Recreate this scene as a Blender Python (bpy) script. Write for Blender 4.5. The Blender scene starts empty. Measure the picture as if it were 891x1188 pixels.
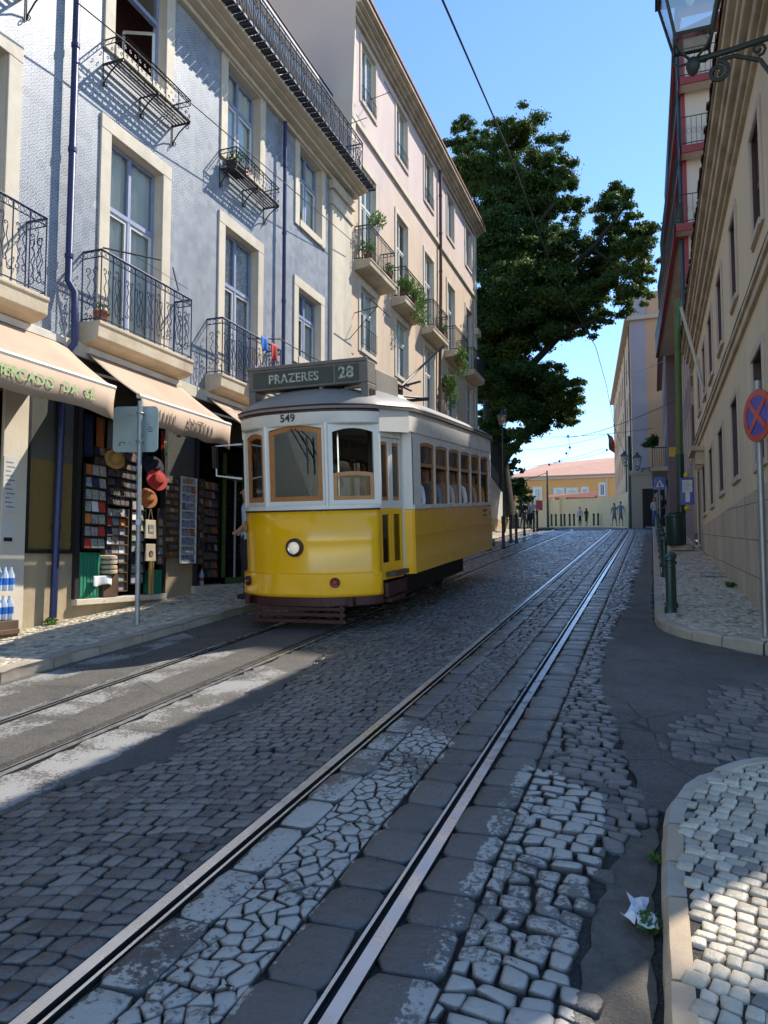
import bpy, bmesh, math, random
import numpy as np
from mathutils import Vector, Matrix
random.seed(7); rng = np.random.default_rng(7)
S = bpy.context.scene; COL = S.collection
R = math.radians
# ---------------------------------------------------------------- camera, world, sun, exposure
EYE = 1.57
YAW = math.radians(19.97); PITCH = math.radians(3.734); FPX = 858.0
cam = bpy.data.objects.new('camera', bpy.data.cameras.new('camera')); COL.objects.link(cam)
cam.data.sensor_fit = 'VERTICAL'; cam.data.sensor_height = 36; cam.data.lens = FPX/1188*36
cam.location = (0, 0, EYE); cam.rotation_euler = (math.pi/2+PITCH, 0, YAW)
cam.data.clip_start = .05; cam.data.clip_end = 3000
S.camera = cam
SUN = Vector((1, 1.4, 1.80)).normalized()
w = bpy.data.worlds.new("World"); S.world = w; w.use_nodes = True
nt = w.node_tree; bg = nt.nodes['Background']
sky = nt.nodes.new('ShaderNodeTexSky'); sky.sky_type = 'NISHITA'; sky.sun_disc = False
sky.sun_elevation = math.asin(SUN.z); sky.sun_rotation = math.atan2(SUN.x, SUN.y)
sky.altitude = 1200; sky.air_density = 1.0; sky.dust_density = 0.0; sky.ozone_density = 3.2
hs = nt.nodes.new('ShaderNodeHueSaturation'); hs.inputs['Saturation'].default_value = 1.07; nt.links.new(sky.outputs[0], hs.inputs['Color']); nt.links.new(hs.outputs[0], bg.inputs[0]); bg.inputs[1].default_value = .132
sl = bpy.data.lights.new('sun', 'SUN'); sl.energy = 3.25; sl.angle = R(.5); sl.color = (1, .93, .82)
so = bpy.data.objects.new('sun', sl); COL.objects.link(so); so.rotation_euler = SUN.to_track_quat('Z', 'Y').to_euler()
S.view_settings.view_transform = 'Standard'; S.view_settings.look = 'None'; S.view_settings.gamma = 1
S.view_settings.use_curve_mapping = False; S.view_settings.exposure = 1.22
S.render.engine = 'CYCLES'
# ---------------------------------------------------------------- measured rays (offline survey helper)
_F = Vector((-math.sin(YAW)*math.cos(PITCH), math.cos(YAW)*math.cos(PITCH), math.sin(PITCH)))
_R = Vector((math.cos(YAW), math.sin(YAW), 0)); _U = _R.cross(_F); C0 = Vector((0, 0, EYE))
SL = .0815
def ray(x, y): return _R*((x-445.5)/FPX)+_F-_U*((y-594)/FPX)
def onX(x, y, X): d = ray(x, y); return C0+d*(X/d.x)
def onY(x, y, Y): d = ray(x, y); return C0+d*(Y/d.y)
def onG(x, y, h=0): d = ray(x, y); return C0+d*((h-EYE)/(d.z-SL*d.y))
def G(y):
    if y <= 33: return SL*y
    if y <= 41:
        t = y-33; return SL*33+SL*t-(SL-.047)*t*t/16
    if y <= 90: return SL*33+(SL+.047)*4+.047*(y-41)
    return SL*33+(SL+.047)*4+.047*49
# ---------------------------------------------------------------- materials
MATS = {}
class NT:
    def __init__(s, name):
        s.m = bpy.data.materials.new(name); s.m.use_nodes = True; s.t = s.m.node_tree
        s.b = s.t.nodes['Principled BSDF']; s.out = s.t.nodes['Material Output']; MATS[name] = s.m
    def n(s, typ, **k):
        o = s.t.nodes.new(typ)
        for a, v in k.items(): setattr(o, a, v)
        return o
    def l(s, a, b): s.t.links.new(a, b)
    def setv(s, inp, v):
        if isinstance(v, (int, float)): inp.default_value = v
        elif isinstance(v, (tuple, list)): inp.default_value = v if len(v) == len(inp.default_value) else tuple(v)+(1,)
        else: s.l(v, inp)
    def math(s, op, a, b=0, c=None, clamp=False):
        o = s.n('ShaderNodeMath', operation=op); o.use_clamp = clamp
        s.setv(o.inputs[0], a); s.setv(o.inputs[1], b)
        if c is not None: s.setv(o.inputs[2], c)
        return o.outputs[0]
    def mix(s, f, a, b):
        o = s.n('ShaderNodeMix', data_type='RGBA'); s.setv(o.inputs[0], f); s.setv(o.inputs[6], a); s.setv(o.inputs[7], b); return o.outputs[2]
    def ramp(s, v, a, b, x=0., y=1.):
        o = s.n('ShaderNodeMapRange'); o.clamp = True; s.setv(o.inputs[0], v); s.setv(o.inputs[1], a); s.setv(o.inputs[2], b); o.inputs[3].default_value = x; o.inputs[4].default_value = y; return o.outputs[0]
    def co(s): return s.n('ShaderNodeTexCoord').outputs['Object']
    def noise(s, scale, det=4, vec=None, rough=.55, sc=None, dist=0):
        o = s.n('ShaderNodeTexNoise'); o.inputs['Scale'].default_value = scale; o.inputs['Detail'].default_value = det; o.inputs['Roughness'].default_value = rough; o.inputs['Distortion'].default_value = dist
        v = vec if vec is not None else s.co()
        if sc:
            mp = s.n('ShaderNodeMapping'); mp.inputs['Scale'].default_value = sc; s.l(v, mp.inputs[0]); v = mp.outputs[0]
        s.l(v, o.inputs['Vector']); return o.outputs[0]
    def vor(s, scale, feat='F1', vec=None, out='Distance', rnd=1):
        o = s.n('ShaderNodeTexVoronoi', feature=feat); o.inputs['Scale'].default_value = scale; o.inputs['Randomness'].default_value = rnd
        s.l(vec if vec is not None else s.co(), o.inputs['Vector']); return o.outputs[out]
    def bump(s, h, st=.3, d=.01):
        o = s.n('ShaderNodeBump'); o.inputs['Strength'].default_value = st; o.inputs['Distance'].default_value = d; s.l(h, o.inputs['Height']); s.l(o.outputs[0], s.b.inputs['Normal']); return o
def mul(c, k): return tuple(min(1, x*k) for x in c)
def M(name, c, rough=.6, c2=None, scale=3., contrast=.25, bump=0., bscale=30., bd=.01, metal=0., streak=False, spec=.5, coat=0., dirt=0.):
    """generic weathered surface: two tones mixed by noise, fine grain, optional vertical stains, bump"""
    g = NT(name); c2 = c2 or mul(c, .72)
    f = g.ramp(g.noise(scale, 5, sc=(1, 1, .3) if streak else None), .5-contrast, .5+contrast)
    col = g.mix(f, c+(1,), c2+(1,))
    if dirt:
        d = g.ramp(g.noise(scale*.35, 6, sc=(1, 1, .18), rough=.7), .5, .75, 0, dirt)
        col = g.mix(d, col, (.09, .08, .065, 1))
    g.l(col, g.b.inputs['Base Color'])
    rr = g.ramp(g.noise(scale*2.3, 3), .3, .7, max(0, rough-.08), min(1, rough+.08)); g.l(rr, g.b.inputs['Roughness'])
    g.b.inputs['Metallic'].default_value = metal; g.b.inputs['Specular IOR Level'].default_value = spec
    g.b.inputs['Coat Weight'].default_value = coat; g.b.inputs['Coat Roughness'].default_value = .08
    if bump: g.bump(g.noise(bscale, 4), bump, bd)
    return g.m
# plain surfaces
M('stone_lios', (.66, .58, .46), .75, (.53, .46, .35), 3, .3, .4, 25, .006, dirt=.35)
M('stone_slab', (.66, .56, .41), .8, (.42, .34, .23), 2.5, .3, .6, 18, .01, dirt=.5)
M('ochre_plaster', (.50, .38, .22), .85, (.36, .28, .18), 1.6, .25, .5, 12, .01, dirt=.5)
M('blue_paint', (.02, .03, .12), .4, (.012, .02, .07), 8, .3)
M('win_blue', (.30, .34, .48), .45, (.22, .26, .40), 8)
M('win_white', (.70, .70, .66), .5, (.58, .58, .55), 6)
M('win_dark', (.05, .03, .03), .5)
M('win_brown', (.10, .045, .035), .5, (.06, .03, .03))
M('iron_blue', (.045, .06, .13), .5, (.02, .025, .06), 30, .25, .3, 80, .002, metal=.3)
M('iron_black', (.02, .022, .025), .5, (.035, .025, .02), 30)
M('iron_green', (.012, .05, .035), .38, (.01, .035, .03), 12, .3, .2, 60, .001)
M('lamp_iron', (.010, .022, .018), .55, (.018, .024, .018), 20, .3, .3, 60, .001)
M('pole_green', (.10, .17, .03), .5, (.05, .10, .03), 6, .3)
M('tile_eave', (.045, .05, .09), .6, (.03, .03, .05))
M('terracotta', (.36, .12, .06), .8, (.22, .07, .04), 8, .3, .4, 30)
M('terracotta_old', (.22, .09, .055), .85, (.09, .05, .04), 5, .3, .5, 30)
M('roof_salmon', (.60, .33, .23), .85, (.5, .27, .19), 1.2, .3)
M('cream_wall', (.74, .63, .44), .85, (.62, .52, .36), .9, .3, .35, 14, .008, streak=True, dirt=.4)
M('cornice_old', (.62, .54, .40), .85, (.34, .28, .20), 2.2, .25, .6, 12, .015, dirt=.5)
M('orange_wall', (.76, .39, .13), .85, (.68, .34, .12), .5, .3)
M('yellow_wall', (.70, .50, .26), .85, (.62, .44, .23), .4, .3, dirt=.2)
M('lilac_wall', (.45, .41, .46), .85, (.38, .35, .38), .4, .3)
M('peach_wall', (.66, .42, .25), .85, (.58, .36, .22), .4, .3)
M('pale_wall', (.60, .50, .40), .85, (.52, .43, .36), .4, .3)
M('mauve_wall', (.27, .20, .21), .85, (.2, .15, .16), .6, .3)
M('red_trim', (.28, .03, .03), .6, (.2, .03, .03))
M('teal', (.01, .09, .12), .6, (.01, .06, .09))
M('white_plaster', (.62, .60, .56), .85, (.45, .43, .40), .8, .3, .3, 12, .01, dirt=.4)
M('attic_white', (.66, .65, .62), .8, (.5, .5, .48), 1.5, dirt=.3)
M('curtain', (.74, .76, .70), .9, (.60, .63, .58), 2)
M('lace', (.80, .80, .78), .9, (.45, .46, .45), 14, .12)
M('shutter', (.42, .36, .28), .7, (.3, .25, .2), 4)
M('room_dark', (.05, .045, .04), .9)
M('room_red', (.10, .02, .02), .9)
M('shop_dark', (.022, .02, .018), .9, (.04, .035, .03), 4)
M('awning', (.50, .37, .26), .9, (.42, .30, .21), 1.5, .3, .3, 200, .002, dirt=.25)
M('awning_end', (.12, .035, .03), .85)
M('awning_bar', (.72, .68, .60), .5)
M('awn_green', (.25, .52, .16), .9, (.45, .5, .28), 20, .25)
M('awn_dark', (.09, .06, .045), .9, (.35, .27, .2), 20, .25)
M('galv', (.36, .37, .37), .45, (.28, .29, .29), 10, .3, metal=.6)
M('sign_back', (.36, .44, .42), .55, (.30, .37, .36), 3, .3, metal=.2, dirt=.2)
M('black', (.012, .012, .012), .5)
M('paper', (.62, .60, .55), .8)
M('wood_door', (.13, .075, .035), .65, (.07, .04, .02), 6, .3, .3, 40)
M('t_yellow', (.97, .49, .003), .2, (.93, .465, .003), 1.5, .3, coat=.6, spec=.5)
M('t_white', (.74, .71, .64), .3, (.69, .66, .59), 1, .3, coat=.3, dirt=.04)
M('t_roof', (.26, .24, .21), .55, (.19, .175, .155), 2, .25, dirt=.3)
M('t_box', (.16, .145, .125), .55, (.12, .11, .10), 4, .3)
M('t_maroon', (.07, .012, .010), .5, (.035, .009, .009), 6, .3, dirt=.2)
M('t_wood', (.46, .175, .04), .35, (.33, .115, .025), 7, .3, coat=.4)
M('t_board', (.055, .065, .055), .6)
M('t_letter', (.55, .57, .46), .7, (.16, .17, .14), 34, .12)
M('t_number', (.03, .03, .035), .6)
M('t_dark', (.015, .013, .012), .7)
M('t_seat', (.10, .05, .03), .6)
M('t_inside', (.10, .07, .045), .7)
M('chrome', (.75, .75, .75), .2, metal=1.)
M('rail_steel', (.88, .88, .88), .30, (.72, .71, .70), 4, .3, .08, 60, .0006, metal=.88)
M('rail_groove', (.012, .011, .010), .8)
M('kerb', (.48, .41, .32), .7, (.30, .26, .21), 4, .3, .5, 30, .006, dirt=.4)
M('kerb_tan', (.52, .38, .24), .7, (.38, .29, .19), 4, .3, .5, 30, .006, dirt=.3)
M('sign_red', (.55, .03, .025), .35, coat=.3); M('sign_blue', (.01, .045, .40), .35, coat=.3); M('sign_white', (.75, .75, .75), .4)
M('sign_yellow', (.72, .48, .03), .45)
M('bark', (.04, .033, .026), .9, (.022, .018, .015), 3, .3, .6, 12, .03)
M('skin', (.50, .30, .21), .55, (.45, .26, .18)); M('skin_dark', (.22, .12, .08), .55)
M('hair', (.02, .014, .01), .6); M('hair_light', (.25, .15, .07), .6)
for nm, c in dict(cl_black=(.02, .02, .022), cl_white=(.70, .71, .72), cl_navy=(.02, .03, .08), cl_blue=(.10, .2, .42), cl_red=(.5, .04, .03), cl_grey=(.2, .2, .21), cl_pink=(.6, .42, .34), cl_orange=(.6, .2, .03), cl_tan=(.40, .30, .19), cl_palebl=(.50, .58, .70), straw=(.45, .26, .08), rust=(.42, .13, .03), tote=(.50, .42, .28), green_box=(.02, .22, .12), cl_purple=(.12, .05, .3), flag_green=(.01, .12, .03), bottle=(.35, .45, .55), navy_hat=(.012, .018, .045), bright_blue=(.02, .16, .55)).items():
    M(nm, c, .8, mul(c, .8), 9, .3, .25, 120, .002)

def special():
    # azulejo tiles: 14 cm squares, each with a small blue motif on pale glaze
    g = NT('azulejo'); co = g.co(); sx = g.n('ShaderNodeSeparateXYZ'); g.l(co, sx.inputs[0])
    def cell(v, size): return g.math('FRACT', g.math('DIVIDE', v, size))
    T = .14
    u = g.math('SUBTRACT', cell(sx.outputs[1], T), .5); v = g.math('SUBTRACT', cell(sx.outputs[2], T), .5)
    au = g.math('ABSOLUTE', u); av = g.math('ABSOLUTE', v)
    edge = g.ramp(g.math('MAXIMUM', au, av), .47, .49)
    r = g.math('SQRT', g.math('ADD', g.math('MULTIPLY', u, u), g.math('MULTIPLY', v, v)))
    dia = g.math('ADD', au, av)
    pat = g.math('SINE', g.math('ADD', g.math('MULTIPLY', dia, 19), g.math('MULTIPLY', g.noise(34, 2), 7)))
    pat2 = g.math('SINE', g.math('MULTIPLY', r, 33))
    k = g.ramp(g.math('ADD', pat, g.math('MULTIPLY', pat2, .7)), -.7, .7)
    big = g.ramp(g.noise(.9, 4, sc=(1, 1, .5)), .38, .62)
    wv = g.n('ShaderNodeTexWhiteNoise', noise_dimensions='3D')
    fl = g.n('ShaderNodeVectorMath', operation='SNAP'); g.l(co, fl.inputs[0]); fl.inputs[1].default_value = (50, T, T); g.l(fl.outputs[0], wv.inputs[0])
    pale = g.mix(big, (.43, .435, .43, 1), (.33, .345, .36, 1)); blue = g.mix(big, (.09, .13, .20, 1), (.07, .105, .175, 1))
    col = g.mix(g.math('MULTIPLY', k, .9), pale, blue)
    col = g.mix(g.math('MULTIPLY', wv.outputs[0], .16), col, (.75, .76, .76, 1))
    col = g.mix(g.math('MULTIPLY', edge, .35), col, (.30, .30, .30, 1))
    chip = g.ramp(g.noise(1.6, 5, rough=.7), .66, .69, 0, .75); col = g.mix(chip, col, (.50, .49, .45, 1)); rain = g.ramp(g.noise(2.2, 6, sc=(1, 1, .12), rough=.7), .52, .72, 0, .4); col = g.mix(rain, col, (.20, .20, .19, 1)); odd = g.math('GREATER_THAN', wv.outputs[0], .985); col = g.mix(g.math('MULTIPLY', odd, .7), col, (.30, .31, .33, 1))
    g.l(col, g.b.inputs['Base Color']); g.b.inputs['Roughness'].default_value = .42; g.b.inputs['Specular IOR Level'].default_value = .35
    hh = g.math('ADD', g.math('MULTIPLY', edge, -1), g.math('MULTIPLY', wv.outputs[0], .3)); g.bump(hh, .12, .002)
    # darker patterned tiles of the shop fronts
    for nm, a, b in (('tile_dark', (.13, .13, .11, 1), (.04, .045, .04, 1)), ('tile_gold', (.26, .17, .05, 1), (.10, .07, .025, 1))):
        g = NT(nm); co = g.co()
        n1 = g.math('SINE', g.math('ADD', g.math('MULTIPLY', g.vor(9, 'F1', rnd=.15), 42), g.math('MULTIPLY', g.noise(20, 3), 5)))
        g.l(g.mix(g.ramp(n1, -.5, .6), a, b), g.b.inputs['Base Color']); g.b.inputs['Roughness'].default_value = .35; g.bump(n1, .1, .002)
    # pink to peach plaster of the second house: repainted top, ochre below with a ragged edge
    g = NT('pink_plaster'); co = g.co(); sx = g.n('ShaderNodeSeparateXYZ'); g.l(co, sx.inputs[0])
    h = g.math('ADD', sx.outputs[2], g.math('MULTIPLY', g.noise(.35, 5), 4)); yy = g.math('MULTIPLY', sx.outputs[1], .16)
    f = g.ramp(g.math('SUBTRACT', h, yy), 10.2, 12.2)
    n = g.ramp(g.noise(1.3, 6, rough=.65, sc=(1, 1, .5)), .35, .65)
    col = g.mix(f, g.mix(n, (.64, .48, .33, 1), (.56, .43, .32, 1)), g.mix(n, (.66, .52, .47, 1), (.57, .46, .43, 1)))
    st = g.ramp(g.noise(.8, 7, rough=.75, sc=(1, 1, .2)), .53, .75, 0, .45); col = g.mix(st, col, (.30, .26, .23, 1))
    g.l(col, g.b.inputs['Base Color']); g.b.inputs['Roughness'].default_value = .88; g.bump(g.noise(9, 5), .5, .012)
    # ashlar base of the right-hand house
    g = NT('ashlar'); co = g.co(); mp = g.n('ShaderNodeMapping'); mp.inputs['Rotation'].default_value = (0, 0, 0)
    sx = g.n('ShaderNodeSeparateXYZ'); g.l(co, sx.inputs[0]); cb = g.n('ShaderNodeCombineXYZ'); g.l(sx.outputs[1], cb.inputs[0]); g.l(g.math('SUBTRACT', sx.outputs[2], g.math('MULTIPLY', sx.outputs[1], .04)), cb.inputs[1])
    br = g.n('ShaderNodeTexBrick'); g.l(cb.outputs[0], br.inputs[0]); br.inputs['Scale'].default_value = 1; br.inputs['Brick Width'].default_value = 1.05; br.inputs['Row Height'].default_value = .47; br.inputs['Mortar Size'].default_value = .008
    br.inputs[1].default_value = (.60, .52, .39, 1); br.inputs[2].default_value = (.47, .40, .30, 1); br.inputs[3].default_value = (.15, .12, .09, 1)
    st = g.ramp(g.noise(1.1, 7, rough=.7, sc=(1, 1, .35)), .48, .7, 0, .7); col = g.mix(st, br.outputs[0], (.18, .14, .10, 1))
    col = g.mix(g.ramp(g.noise(6, 5), .4, .7, 0, .5), col, (.56, .48, .36, 1))
    g.l(col, g.b.inputs['Base Color']); g.b.inputs['Roughness'].default_value = .8
    g.bump(g.math('ADD', g.math('MULTIPLY', br.outputs[1], -1.5), g.noise(14, 5)), .5, .012)
    # paint stripes of the worn zebra crossing, as a mask over world X/Y
    def paint(g, wear, lo=.0):
        co = g.co(); sx = g.n('ShaderNodeSeparateXYZ'); g.l(co, sx.inputs[0]); X = g.math('ADD', sx.outputs[0], g.math('MULTIPLY', g.math('SUBTRACT', g.noise(7, 4, rough=.7), .5), .16)); Y = g.math('ADD', sx.outputs[1], g.math('MULTIPLY', g.math('SUBTRACT', g.noise(6, 4, rough=.7), .5), .3))
        ph = g.math('FRACT', g.math('ADD', X, .76+100)); on = g.math('LESS_THAN', ph, .50)
        e = g.math('SUBTRACT', 4.2, g.math('MULTIPLY', X, .72)); e = g.math('ADD', e, -.25)
        a = g.math('LESS_THAN', Y, e); b = g.math('GREATER_THAN', Y, g.math('SUBTRACT', e, 4.0)); c = g.math('LESS_THAN', X, -.22)
        rx = g.math('GREATER_THAN', X, -5.6)
        m = g.math('MULTIPLY', g.math('MULTIPLY', on, a), g.math('MULTIPLY', g.math('MULTIPLY', b, c), rx))
        fade = g.ramp(X, -2.9, -1.9, 0, 1); fade2 = g.ramp(X, -3.2, -3.0, 1, 0)
        amt = g.math('MAXIMUM', g.math('MAXIMUM', g.ramp(X, -1.85, -1.75, .12, 1), 0), fade2)
        nz = g.math('ADD', g.math('MULTIPLY', g.noise(2.2, 3), .5), g.math('MULTIPLY', g.noise(38, 5, rough=.7), .5))
        wr = g.ramp(nz, wear, wear+.05, 1, 0)
        return g.math('MULTIPLY', g.math('MULTIPLY', m, wr), amt)
    # basalt setts
    for nm, rough, ca, cb_, isp in (('sett', .27, (.042, .038, .033, 1), (.24, .212, .178, 1), 1), ('block', .31, (.07, .063, .054, 1), (.15, .134, .114, 1), 1)):
        g = NT(nm); geo = g.n('ShaderNodeNewGeometry')
        rnd = geo.outputs['Random Per Island']
        col = g.mix(rnd, ca, cb_); n = g.noise(14, 6, rough=.7)
        col = g.mix(g.ramp(n, .45, .75, 0, .6), col, (.16, .15, .14, 1)); col = g.mix(g.ramp(g.noise(70, 4, rough=.8), .35, .65, .35, 0), col, (.02, .02, .02, 1)); col = g.mix(g.ramp(g.noise(95, 3), .60, .72, 0, .35), col, (.3, .29, .27, 1))
        big = g.ramp(g.noise(.55, 4), .42, .62); col = g.mix(g.math('MULTIPLY', big, .45), col, (.13, .12, .105, 1))
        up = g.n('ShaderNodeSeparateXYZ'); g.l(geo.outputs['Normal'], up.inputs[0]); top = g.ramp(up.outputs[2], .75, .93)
        p = g.math('MULTIPLY', paint(g, .53 if nm == 'sett' else .49), top)
        col = g.mix(g.math('MULTIPLY', p, .93), col, (.48, .44, .37, 1))
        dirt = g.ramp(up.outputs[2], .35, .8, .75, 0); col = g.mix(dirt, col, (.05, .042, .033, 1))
        g.l(col, g.b.inputs['Base Color'])
        g.b.inputs['Specular IOR Level'].default_value = .8
        rr = g.math('ADD', g.ramp(g.noise(5, 4), .3, .7, rough-.1, rough+.14), g.math('MULTIPLY', p, .2)); g.l(rr, g.b.inputs['Roughness'])
        g.bump(g.math('ADD', g.noise(50, 5, rough=.75), g.math('MULTIPLY', g.noise(14, 3), 1.5)), .8, .009)
    # limestone calcada cubes
    g = NT('calcada'); geo = g.n('ShaderNodeNewGeometry'); rnd = geo.outputs['Random Per Island']
    col = g.mix(rnd, (.38, .325, .24, 1), (.68, .59, .44, 1)); col = g.mix(g.math('GREATER_THAN', rnd, .9), col, (.22, .20, .17, 1))
    col = g.mix(g.ramp(g.noise(24, 5), .45, .75, 0, .4), col, (.26, .22, .17, 1))
    g.l(col, g.b.inputs['Base Color']); g.l(g.ramp(g.noise(6, 3), .3, .7, .36, .6), g.b.inputs['Roughness']); col = g.mix(g.ramp(g.noise(90, 4, rough=.8), .5, .7, 0, .35), col, (.16, .14, .11, 1)); g.l(col, g.b.inputs['Base Color']); g.bump(g.noise(60, 4, rough=.7), .6, .006)
    # grit between the stones
    g = NT('grit'); col = g.mix(g.ramp(g.noise(30, 6, rough=.7), .35, .65), (.018, .016, .013, 1), (.06, .052, .042, 1)); col = g.mix(g.ramp(g.noise(160, 2), .64, .70), col, (.18, .16, .13, 1))
    g.l(col, g.b.inputs['Base Color']); g.b.inputs['Roughness'].default_value = .95; g.bump(g.noise(90, 5), .9, .008)
    # asphalt
    g = NT('asphalt'); big = g.ramp(g.noise(.8, 5), .35, .65); col = g.mix(big, (.092, .083, .071, 1), (.165, .148, .124, 1))
    col = g.mix(g.ramp(g.noise(5, 6, rough=.7), .5, .75, 0, .6), col, (.04, .038, .036, 1)); col = g.mix(g.ramp(g.noise(38, 5, rough=.85), .38, .60, .65, 0), col, (.03, .028, .026, 1)); col = g.mix(g.ramp(g.noise(80, 2), .60, .68, 0, .5), col, (.30, .28, .25, 1))
    sp = g.ramp(g.vor(170), .18, .32, 1, 0); col = g.mix(g.math('MULTIPLY', sp, .35), col, (.26, .25, .23, 1))
    p = paint(g, .47); col = g.mix(g.math('MULTIPLY', p, .55), col, (.50, .49, .47, 1))
    cr = g.ramp(g.vor(1.3, 'DISTANCE_TO_EDGE', vec=None), 0, .012, 1, 0); nm_ = g.ramp(g.noise(1.1, 2), .5, .56); col = g.mix(g.math('MULTIPLY', cr, nm_), col, (.02, .018, .015, 1))
    g.l(col, g.b.inputs['Base Color']); g.l(g.ramp(g.noise(2, 4), .3, .7, .55, .8), g.b.inputs['Roughness'])
    g.bump(g.math('ADD', g.noise(130, 4, rough=.7), g.math('MULTIPLY', g.vor(190), 1)), .8, .006)
    # dry earth and dust by the kerb
    g = NT('dust'); col = g.mix(g.ramp(g.noise(11, 6, rough=.7), .35, .65), (.085, .075, .06, 1), (.15, .13, .10, 1)); col = g.mix(g.ramp(g.vor(110), .12, .25, .5, 0), col, (.3, .27, .22, 1))
    g.l(col, g.b.inputs['Base Color']); g.b.inputs['Roughness'].default_value = .95; g.bump(g.noise(100, 5), .9, .008)
    g = NT('ground_far'); g.l(g.mix(g.noise(.2, 4), (.10, .09, .07, 1), (.2, .17, .12, 1)), g.b.inputs['Base Color']); g.b.inputs['Roughness'].default_value = .95
    # glass: clear pane with a fresnel mirror coat
    for nm, tint, lo, hi in (('glass', (.90, .93, .92, 1), .10, .9), ('t_glass', (.48, .52, .50, 1), .10, .8), ('t_glass_film', (.60, .66, .63, 1), .34, .85), ('t_glass_clear', (.5, .54, .52, 1), .03, .5), ('lamp_glass', (.85, .85, .82, 1), .3, .9)):
        g = NT(nm); tr = g.n('ShaderNodeBsdfTransparent'); tr.inputs[0].default_value = tint; gl = g.n('ShaderNodeBsdfGlossy'); gl.inputs['Roughness'].default_value = .02 if nm != 'lamp_glass' else .15
        lw = g.n('ShaderNodeLayerWeight'); lw.inputs[0].default_value = .25; f = g.ramp(lw.outputs[0], 0, 1, lo, hi); mx = g.n('ShaderNodeMixShader')
        g.l(f, mx.inputs[0]); g.l(tr.outputs[0], mx.inputs[1]); g.l(gl.outputs[0], mx.inputs[2]); g.l(mx.outputs[0], g.out.inputs[0])
        bp = g.n('ShaderNodeBump'); bp.inputs['Strength'].default_value = .05; bp.inputs['Distance'].default_value = .02; g.l(g.noise(1.7, 2), bp.inputs['Height']); g.l(bp.outputs[0], gl.inputs['Normal'])
    # lamp lens
    g = NT('lens'); g.b.inputs['Base Color'].default_value = (.85, .75, .6, 1); g.b.inputs['Roughness'].default_value = .25; g.b.inputs['Emission Color'].default_value = (1, .85, .6, 1); g.b.inputs['Emission Strength'].default_value = .12
    g.bump(g.vor(60), .6, .004)
    g = NT('red_lens'); g.b.inputs['Base Color'].default_value = (.5, .04, .01, 1); g.b.inputs['Roughness'].default_value = .15; g.bump(g.vor(90), .5, .003)
    # leaves
    for nm, a, b, c in (('leaf', (.022, .055, .016, 1), (.06, .12, .028, 1), (.13, .19, .04, 1)), ('leaf_dark', (.02, .05, .014, 1), (.045, .09, .022, 1), (.09, .13, .03, 1)), ('leaf_pot', (.05, .13, .03, 1), (.10, .22, .05, 1), (.2, .28, .08, 1))):
        g = NT(nm); geo = g.n('ShaderNodeNewGeometry'); r_ = geo.outputs['Random Per Island']
        col = g.mix(r_, a, b); col = g.mix(g.ramp(g.noise(.35, 3), .55, .72, 0, .7), col, c)
        g.l(col, g.b.inputs['Base Color']); g.b.inputs['Roughness'].default_value = .6; g.b.inputs['Specular IOR Level'].default_value = .25
        tl = g.n('ShaderNodeBsdfTranslucent'); g.l(g.mix(.5, col, (.16, .24, .03, 1)), tl.inputs[0]); mx = g.n('ShaderNodeMixShader'); mx.inputs[0].default_value = .3
        g.l(g.b.outputs[0], mx.inputs[1]); g.l(tl.outputs[0], mx.inputs[2]); g.l(mx.outputs[0], g.out.inputs[0])
    # printed cards: small cells of mixed colour, for postcards and magnets
    for nm, sc, sat, va in (('cards', 34, .8, .42), ('cards_blue', 34, .8, .5), ('cards_brown', 30, .6, .16)):
        g = NT(nm); o = g.n('ShaderNodeTexVoronoi', distance='CHEBYCHEV'); o.inputs['Scale'].default_value = sc; g.l(g.co(), o.inputs['Vector'])
        hs = g.n('ShaderNodeHueSaturation'); g.l(o.outputs['Color'], hs.inputs['Color']); hs.inputs['Saturation'].default_value = sat; hs.inputs['Value'].default_value = va; g.l(g.ramp(g.noise(60, 2), .35, .65, .15, va*1.5), hs.inputs['Value'])
        t = {'cards': (.5, .45, .4, 1), 'cards_blue': (.18, .27, .55, 1), 'cards_brown': (.10, .05, .03, 1)}[nm]
        g.l(g.mix(.3, hs.outputs[0], t), g.b.inputs['Base Color']); g.b.inputs['Roughness'].default_value = .4
special()
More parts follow.
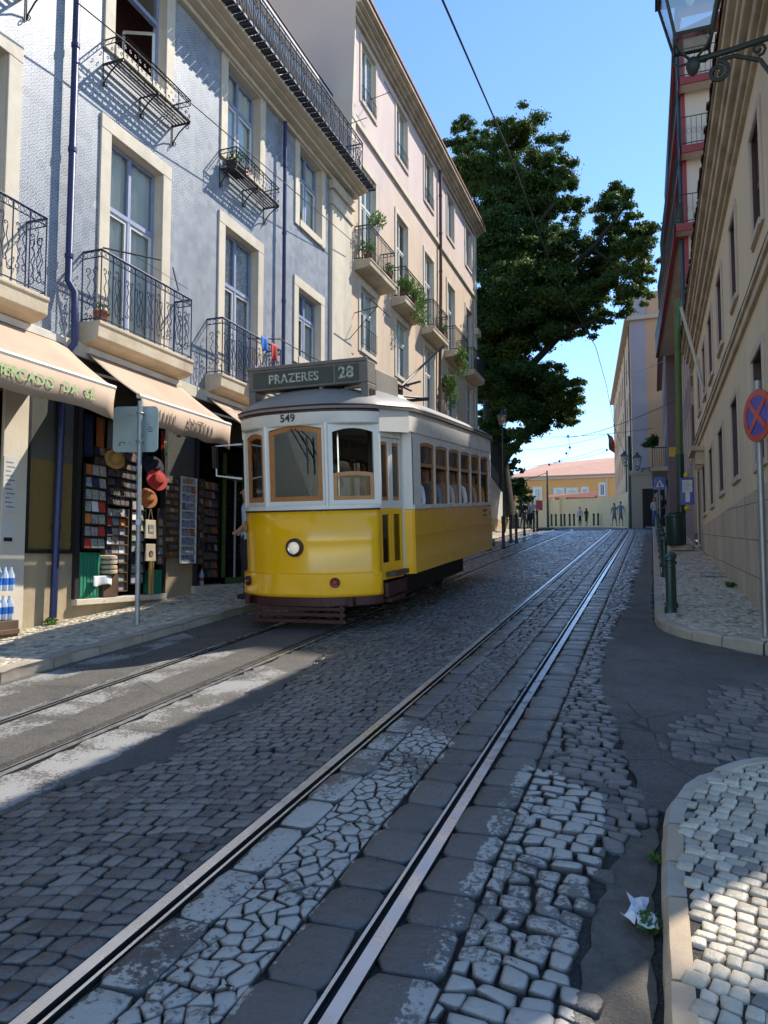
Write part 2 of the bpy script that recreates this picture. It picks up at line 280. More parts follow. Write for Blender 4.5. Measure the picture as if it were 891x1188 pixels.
# ---------------------------------------------------------------- mesh builder
class MB:
    def __init__(s): s.v = []; s.f = []; s.mi = []; s.mats = []; s.cur = 0
    def mat(s, n):
        if n not in s.mats: s.mats.append(n)
        s.cur = s.mats.index(n); return s
    def add(s, vs, fs):
        o = len(s.v); s.v += [tuple(v) for v in vs]; s.f += [tuple(i+o for i in f) for f in fs]; s.mi += [s.cur]*len(fs); return s
    def box(s, x0, x1, y0, y1, z0, z1, dz=0):
        """axis box; dz raises the far (y1) end, for things that follow the slope"""
        x0, x1 = sorted((x0, x1))
        vs = [(x0, y0, z0), (x1, y0, z0), (x1, y1, z0+dz), (x0, y1, z0+dz), (x0, y0, z1), (x1, y0, z1), (x1, y1, z1+dz), (x0, y1, z1+dz)]
        return s.add(vs, [(0, 3, 2, 1), (4, 5, 6, 7), (0, 1, 5, 4), (1, 2, 6, 5), (2, 3, 7, 6), (3, 0, 4, 7)])
    def hull(s, a, b):
        """two matching rings joined and capped"""
        n = len(a); return s.add(list(a)+list(b), [tuple(range(n))[::-1], tuple(range(n, 2*n))]+[(i, (i+1) % n, n+(i+1) % n, n+i) for i in range(n)])
    def quad(s, *p): return s.add(p, [tuple(range(len(p)))])
    def tube(s, pts, r, n=6, closed=False, caps=True):
        pts = [Vector(p) for p in pts]; rr = r if isinstance(r, (list, tuple)) else [r]*len(pts); rings = []; N = len(pts); up = None
        for i, p in enumerate(pts):
            a = pts[i-1] if (i or closed) else p; b = pts[(i+1) % N] if (i < N-1 or closed) else p
            t = (b-a); t = t.normalized() if t.length > 1e-9 else Vector((0, 0, 1))
            if up is None: up = Vector((0, 0, 1)) if abs(t.z) < .9 else Vector((1, 0, 0))
            x = t.cross(up)
            if x.length < 1e-4: x = t.orthogonal()
            x.normalize(); y = x.cross(t); up = y
            rings.append([p+(x*math.cos(2*math.pi*k/n)+y*math.sin(2*math.pi*k/n))*rr[i] for k in range(n)])
        vs = [q for g_ in rings for q in g_]; fs = []
        for i in range(N if closed else N-1):
            j = (i+1) % N
            for k in range(n): fs.append((i*n+k, i*n+(k+1) % n, j*n+(k+1) % n, j*n+k))
        if caps and not closed: fs += [tuple(range(n))[::-1], tuple((N-1)*n+k for k in range(n))]
        return s.add(vs, fs)
    def lathe(s, prof, n=16, c=(0, 0, 0), axis='z', caps=True):
        vs = []; fs = []
        for r, h in prof:
            for k in range(n):
                a = 2*math.pi*k/n; p, q = r*math.cos(a), r*math.sin(a)
                v = (p, q, h) if axis == 'z' else ((h, p, q) if axis == 'x' else (q, h, p)); vs.append((v[0]+c[0], v[1]+c[1], v[2]+c[2]))
        for i in range(len(prof)-1):
            for k in range(n): fs.append((i*n+k, i*n+(k+1) % n, (i+1)*n+(k+1) % n, (i+1)*n+k))
        if caps: fs += [tuple(range(n))[::-1], tuple((len(prof)-1)*n+k for k in range(n))]
        return s.add(vs, fs)
    def build(s, name, parent=None, mats=None, smooth=False, bevel=0, at=None):
        me = bpy.data.meshes.new(name); me.from_pydata(s.v, [], s.f)
        for m in (mats or s.mats): me.materials.append(MATS[m])
        if not mats: me.polygons.foreach_set('material_index', s.mi)
        if smooth:
            me.polygons.foreach_set('use_smooth', [True]*len(s.f))
            if smooth != 'all': me.set_sharp_from_angle(angle=R(38))
        o = bpy.data.objects.new(name, me); COL.objects.link(o)
        if bevel:
            b = o.modifiers.new('bevel', 'BEVEL'); b.width = bevel; b.segments = 2; b.limit_method = 'ANGLE'
        if parent:
            o.parent = parent; o.matrix_parent_inverse = PINV.get(parent.name, Matrix.Identity(4))
        if at: o.location = at
        return o
PINV = {}
def tag(o, label, cat, group=None, kind=None):
    if label: o['label'] = label
    if cat: o['category'] = cat
    if group: o['group'] = group
    if kind: o['kind'] = kind
    return o
def thing(name, label, cat, loc=(0, 0, 0), group=None, world=True):
    """Empty at the thing's base; children are given in world coordinates (world=True) or local ones"""
    o = bpy.data.objects.new(name, None); COL.objects.link(o); o.location = loc; o.empty_display_size = .2
    if world: PINV[o.name] = Matrix.Translation(-Vector(loc))
    else: PINV[o.name] = Matrix.Identity(4)
    tag(o, label, cat, group); return o
def struct(o): o['kind'] = 'structure'; return o
def copytree(o, parent=None):
    c = o.copy(); COL.objects.link(c)
    if parent: c.parent = parent
    PINV[c.name] = PINV.get(o.name, Matrix.Identity(4))
    for ch in list(o.children): copytree(ch, c)
    return c
def text(body, size, name, mat, parent, mtx, depth=.003, bold=0., sx=1.):
    cu = bpy.data.curves.new('t', 'FONT'); cu.body = body; cu.size = size; cu.extrude = depth; cu.align_x = 'CENTER'; cu.align_y = 'CENTER'; cu.offset = bold; cu.space_character = 1.05; cu.resolution_u = 4
    t = bpy.data.objects.new('t', cu); COL.objects.link(t); dg = bpy.context.evaluated_depsgraph_get(); dg.update()
    me = bpy.data.meshes.new_from_object(t.evaluated_get(dg)); bpy.data.objects.remove(t)
    me.transform(mtx @ Matrix.Diagonal((sx, 1, 1, 1))); me.materials.clear(); me.materials.append(MATS[mat]); me.name = name
    o = bpy.data.objects.new(name, me); COL.objects.link(o)
    if parent: o.parent = parent; o.matrix_parent_inverse = PINV.get(parent.name, Matrix.Identity(4))
    return o
def faceX(p): return Matrix.Translation(p) @ Matrix(((0, 0, 1, 0), (1, 0, 0, 0), (0, 1, 0, 0), (0, 0, 0, 1)))     # reads along +Y, faces +X
def faceC(p): return Matrix.Translation(p) @ Matrix.Rotation(math.pi/2, 4, 'X')                                   # reads along +X, faces -Y
# ================================================================ GROUND, ROAD, PAVEMENTS
def strip_mesh(name, x0f, x1f, ys, h, mat, nx=1):
    mb = MB().mat(mat); vs = []; fs = []
    for y in ys:
        a, b = x0f(y), x1f(y)
        for i in range(nx+1): vs.append((a+(b-a)*i/nx, y, G(y)+h))
    for j in range(len(ys)-1):
        for i in range(nx): k = j*(nx+1)+i; fs.append((k, k+1, k+nx+2, k+nx+1))
    mb.add(vs, fs); return struct(mb.build(name))
def frange(a, b, s):
    out = []; 
    while a < b-1e-6: out.append(a); a += s
    return out+[b]
YS = frange(-30, 0, 3)+frange(.5, 40, .5)[0:]+frange(41, 100, 2)
strip_mesh('ground', lambda y: -400, lambda y: 400, [-400, -60]+frange(-30, 32, 2)+frange(33, 42, .5)+frange(44, 90, 2)+[120, 400, 1500], -.16, 'ground_far', 8)
strip_mesh('road', lambda y: -5.72, lambda y: 9 if 4.2 < y < 8.2 else .02 if y < 40 else 6, YS, -.024, 'grit', 10)
def bend(y): return -(max(0, y-35)**2)*.010
# asphalt patches as thin ragged slabs lying level with the setts
def poly_slab(name, pts, h0, h1, mat, jag=.03, step=.09, struct_=True):
    out = []
    n = len(pts)
    for i in range(n):
        a = Vector(pts[i]); b = Vector(pts[(i+1) % n]); L = (b-a).length; k = max(1, int(L/step))
        for j in range(k):
            p = a.lerp(b, j/k); q = p+Vector((random.uniform(-jag, jag), random.uniform(-jag, jag))) if j else p
            out.append((q.x, q.y))
    bm = bmesh.new(); vs = [bm.verts.new((x, y, 0)) for x, y in out]; f = bm.faces.new(vs)
    if f.normal.z < 0: f.normal_flip()
    f.normal_update()
    if f.normal.z < 0: f.normal_flip()
    bmesh.ops.triangulate(bm, faces=[f])
    e = bmesh.ops.extrude_face_region(bm, geom=bm.faces[:]); up = [g for g in e['geom'] if isinstance(g, bmesh.types.BMVert)]; ups = set(up)
    for v in bm.verts: v.co.z = G(v.co.y)+(h1 if v in ups else h0)
    bmesh.ops.recalc_face_normals(bm, faces=bm.faces[:])
    me = bpy.data.meshes.new(name); bm.to_mesh(me); bm.free(); me.materials.append(MATS[mat]); o = bpy.data.objects.new(name, me); COL.objects.link(o)
    return struct(o)
def inpoly(x, y, P):
    c = False; j = len(P)-1
    for i in range(len(P)):
        if (P[i][1] > y) != (P[j][1] > y) and x < (P[j][0]-P[i][0])*(y-P[i][1])/(P[j][1]-P[i][1])+P[i][0]: c = not c
        j = i
    return c
A1 = [(-.30, 33), (-.28, 20), (-.34, 12), (-.50, 8.4), (-.47, 6.5), (-.30, 5.5), (-.16, 4.7), (-.07, 4.0), (.04, 4.02), (.2, 4.32), (.55, 4.68), (1.1, 4.9), (8, 5.0), (8, 7.6), (1.1, 7.9), (.85, 8.1), (.5, 8.6), (.1, 9.3), (-.02, 9.9), (-.02, 33)]
A1b = [(.12, 4.75), (.9, 4.95), (1.4, 5.0), (1.4, 6.6), (.75, 6.9), (.42, 6.5), (.40, 5.9), (.10, 5.5), (.02, 5.0)]   # setts inside the side street mouth
A2 = [(-5.70, 1), (-5.70, 9.5), (-4.75, 9.3), (-4.75, 1)]
A3 = [(-4.58, 1), (-4.58, 9.0), (-3.86, 9.2), (-3.86, 1)]
A4 = [(-3.66, 1), (-3.66, 7.4), (-3.3, 7.2), (-3.1, 6.2), (-2.95, 5.3), (-3.1, 4.5), (-2.85, 4.0), (-3.2, 3.5), (-3.2, 1)]
D1 = [(-.20, -1), (-.22, 2.0), (-.25, 2.6), (-.22, 3.3), (-.12, 3.75), (-.02, 3.85), (-.02, -1)]
for nm, P in (('asphalt', A1), ('asphalt', A2), ('asphalt', A3), ('asphalt', A4)): pass
A1s = [p for p in A1 if p[1] > 9.5]
poly_slab('asphalt_patch', A1, -.03, -.004, 'asphalt', .03)
poly_slab('asphalt_patch', A2, -.03, .002, 'asphalt', .012); poly_slab('asphalt_patch', A3, -.03, .002, 'asphalt', .006); poly_slab('asphalt_patch', A4, -.03, .001, 'asphalt', .03)
poly_slab('dirt', D1, -.033, -.016, 'dust', .02)
# stones: every stone is its own closed island with a chamfered, slightly domed and tilted top
def stones(name, rows, mat, dome=.0025, drop=.03, tilt=.03, hoff=0., chaik=True, gap=.945, tiltj=1.):
    V = []; F = []; 
    for P in rows:
        P = np.asarray(P, float)
        if chaik: Q = np.empty((2*len(P), 2)); Q[0::2] = P*.87+np.roll(P, -1, 0)*.13; Q[1::2] = P*.13+np.roll(P, -1, 0)*.87; Q += rng.normal(0, .028*np.ptp(P, 0).mean(), Q.shape)
        else: Q = P
        c = Q.mean(0); n = len(Q); tx, ty = rng.normal(0, tilt, 2); hz = rng.normal(0, .0025)*tiltj
        o = len(V)
        for k, dz in ((gap, -drop), (gap*.99, -.007), (gap*.935, -.0012), (gap*.6, dome)):
            q = c+(Q-c)*k
            for a, b in q: V.append((a, b, G(b)+hoff+dz+hz+(a-c[0])*tx+(b-c[1])*ty))
        V.append((c[0], c[1], G(c[1])+hoff+dome*1.15+hz))
        for r in range(3):
            for i in range(n): j = (i+1) % n; F.append((o+r*n+i, o+r*n+j, o+(r+1)*n+j, o+(r+1)*n+i))
        for i in range(n): F.append((o+3*n+i, o+3*n+(i+1) % n, o+4*n))
    me = bpy.data.meshes.new(name); me.from_pydata(V, [], F); me.materials.append(MATS[mat]); me.polygons.foreach_set('use_smooth', [True]*len(F))
    o = bpy.data.objects.new(name, me); COL.objects.link(o); return struct(o)
def rowpaving(x0, x1, y0, y1, sx, sy, jit=.1, skew=0., wave=0., skip=None, var=.25, bendx=None):
    """rows of quads across [x0,x1], irregular widths, shared ragged row lines"""
    out = []; y = y0; ph = random.random()*6
    line = lambda x, yy, s: yy+skew*(x-x0)+wave*math.sin((x-x0)*3.1+ph)+s
    nseg = 24
    prev = [random.gauss(0, jit*sy) for _ in range(nseg+1)]
    while y < y1:
        h = sy*random.uniform(1-var*.6, 1+var*.6); nxt = [random.gauss(0, jit*sy) for _ in range(nseg+1)]
        xs = [x0]; 
        if x1-x0 > sx*1.6:
            x = x0+random.uniform(.4, 1.1)*sx
            while x < x1-.45*sx: xs.append(x); x += sx*random.uniform(1-var, 1+var)
        xs.append(x1)
        def lv(arr, x): t = (x-x0)/(x1-x0)*nseg; i = min(nseg-1, int(t)); return arr[i]*(1-t+i)+arr[i+1]*(t-i)
        for a, b in zip(xs[:-1], xs[1:]):
            j = lambda: random.gauss(0, jit*sx*.45)
            aa = 0 if a == x0 else 1; bb = 0 if b == x1 else 1
            q = [(a+j()*aa, line(a, y, lv(prev, a))), (b+j()*bb, line(b, y, lv(prev, b))), (b+j()*bb, line(b, y+h, lv(nxt, b))), (a+j()*aa, line(a, y+h, lv(nxt, a)))]
            cx = (a+b)/2; cy = sum(p[1] for p in q)/4
            if skip and skip(cx, cy): continue
            if y > 35: q = [(px+bend(py), py) for px, py in q]
            out.append(q)
        y += h; prev = nxt
    return out
def crazy(x0, x1, y0, y1, sx, sy, jit=.22, skip=None):
    """staggered lattice of six-cornered stones with shared, jittered corners"""
    nx = max(1, round((x1-x0)/sx)); sx = (x1-x0)/nx; ny = int((y1-y0)/sy); P = {}
    for r in range(ny+1):
        for i in range(2*nx+1):
            x = x0+i*sx/2; y = y0+r*sy+(-.17*sy if (i+r) % 2 else .17*sy)
            P[r, i] = (x if i in (0, 2*nx) else x+random.gauss(0, jit*sx*.6), y+random.gauss(0, jit*sy*.55))
    out = []
    for r in range(ny):
        i = -1 if r % 2 else 0
        while i < 2*nx:
            a, m, b = max(i, 0), i+1, min(i+2, 2*nx)
            if a < m < b: q = [P[r, a], P[r, m], P[r, b], P[r+1, b], P[r+1, m], P[r+1, a]]
            else: q = [P[r, a], P[r, b], P[r+1, b], P[r+1, a]]
            cx = sum(p[0] for p in q)/len(q); cy = sum(p[1] for p in q)/len(q)
            if b > a and not (skip and skip(cx, cy)): out.append(q)
            i += 2
    return out
def sk_left(x, y): return inpoly(x, y, [(p[0]-.02, p[1]) for p in A4])
def sk_right(x, y): return inpoly(x, y, A1) or inpoly(x, y, D1)
near = 14
stones('road_setts', rowpaving(-3.68, -1.897, .2, near, .094, .086, .14, .22, .03, sk_left)
       + rowpaving(-.67, 0, .2, near, .11, .088, .18, -.12, .02, sk_right, .32)
       + rowpaving(-1.58, -1.275, 8, near, .11, .12, .1), 'sett')
stones('road_setts', crazy(-1.585, -1.275, .2, 8, .078, .078, .34), 'sett', gap=.97, dome=.0015, tilt=.014)
stones('road_setts', rowpaving(-3.68, -1.915, near, 38, .16, .13, .1, .22)+rowpaving(-1.58, -1.275, near, 38, .15, .14, .1)+rowpaving(-.67, -.02, near, 38, .16, .14, .1, 0, 0, sk_right)
       + rowpaving(-4.58, -3.86, 9.3, 38, .15, .13, .1)+rowpaving(-5.7, -4.76, 9.5, 38, .16, .14, .1), 'sett', chaik=False)
stones('rail_blocks', rowpaving(-1.275, -1.032, .1, near, .3, .30, .03, 0, 0, None, .35)+rowpaving(-.922, -.675, .15, near, .3, .27, .03, 0, 0, None, .35)+rowpaving(-1.786, -1.59, .1, near, .3, .38, .03, 0, 0, None, .35), 'block', dome=.003, tilt=.008, gap=.975)
stones('rail_blocks', rowpaving(-1.275, -1.06, near, 38, .3, .30, .03)+rowpaving(-.905, -.675, near, 38, .3, .27, .03)+rowpaving(-1.765, -1.585, near, 38, .3, .38, .03), 'block', dome=.003, tilt=.004, gap=.97, chaik=False)
stones('road_setts', [q for q in rowpaving(.0, 1.4, 4.6, 7.0, .13, .115, .12, -.3) if inpoly(sum(p[0] for p in q)/4, sum(p[1] for p in q)/4, A1b)], 'sett', hoff=.006, tilt=.03)
strip_mesh('road', lambda y: -14, lambda y: 6, frange(34, 100, 1), -.02, 'asphalt', 2) if False else None
strip_mesh('far_road', lambda y: -14 if y > 42 else -5.7, lambda y: .2 if y < 42 else 1, frange(37.4, 100, 1), -.012, 'asphalt', 2)
# rails: wide polished head on the outer side, groove, thin guard lip inside
def rail(xh0, xh1, xg, xl):
    pts = frange(-6, 33, 1.5)+frange(34, 44, 1)
    def bar(mb, a, b, h0, h1):
        for y0, y1 in zip(pts[:-1], pts[1:]):
            p = lambda x, y, h: (x+bend(y), y, G(y)+h)
            mb.mat('rail_steel').quad(p(a, y0, h1), p(b, y0, h1), p(b, y1, h1), p(a, y1, h1))
            mb.mat('rail_groove').quad(p(b, y0, h0), p(b, y1, h0), p(b, y1, h1), p(b, y0, h1)).quad(p(a, y1, h0), p(a, y0, h0), p(a, y0, h1), p(a, y1, h1))
    mb = MB().mat('rail_steel'); bar(mb, min(xh0, xh1), max(xh0, xh1), -.03, .003); bar(mb, min(xg, xl), max(xg, xl), -.03, .001)
    mb.mat('rail_groove'); mb2 = mb
    for y0, y1 in zip(pts[:-1], pts[1:]): mb2.quad((min(xh1, xg)+bend(y0), y0, G(y0)-.021), (max(xh1, xg)+bend(y0), y0, G(y0)-.021), (max(xh1, xg)+bend(y1), y1, G(y1)-.021), (min(xh1, xg)+bend(y1), y1, G(y1)-.021))
    struct(mb.build('rail'))
rail(-.928, -.982, -1.012, -1.026); rail(-1.89, -1.836, -1.806, -1.792); rail(-3.69, -3.742, -3.772, -3.786); rail(-4.73, -4.678, -4.648, -4.634)
# tram track beds of dark grit beside rails come from the road sheet itself
# ---- kerbs and pavements
def kerb(path, name, w=.14, h=.11, L=.8, mats=('kerb',)):
    """stones laid along a polyline; the pavement lies on the left-hand side of travel normal n"""
    pts = [Vector(p) for p in path]; seg = []; acc = [0]
    for a, b in zip(pts[:-1], pts[1:]): acc.append(acc[-1]+(b-a).length)
    def at(s):
        for i in range(len(pts)-1):
            if s <= acc[i+1] or i == len(pts)-2:
                t = (s-acc[i])/(acc[i+1]-acc[i]); d = (pts[i+1]-pts[i]).normalized(); return pts[i].lerp(pts[i+1], t), Vector((-d.y, d.x))
    s = 0; mb = MB(); k = 0
    while s < acc[-1]-.05:
        e = min(acc[-1], s+L*random.uniform(.7, 1.3)); mb.mat(random.choice(mats)); n = max(1, int((e-s)/.15)); hh = h+random.uniform(-.009, .009)
        ring = []
        for j in range(n+1):
            p, nn = at(s+.008+(e-s-.016)*j/n); o = Vector((random.uniform(-.005, .005), 0))
            g = G(p.y); q = p+nn*w; c = .020+random.uniform(0, .008); hh_ = hh; hh = hh_-(.012 if j in (0, n) else 0)+random.uniform(-.002, .002)
            ring.append([(p.x+o.x, p.y, g-.06), (p.x+o.x+nn.x*.004, p.y+nn.y*.004, g+hh-c), (p.x+nn.x*c, p.y+nn.y*c, g+hh), (q.x-nn.x*.01, q.y-nn.y*.01, G(q.y)+hh+.003), (q.x, q.y, G(q.y)-.06)]); hh = hh_
        vs = [v for r_ in ring for v in r_]; fs = []
        for j in range(n):
            for i in range(4): fs.append((j*5+i, j*5+i+1, (j+1)*5+i+1, (j+1)*5+i))
        fs += [(0, 1, 2, 3, 4)[::-1], tuple(n*5+i for i in range(5))]
        mb.add(vs, fs); s = e
    o = mb.build(name, smooth=True); return struct(o)
# left pavement
kerb([(-5.72, 45), (-5.72, 24), (-5.72, -3)], 'kerb', mats=('kerb',), w=-.14)
strip_mesh('pavement', lambda y: -7.6 if y < 34 else -16, lambda y: -5.8, frange(-4, 60, 1), .098, 'grit', 2)
stones('pavement_stones', rowpaving(-7.5, -5.87, 3.5, 15, .08, .07, .13, .25, .05), 'calcada', dome=.003, drop=.02, tilt=.02, hoff=.112)
stones('pavement_stones', rowpaving(-7.5, -5.87, 15, 40, .13, .12, .1, .25), 'calcada', dome=.002, drop=.02, hoff=.11, chaik=False)
# right far pavement
K = [(0, 42), (0, 26), (0, 9.9), (.03, 9.5), (.12, 9.15), (.3, 8.8), (.6, 8.45), (.95, 8.15), (1.5, 7.85), (6, 7.6)]
kerb(K, 'kerb', w=.13, mats=('kerb', 'kerb', 'kerb_tan'), L=.55)
def rs_left(y):
    for (ax, ay), (bx, by) in zip(K[:-1], K[1:]):
        if by <= y <= ay: return ax+(bx-ax)*(ay-y)/(ay-by)+.12
    return 1.3
strip_mesh('pavement', lambda y: min(rs_left(y), 1.29), lambda y: 1.3, frange(8.05, 55, .15 if 0 else .25), .098, 'grit', 1)
def cal(x0, x1, y0, y1, s, inside, ang=.6):
    c, sn = math.cos(ang), math.sin(ang); out = []
    cx, cy = (x0+x1)/2, (y0+y1)/2; Rr = math.hypot(x1-x0, y1-y0)/2+.2
    for q in rowpaving(-Rr, Rr, -Rr, Rr, s*1.05, s*.95, .13):
        p = [(cx+a*c-b*sn, cy+a*sn+b*c) for a, b in q]
        if inside(sum(v[0] for v in p)/4, sum(v[1] for v in p)/4): out.append(p)
    return out
stones('pavement_stones', [q for y0 in (8.2, 10.2, 12.2) for q in cal(.0, 1.25, y0, y0+2, .068, lambda x, y, y0=y0: rs_left(y)+.01 < x < 1.24 and y0 <= y < y0+2 and y > 8.1)], 'calcada', dome=.003, drop=.02, tilt=.02, hoff=.112)
stones('pavement_stones', rowpaving(.13, 1.22, 14.2, 42, .12, .12, .1, .3), 'calcada', dome=.002, drop=.02, hoff=.11, chaik=False)
# right near pavement with the rounded corner
K2 = [(6, 5.0), (1.6, 4.93), (1.1, 4.86), (.75, 4.78), (.45, 4.62), (.22, 4.38), (.08, 4.1), (.02, 3.8), (.0, 3.4), (0, 2.6), (0, 1.5), (0, -3)]
kerb(K2, 'kerb', w=.10, h=.10, mats=('kerb', 'kerb_tan'), L=.40)
def ns_in(x, y):
    P = K2N; return inpoly(x, y, P)
K2N = [(5, 4.90), (1.6, 4.83), (1.1, 4.76), (.78, 4.69), (.49, 4.54), (.29, 4.32), (.165, 4.06), (.108, 3.80), (.088, 3.4), (.088, -3), (5, -3)]
poly_slab('pavement', K2N, -.05, .082, 'grit', 0)
stones('pavement_stones', [q for q in cal(-.2, 3.2, 1.4, 5.0, .068, lambda x, y: ns_in(x, y), -.28)], 'calcada', dome=.001, drop=.022, tilt=.03, hoff=.094, gap=.915)
# ================================================================ FACADE TOOLS
def wall_grid(mb, X, y0, y1, z0, z1, holes, face=1, depth=.25, reveal=None, zf=None):
    """upright wall in the plane X (street side towards face*X) with real openings and reveals"""
    ys = sorted({y0, y1} | {h[i] for h in holes for i in (0, 1) if y0 < h[i] < y1}); zs = sorted({z0, z1} | {h[i] for h in holes for i in (2, 3) if z0 < h[i] < z1})
    for a, b in zip(ys[:-1], ys[1:]):
        for c, d in zip(zs[:-1], zs[1:]):
            m, n = (a+b)/2, (c+d)/2
            if any(h[0] < m < h[1] and h[2] < n < h[3] for h in holes): continue
            q = [(X, a, c), (X, b, c), (X, b, d), (X, a, d)]; mb.quad(*(q if face > 0 else q[::-1]))
    cur = mb.cur
    if reveal: mb.mat(reveal)
    for a, b, c, d in holes:
        I = X-face*depth
        mb.quad((X, a, c), (X, a, d), (I, a, d), (I, a, c)); mb.quad((X, b, c), (I, b, c), (I, b, d), (X, b, d))
        mb.quad((X, a, d), (X, b, d), (I, b, d), (I, a, d)); mb.quad((X, a, c), (I, a, c), (I, b, c), (X, b, c))
    mb.cur = cur
def surround(par, X, y0, y1, z0, z1, face=1, w=.2, p=.05, mat='stone_lios', bottom=True, rv=.001):
    mb = MB().mat(mat); O = X+face*p; I = X-face*rv
    mb.box(O, I, y0-w, y0, z0-(w*.8 if bottom else 0), z1); mb.box(O, I, y1, y1+w, z0-(w*.8 if bottom else 0), z1); mb.box(O+face*.004, I, y0-w, y1+w, z1, z1+w)
    if bottom: mb.box(O+face*.02, I, y0, y1, z0-w*.8, z0)
    return mb.build('surround', par, bevel=.008)
def window(par, X, y0, y1, z0, z1, face=1, frame='win_blue', style='french', curtain='curtain', back=.14, open_=0, inner='win_white'):
    """timber window set back in its opening: frame, transom and leaves; pane and curtain are its sub-parts"""
    F = X-face*back; t = .05; mb = MB().mat(frame)
    fx = lambda d: F-face*d
    mb.box(F, fx(.07), y0, y0+t, z0, z1); mb.box(F, fx(.07), y1-t, y1, z0, z1); mb.box(F, fx(.07), y0+t, y1-t, z1-t, z1); mb.box(F, fx(.07), y0+t, y1-t, z0, z0+t)
    ym = (y0+y1)/2; ht = z0+(z1-z0)*(.66 if style == 'french' else .5 if style == 'sash' else 1)
    if style in ('french', 'sash'): mb.box(F+face*.01, fx(.07), y0+t, y1-t, ht-.035, ht+.035)
    if style != 'sash':
        mb.box(F+face*.006, fx(.06), ym-.03, ym+.03, ht+.035 if open_ else z0+t, z1-t)
    mb.mat(inner)
    if style == 'french' and not open_:
        for a, b in ((y0+t, ym-.03), (ym+.03, y1-t)):
            mb.box(fx(.01), fx(.05), a, a+.045, z0+t, ht-.035); mb.box(fx(.01), fx(.05), b-.045, b, z0+t, ht-.035); mb.box(fx(.01), fx(.05), a+.045, b-.045, z0+t, z0+t+.07); mb.box(fx(.01), fx(.05), a+.045, b-.045, ht-.09, ht-.035)
    if style == 'sash':
        mb.box(fx(.01), fx(.04), ym-.012, ym+.012, z0+t, z1-t)
    if open_:
        # inner leaf swung into the room
        a = y1-t; n = .42; d = .5
        mb.hull([(fx(.06), a-.02, z0+.1), (fx(.06), a+.02, z0+.1), (fx(d), a-.02-n*.5, z0+.1), (fx(d), a-.06-n*.5, z0+.1)], [(fx(.06), a-.02, z0+.17), (fx(.06), a+.02, z0+.17), (fx(d), a-.02-n*.5, z0+.17), (fx(d), a-.06-n*.5, z0+.17)])
        for q in (z0+.1, ht-.15):
            mb.tube([(fx(.06), a, q), (fx(d), a-n*.5, q)], .03, 4)
        mb.tube([(fx(d), a-n*.5, z0+.1), (fx(d), a-n*.5, ht-.15)], .03, 4); mb.tube([(fx(.06), a, z0+.1), (fx(.06), a, ht-.15)], .03, 4)
    f = mb.build('window', par, bevel=0)
    MB().mat('glass').quad((fx(.03), y0+t, (ht if open_ else z0+t)), (fx(.03), y1-t, (ht if open_ else z0+t)), (fx(.03), y1-t, z1-t), (fx(.03), y0+t, z1-t)).build('pane', f)
    cb = MB().mat(curtain); cx = fx(.075 if not open_ else .95); n = 26
    vs = []; 
    for i in range(n+1):
        ex = 1.3 if open_ else .05; y = y0-ex+(y1-y0+2*ex)*i/n; o = cx-face*.018*math.sin(i*1.7)*(0 if open_ else 1); vs += [(o, y, z0-(.9 if open_ else .05)), (o, y, z1+(2.2 if open_ else .02))]
    cb.add(vs, [(2*i, 2*i+2, 2*i+3, 2*i+1) for i in range(n)]); cb.build('curtain' if not open_ else 'room_wall', f, smooth='all')
    return f
def spiral(c, r, turns, a0, sgn=1, n=12, shrink=.2):
    return [(c[0]+r*(1-(1-shrink)*i/n)*math.cos(a0+sgn*turns*2*math.pi*i/n), c[1]+r*(1-(1-shrink)*i/n)*math.sin(a0+sgn*turns*2*math.pi*i/n)) for i in range(n+1)]
def scroll_panel(mb, u0, u1, z0, z1, M_, r=.006, kind=0):
    """wrought iron infill in (u,z): mirrored C and S scrolls about an upright; M_ maps (u,z) to 3D"""
    um = (u0+u1)/2; w = (u1-u0)/2; h = z1-z0
    def T(p): mb.tube([M_(a, b) for a, b in p], r, 4, caps=False)
    if kind == 0:
        for s in (-1, 1):
            c1 = (um+s*w*.5, z0+h*.2); T(spiral(c1, w*.42, .9, R(90), s)+[])
            c2 = (um+s*w*.5, z0+h*.8); T(spiral(c2, w*.42, .9, R(-90), -s))
            T([(um+s*w*.5, z0+h*.2+w*.42), (um+s*w*.15, z0+h*.38), (um+s*w*.55, z0+h*.5), (um+s*w*.15, z0+h*.63), (um+s*w*.5, z0+h*.8-w*.42)])
    elif kind == 1:
        for k, q in enumerate((um-w*.5, um, um+w*.5)):
            b0 = z0+h*(.1+.12*(k % 2)); b1 = z1-h*(.1+.12*((k+1) % 2))
            T([(q, b0+.04), (q-.02, b0+h*.2), (q+.02, (b0+b1)/2), (q-.02, b1-h*.2), (q, b1-.04)])
            T(spiral((q+.035, b0+.03), .035, .8, R(180), 1, 8)); T(spiral((q-.035, b1-.03), .035, .8, 0, 1, 8))
    else:
        T([(um, z0), (um, z1)])
        for s in (-1, 1):
            T(spiral((um+s*w*.45, z0+h*.32), w*.38, 1.1, R(90 if s > 0 else 90), s, 12)); T(spiral((um+s*w*.45, z0+h*.68), w*.38, 1.1, R(-90), -s, 12))
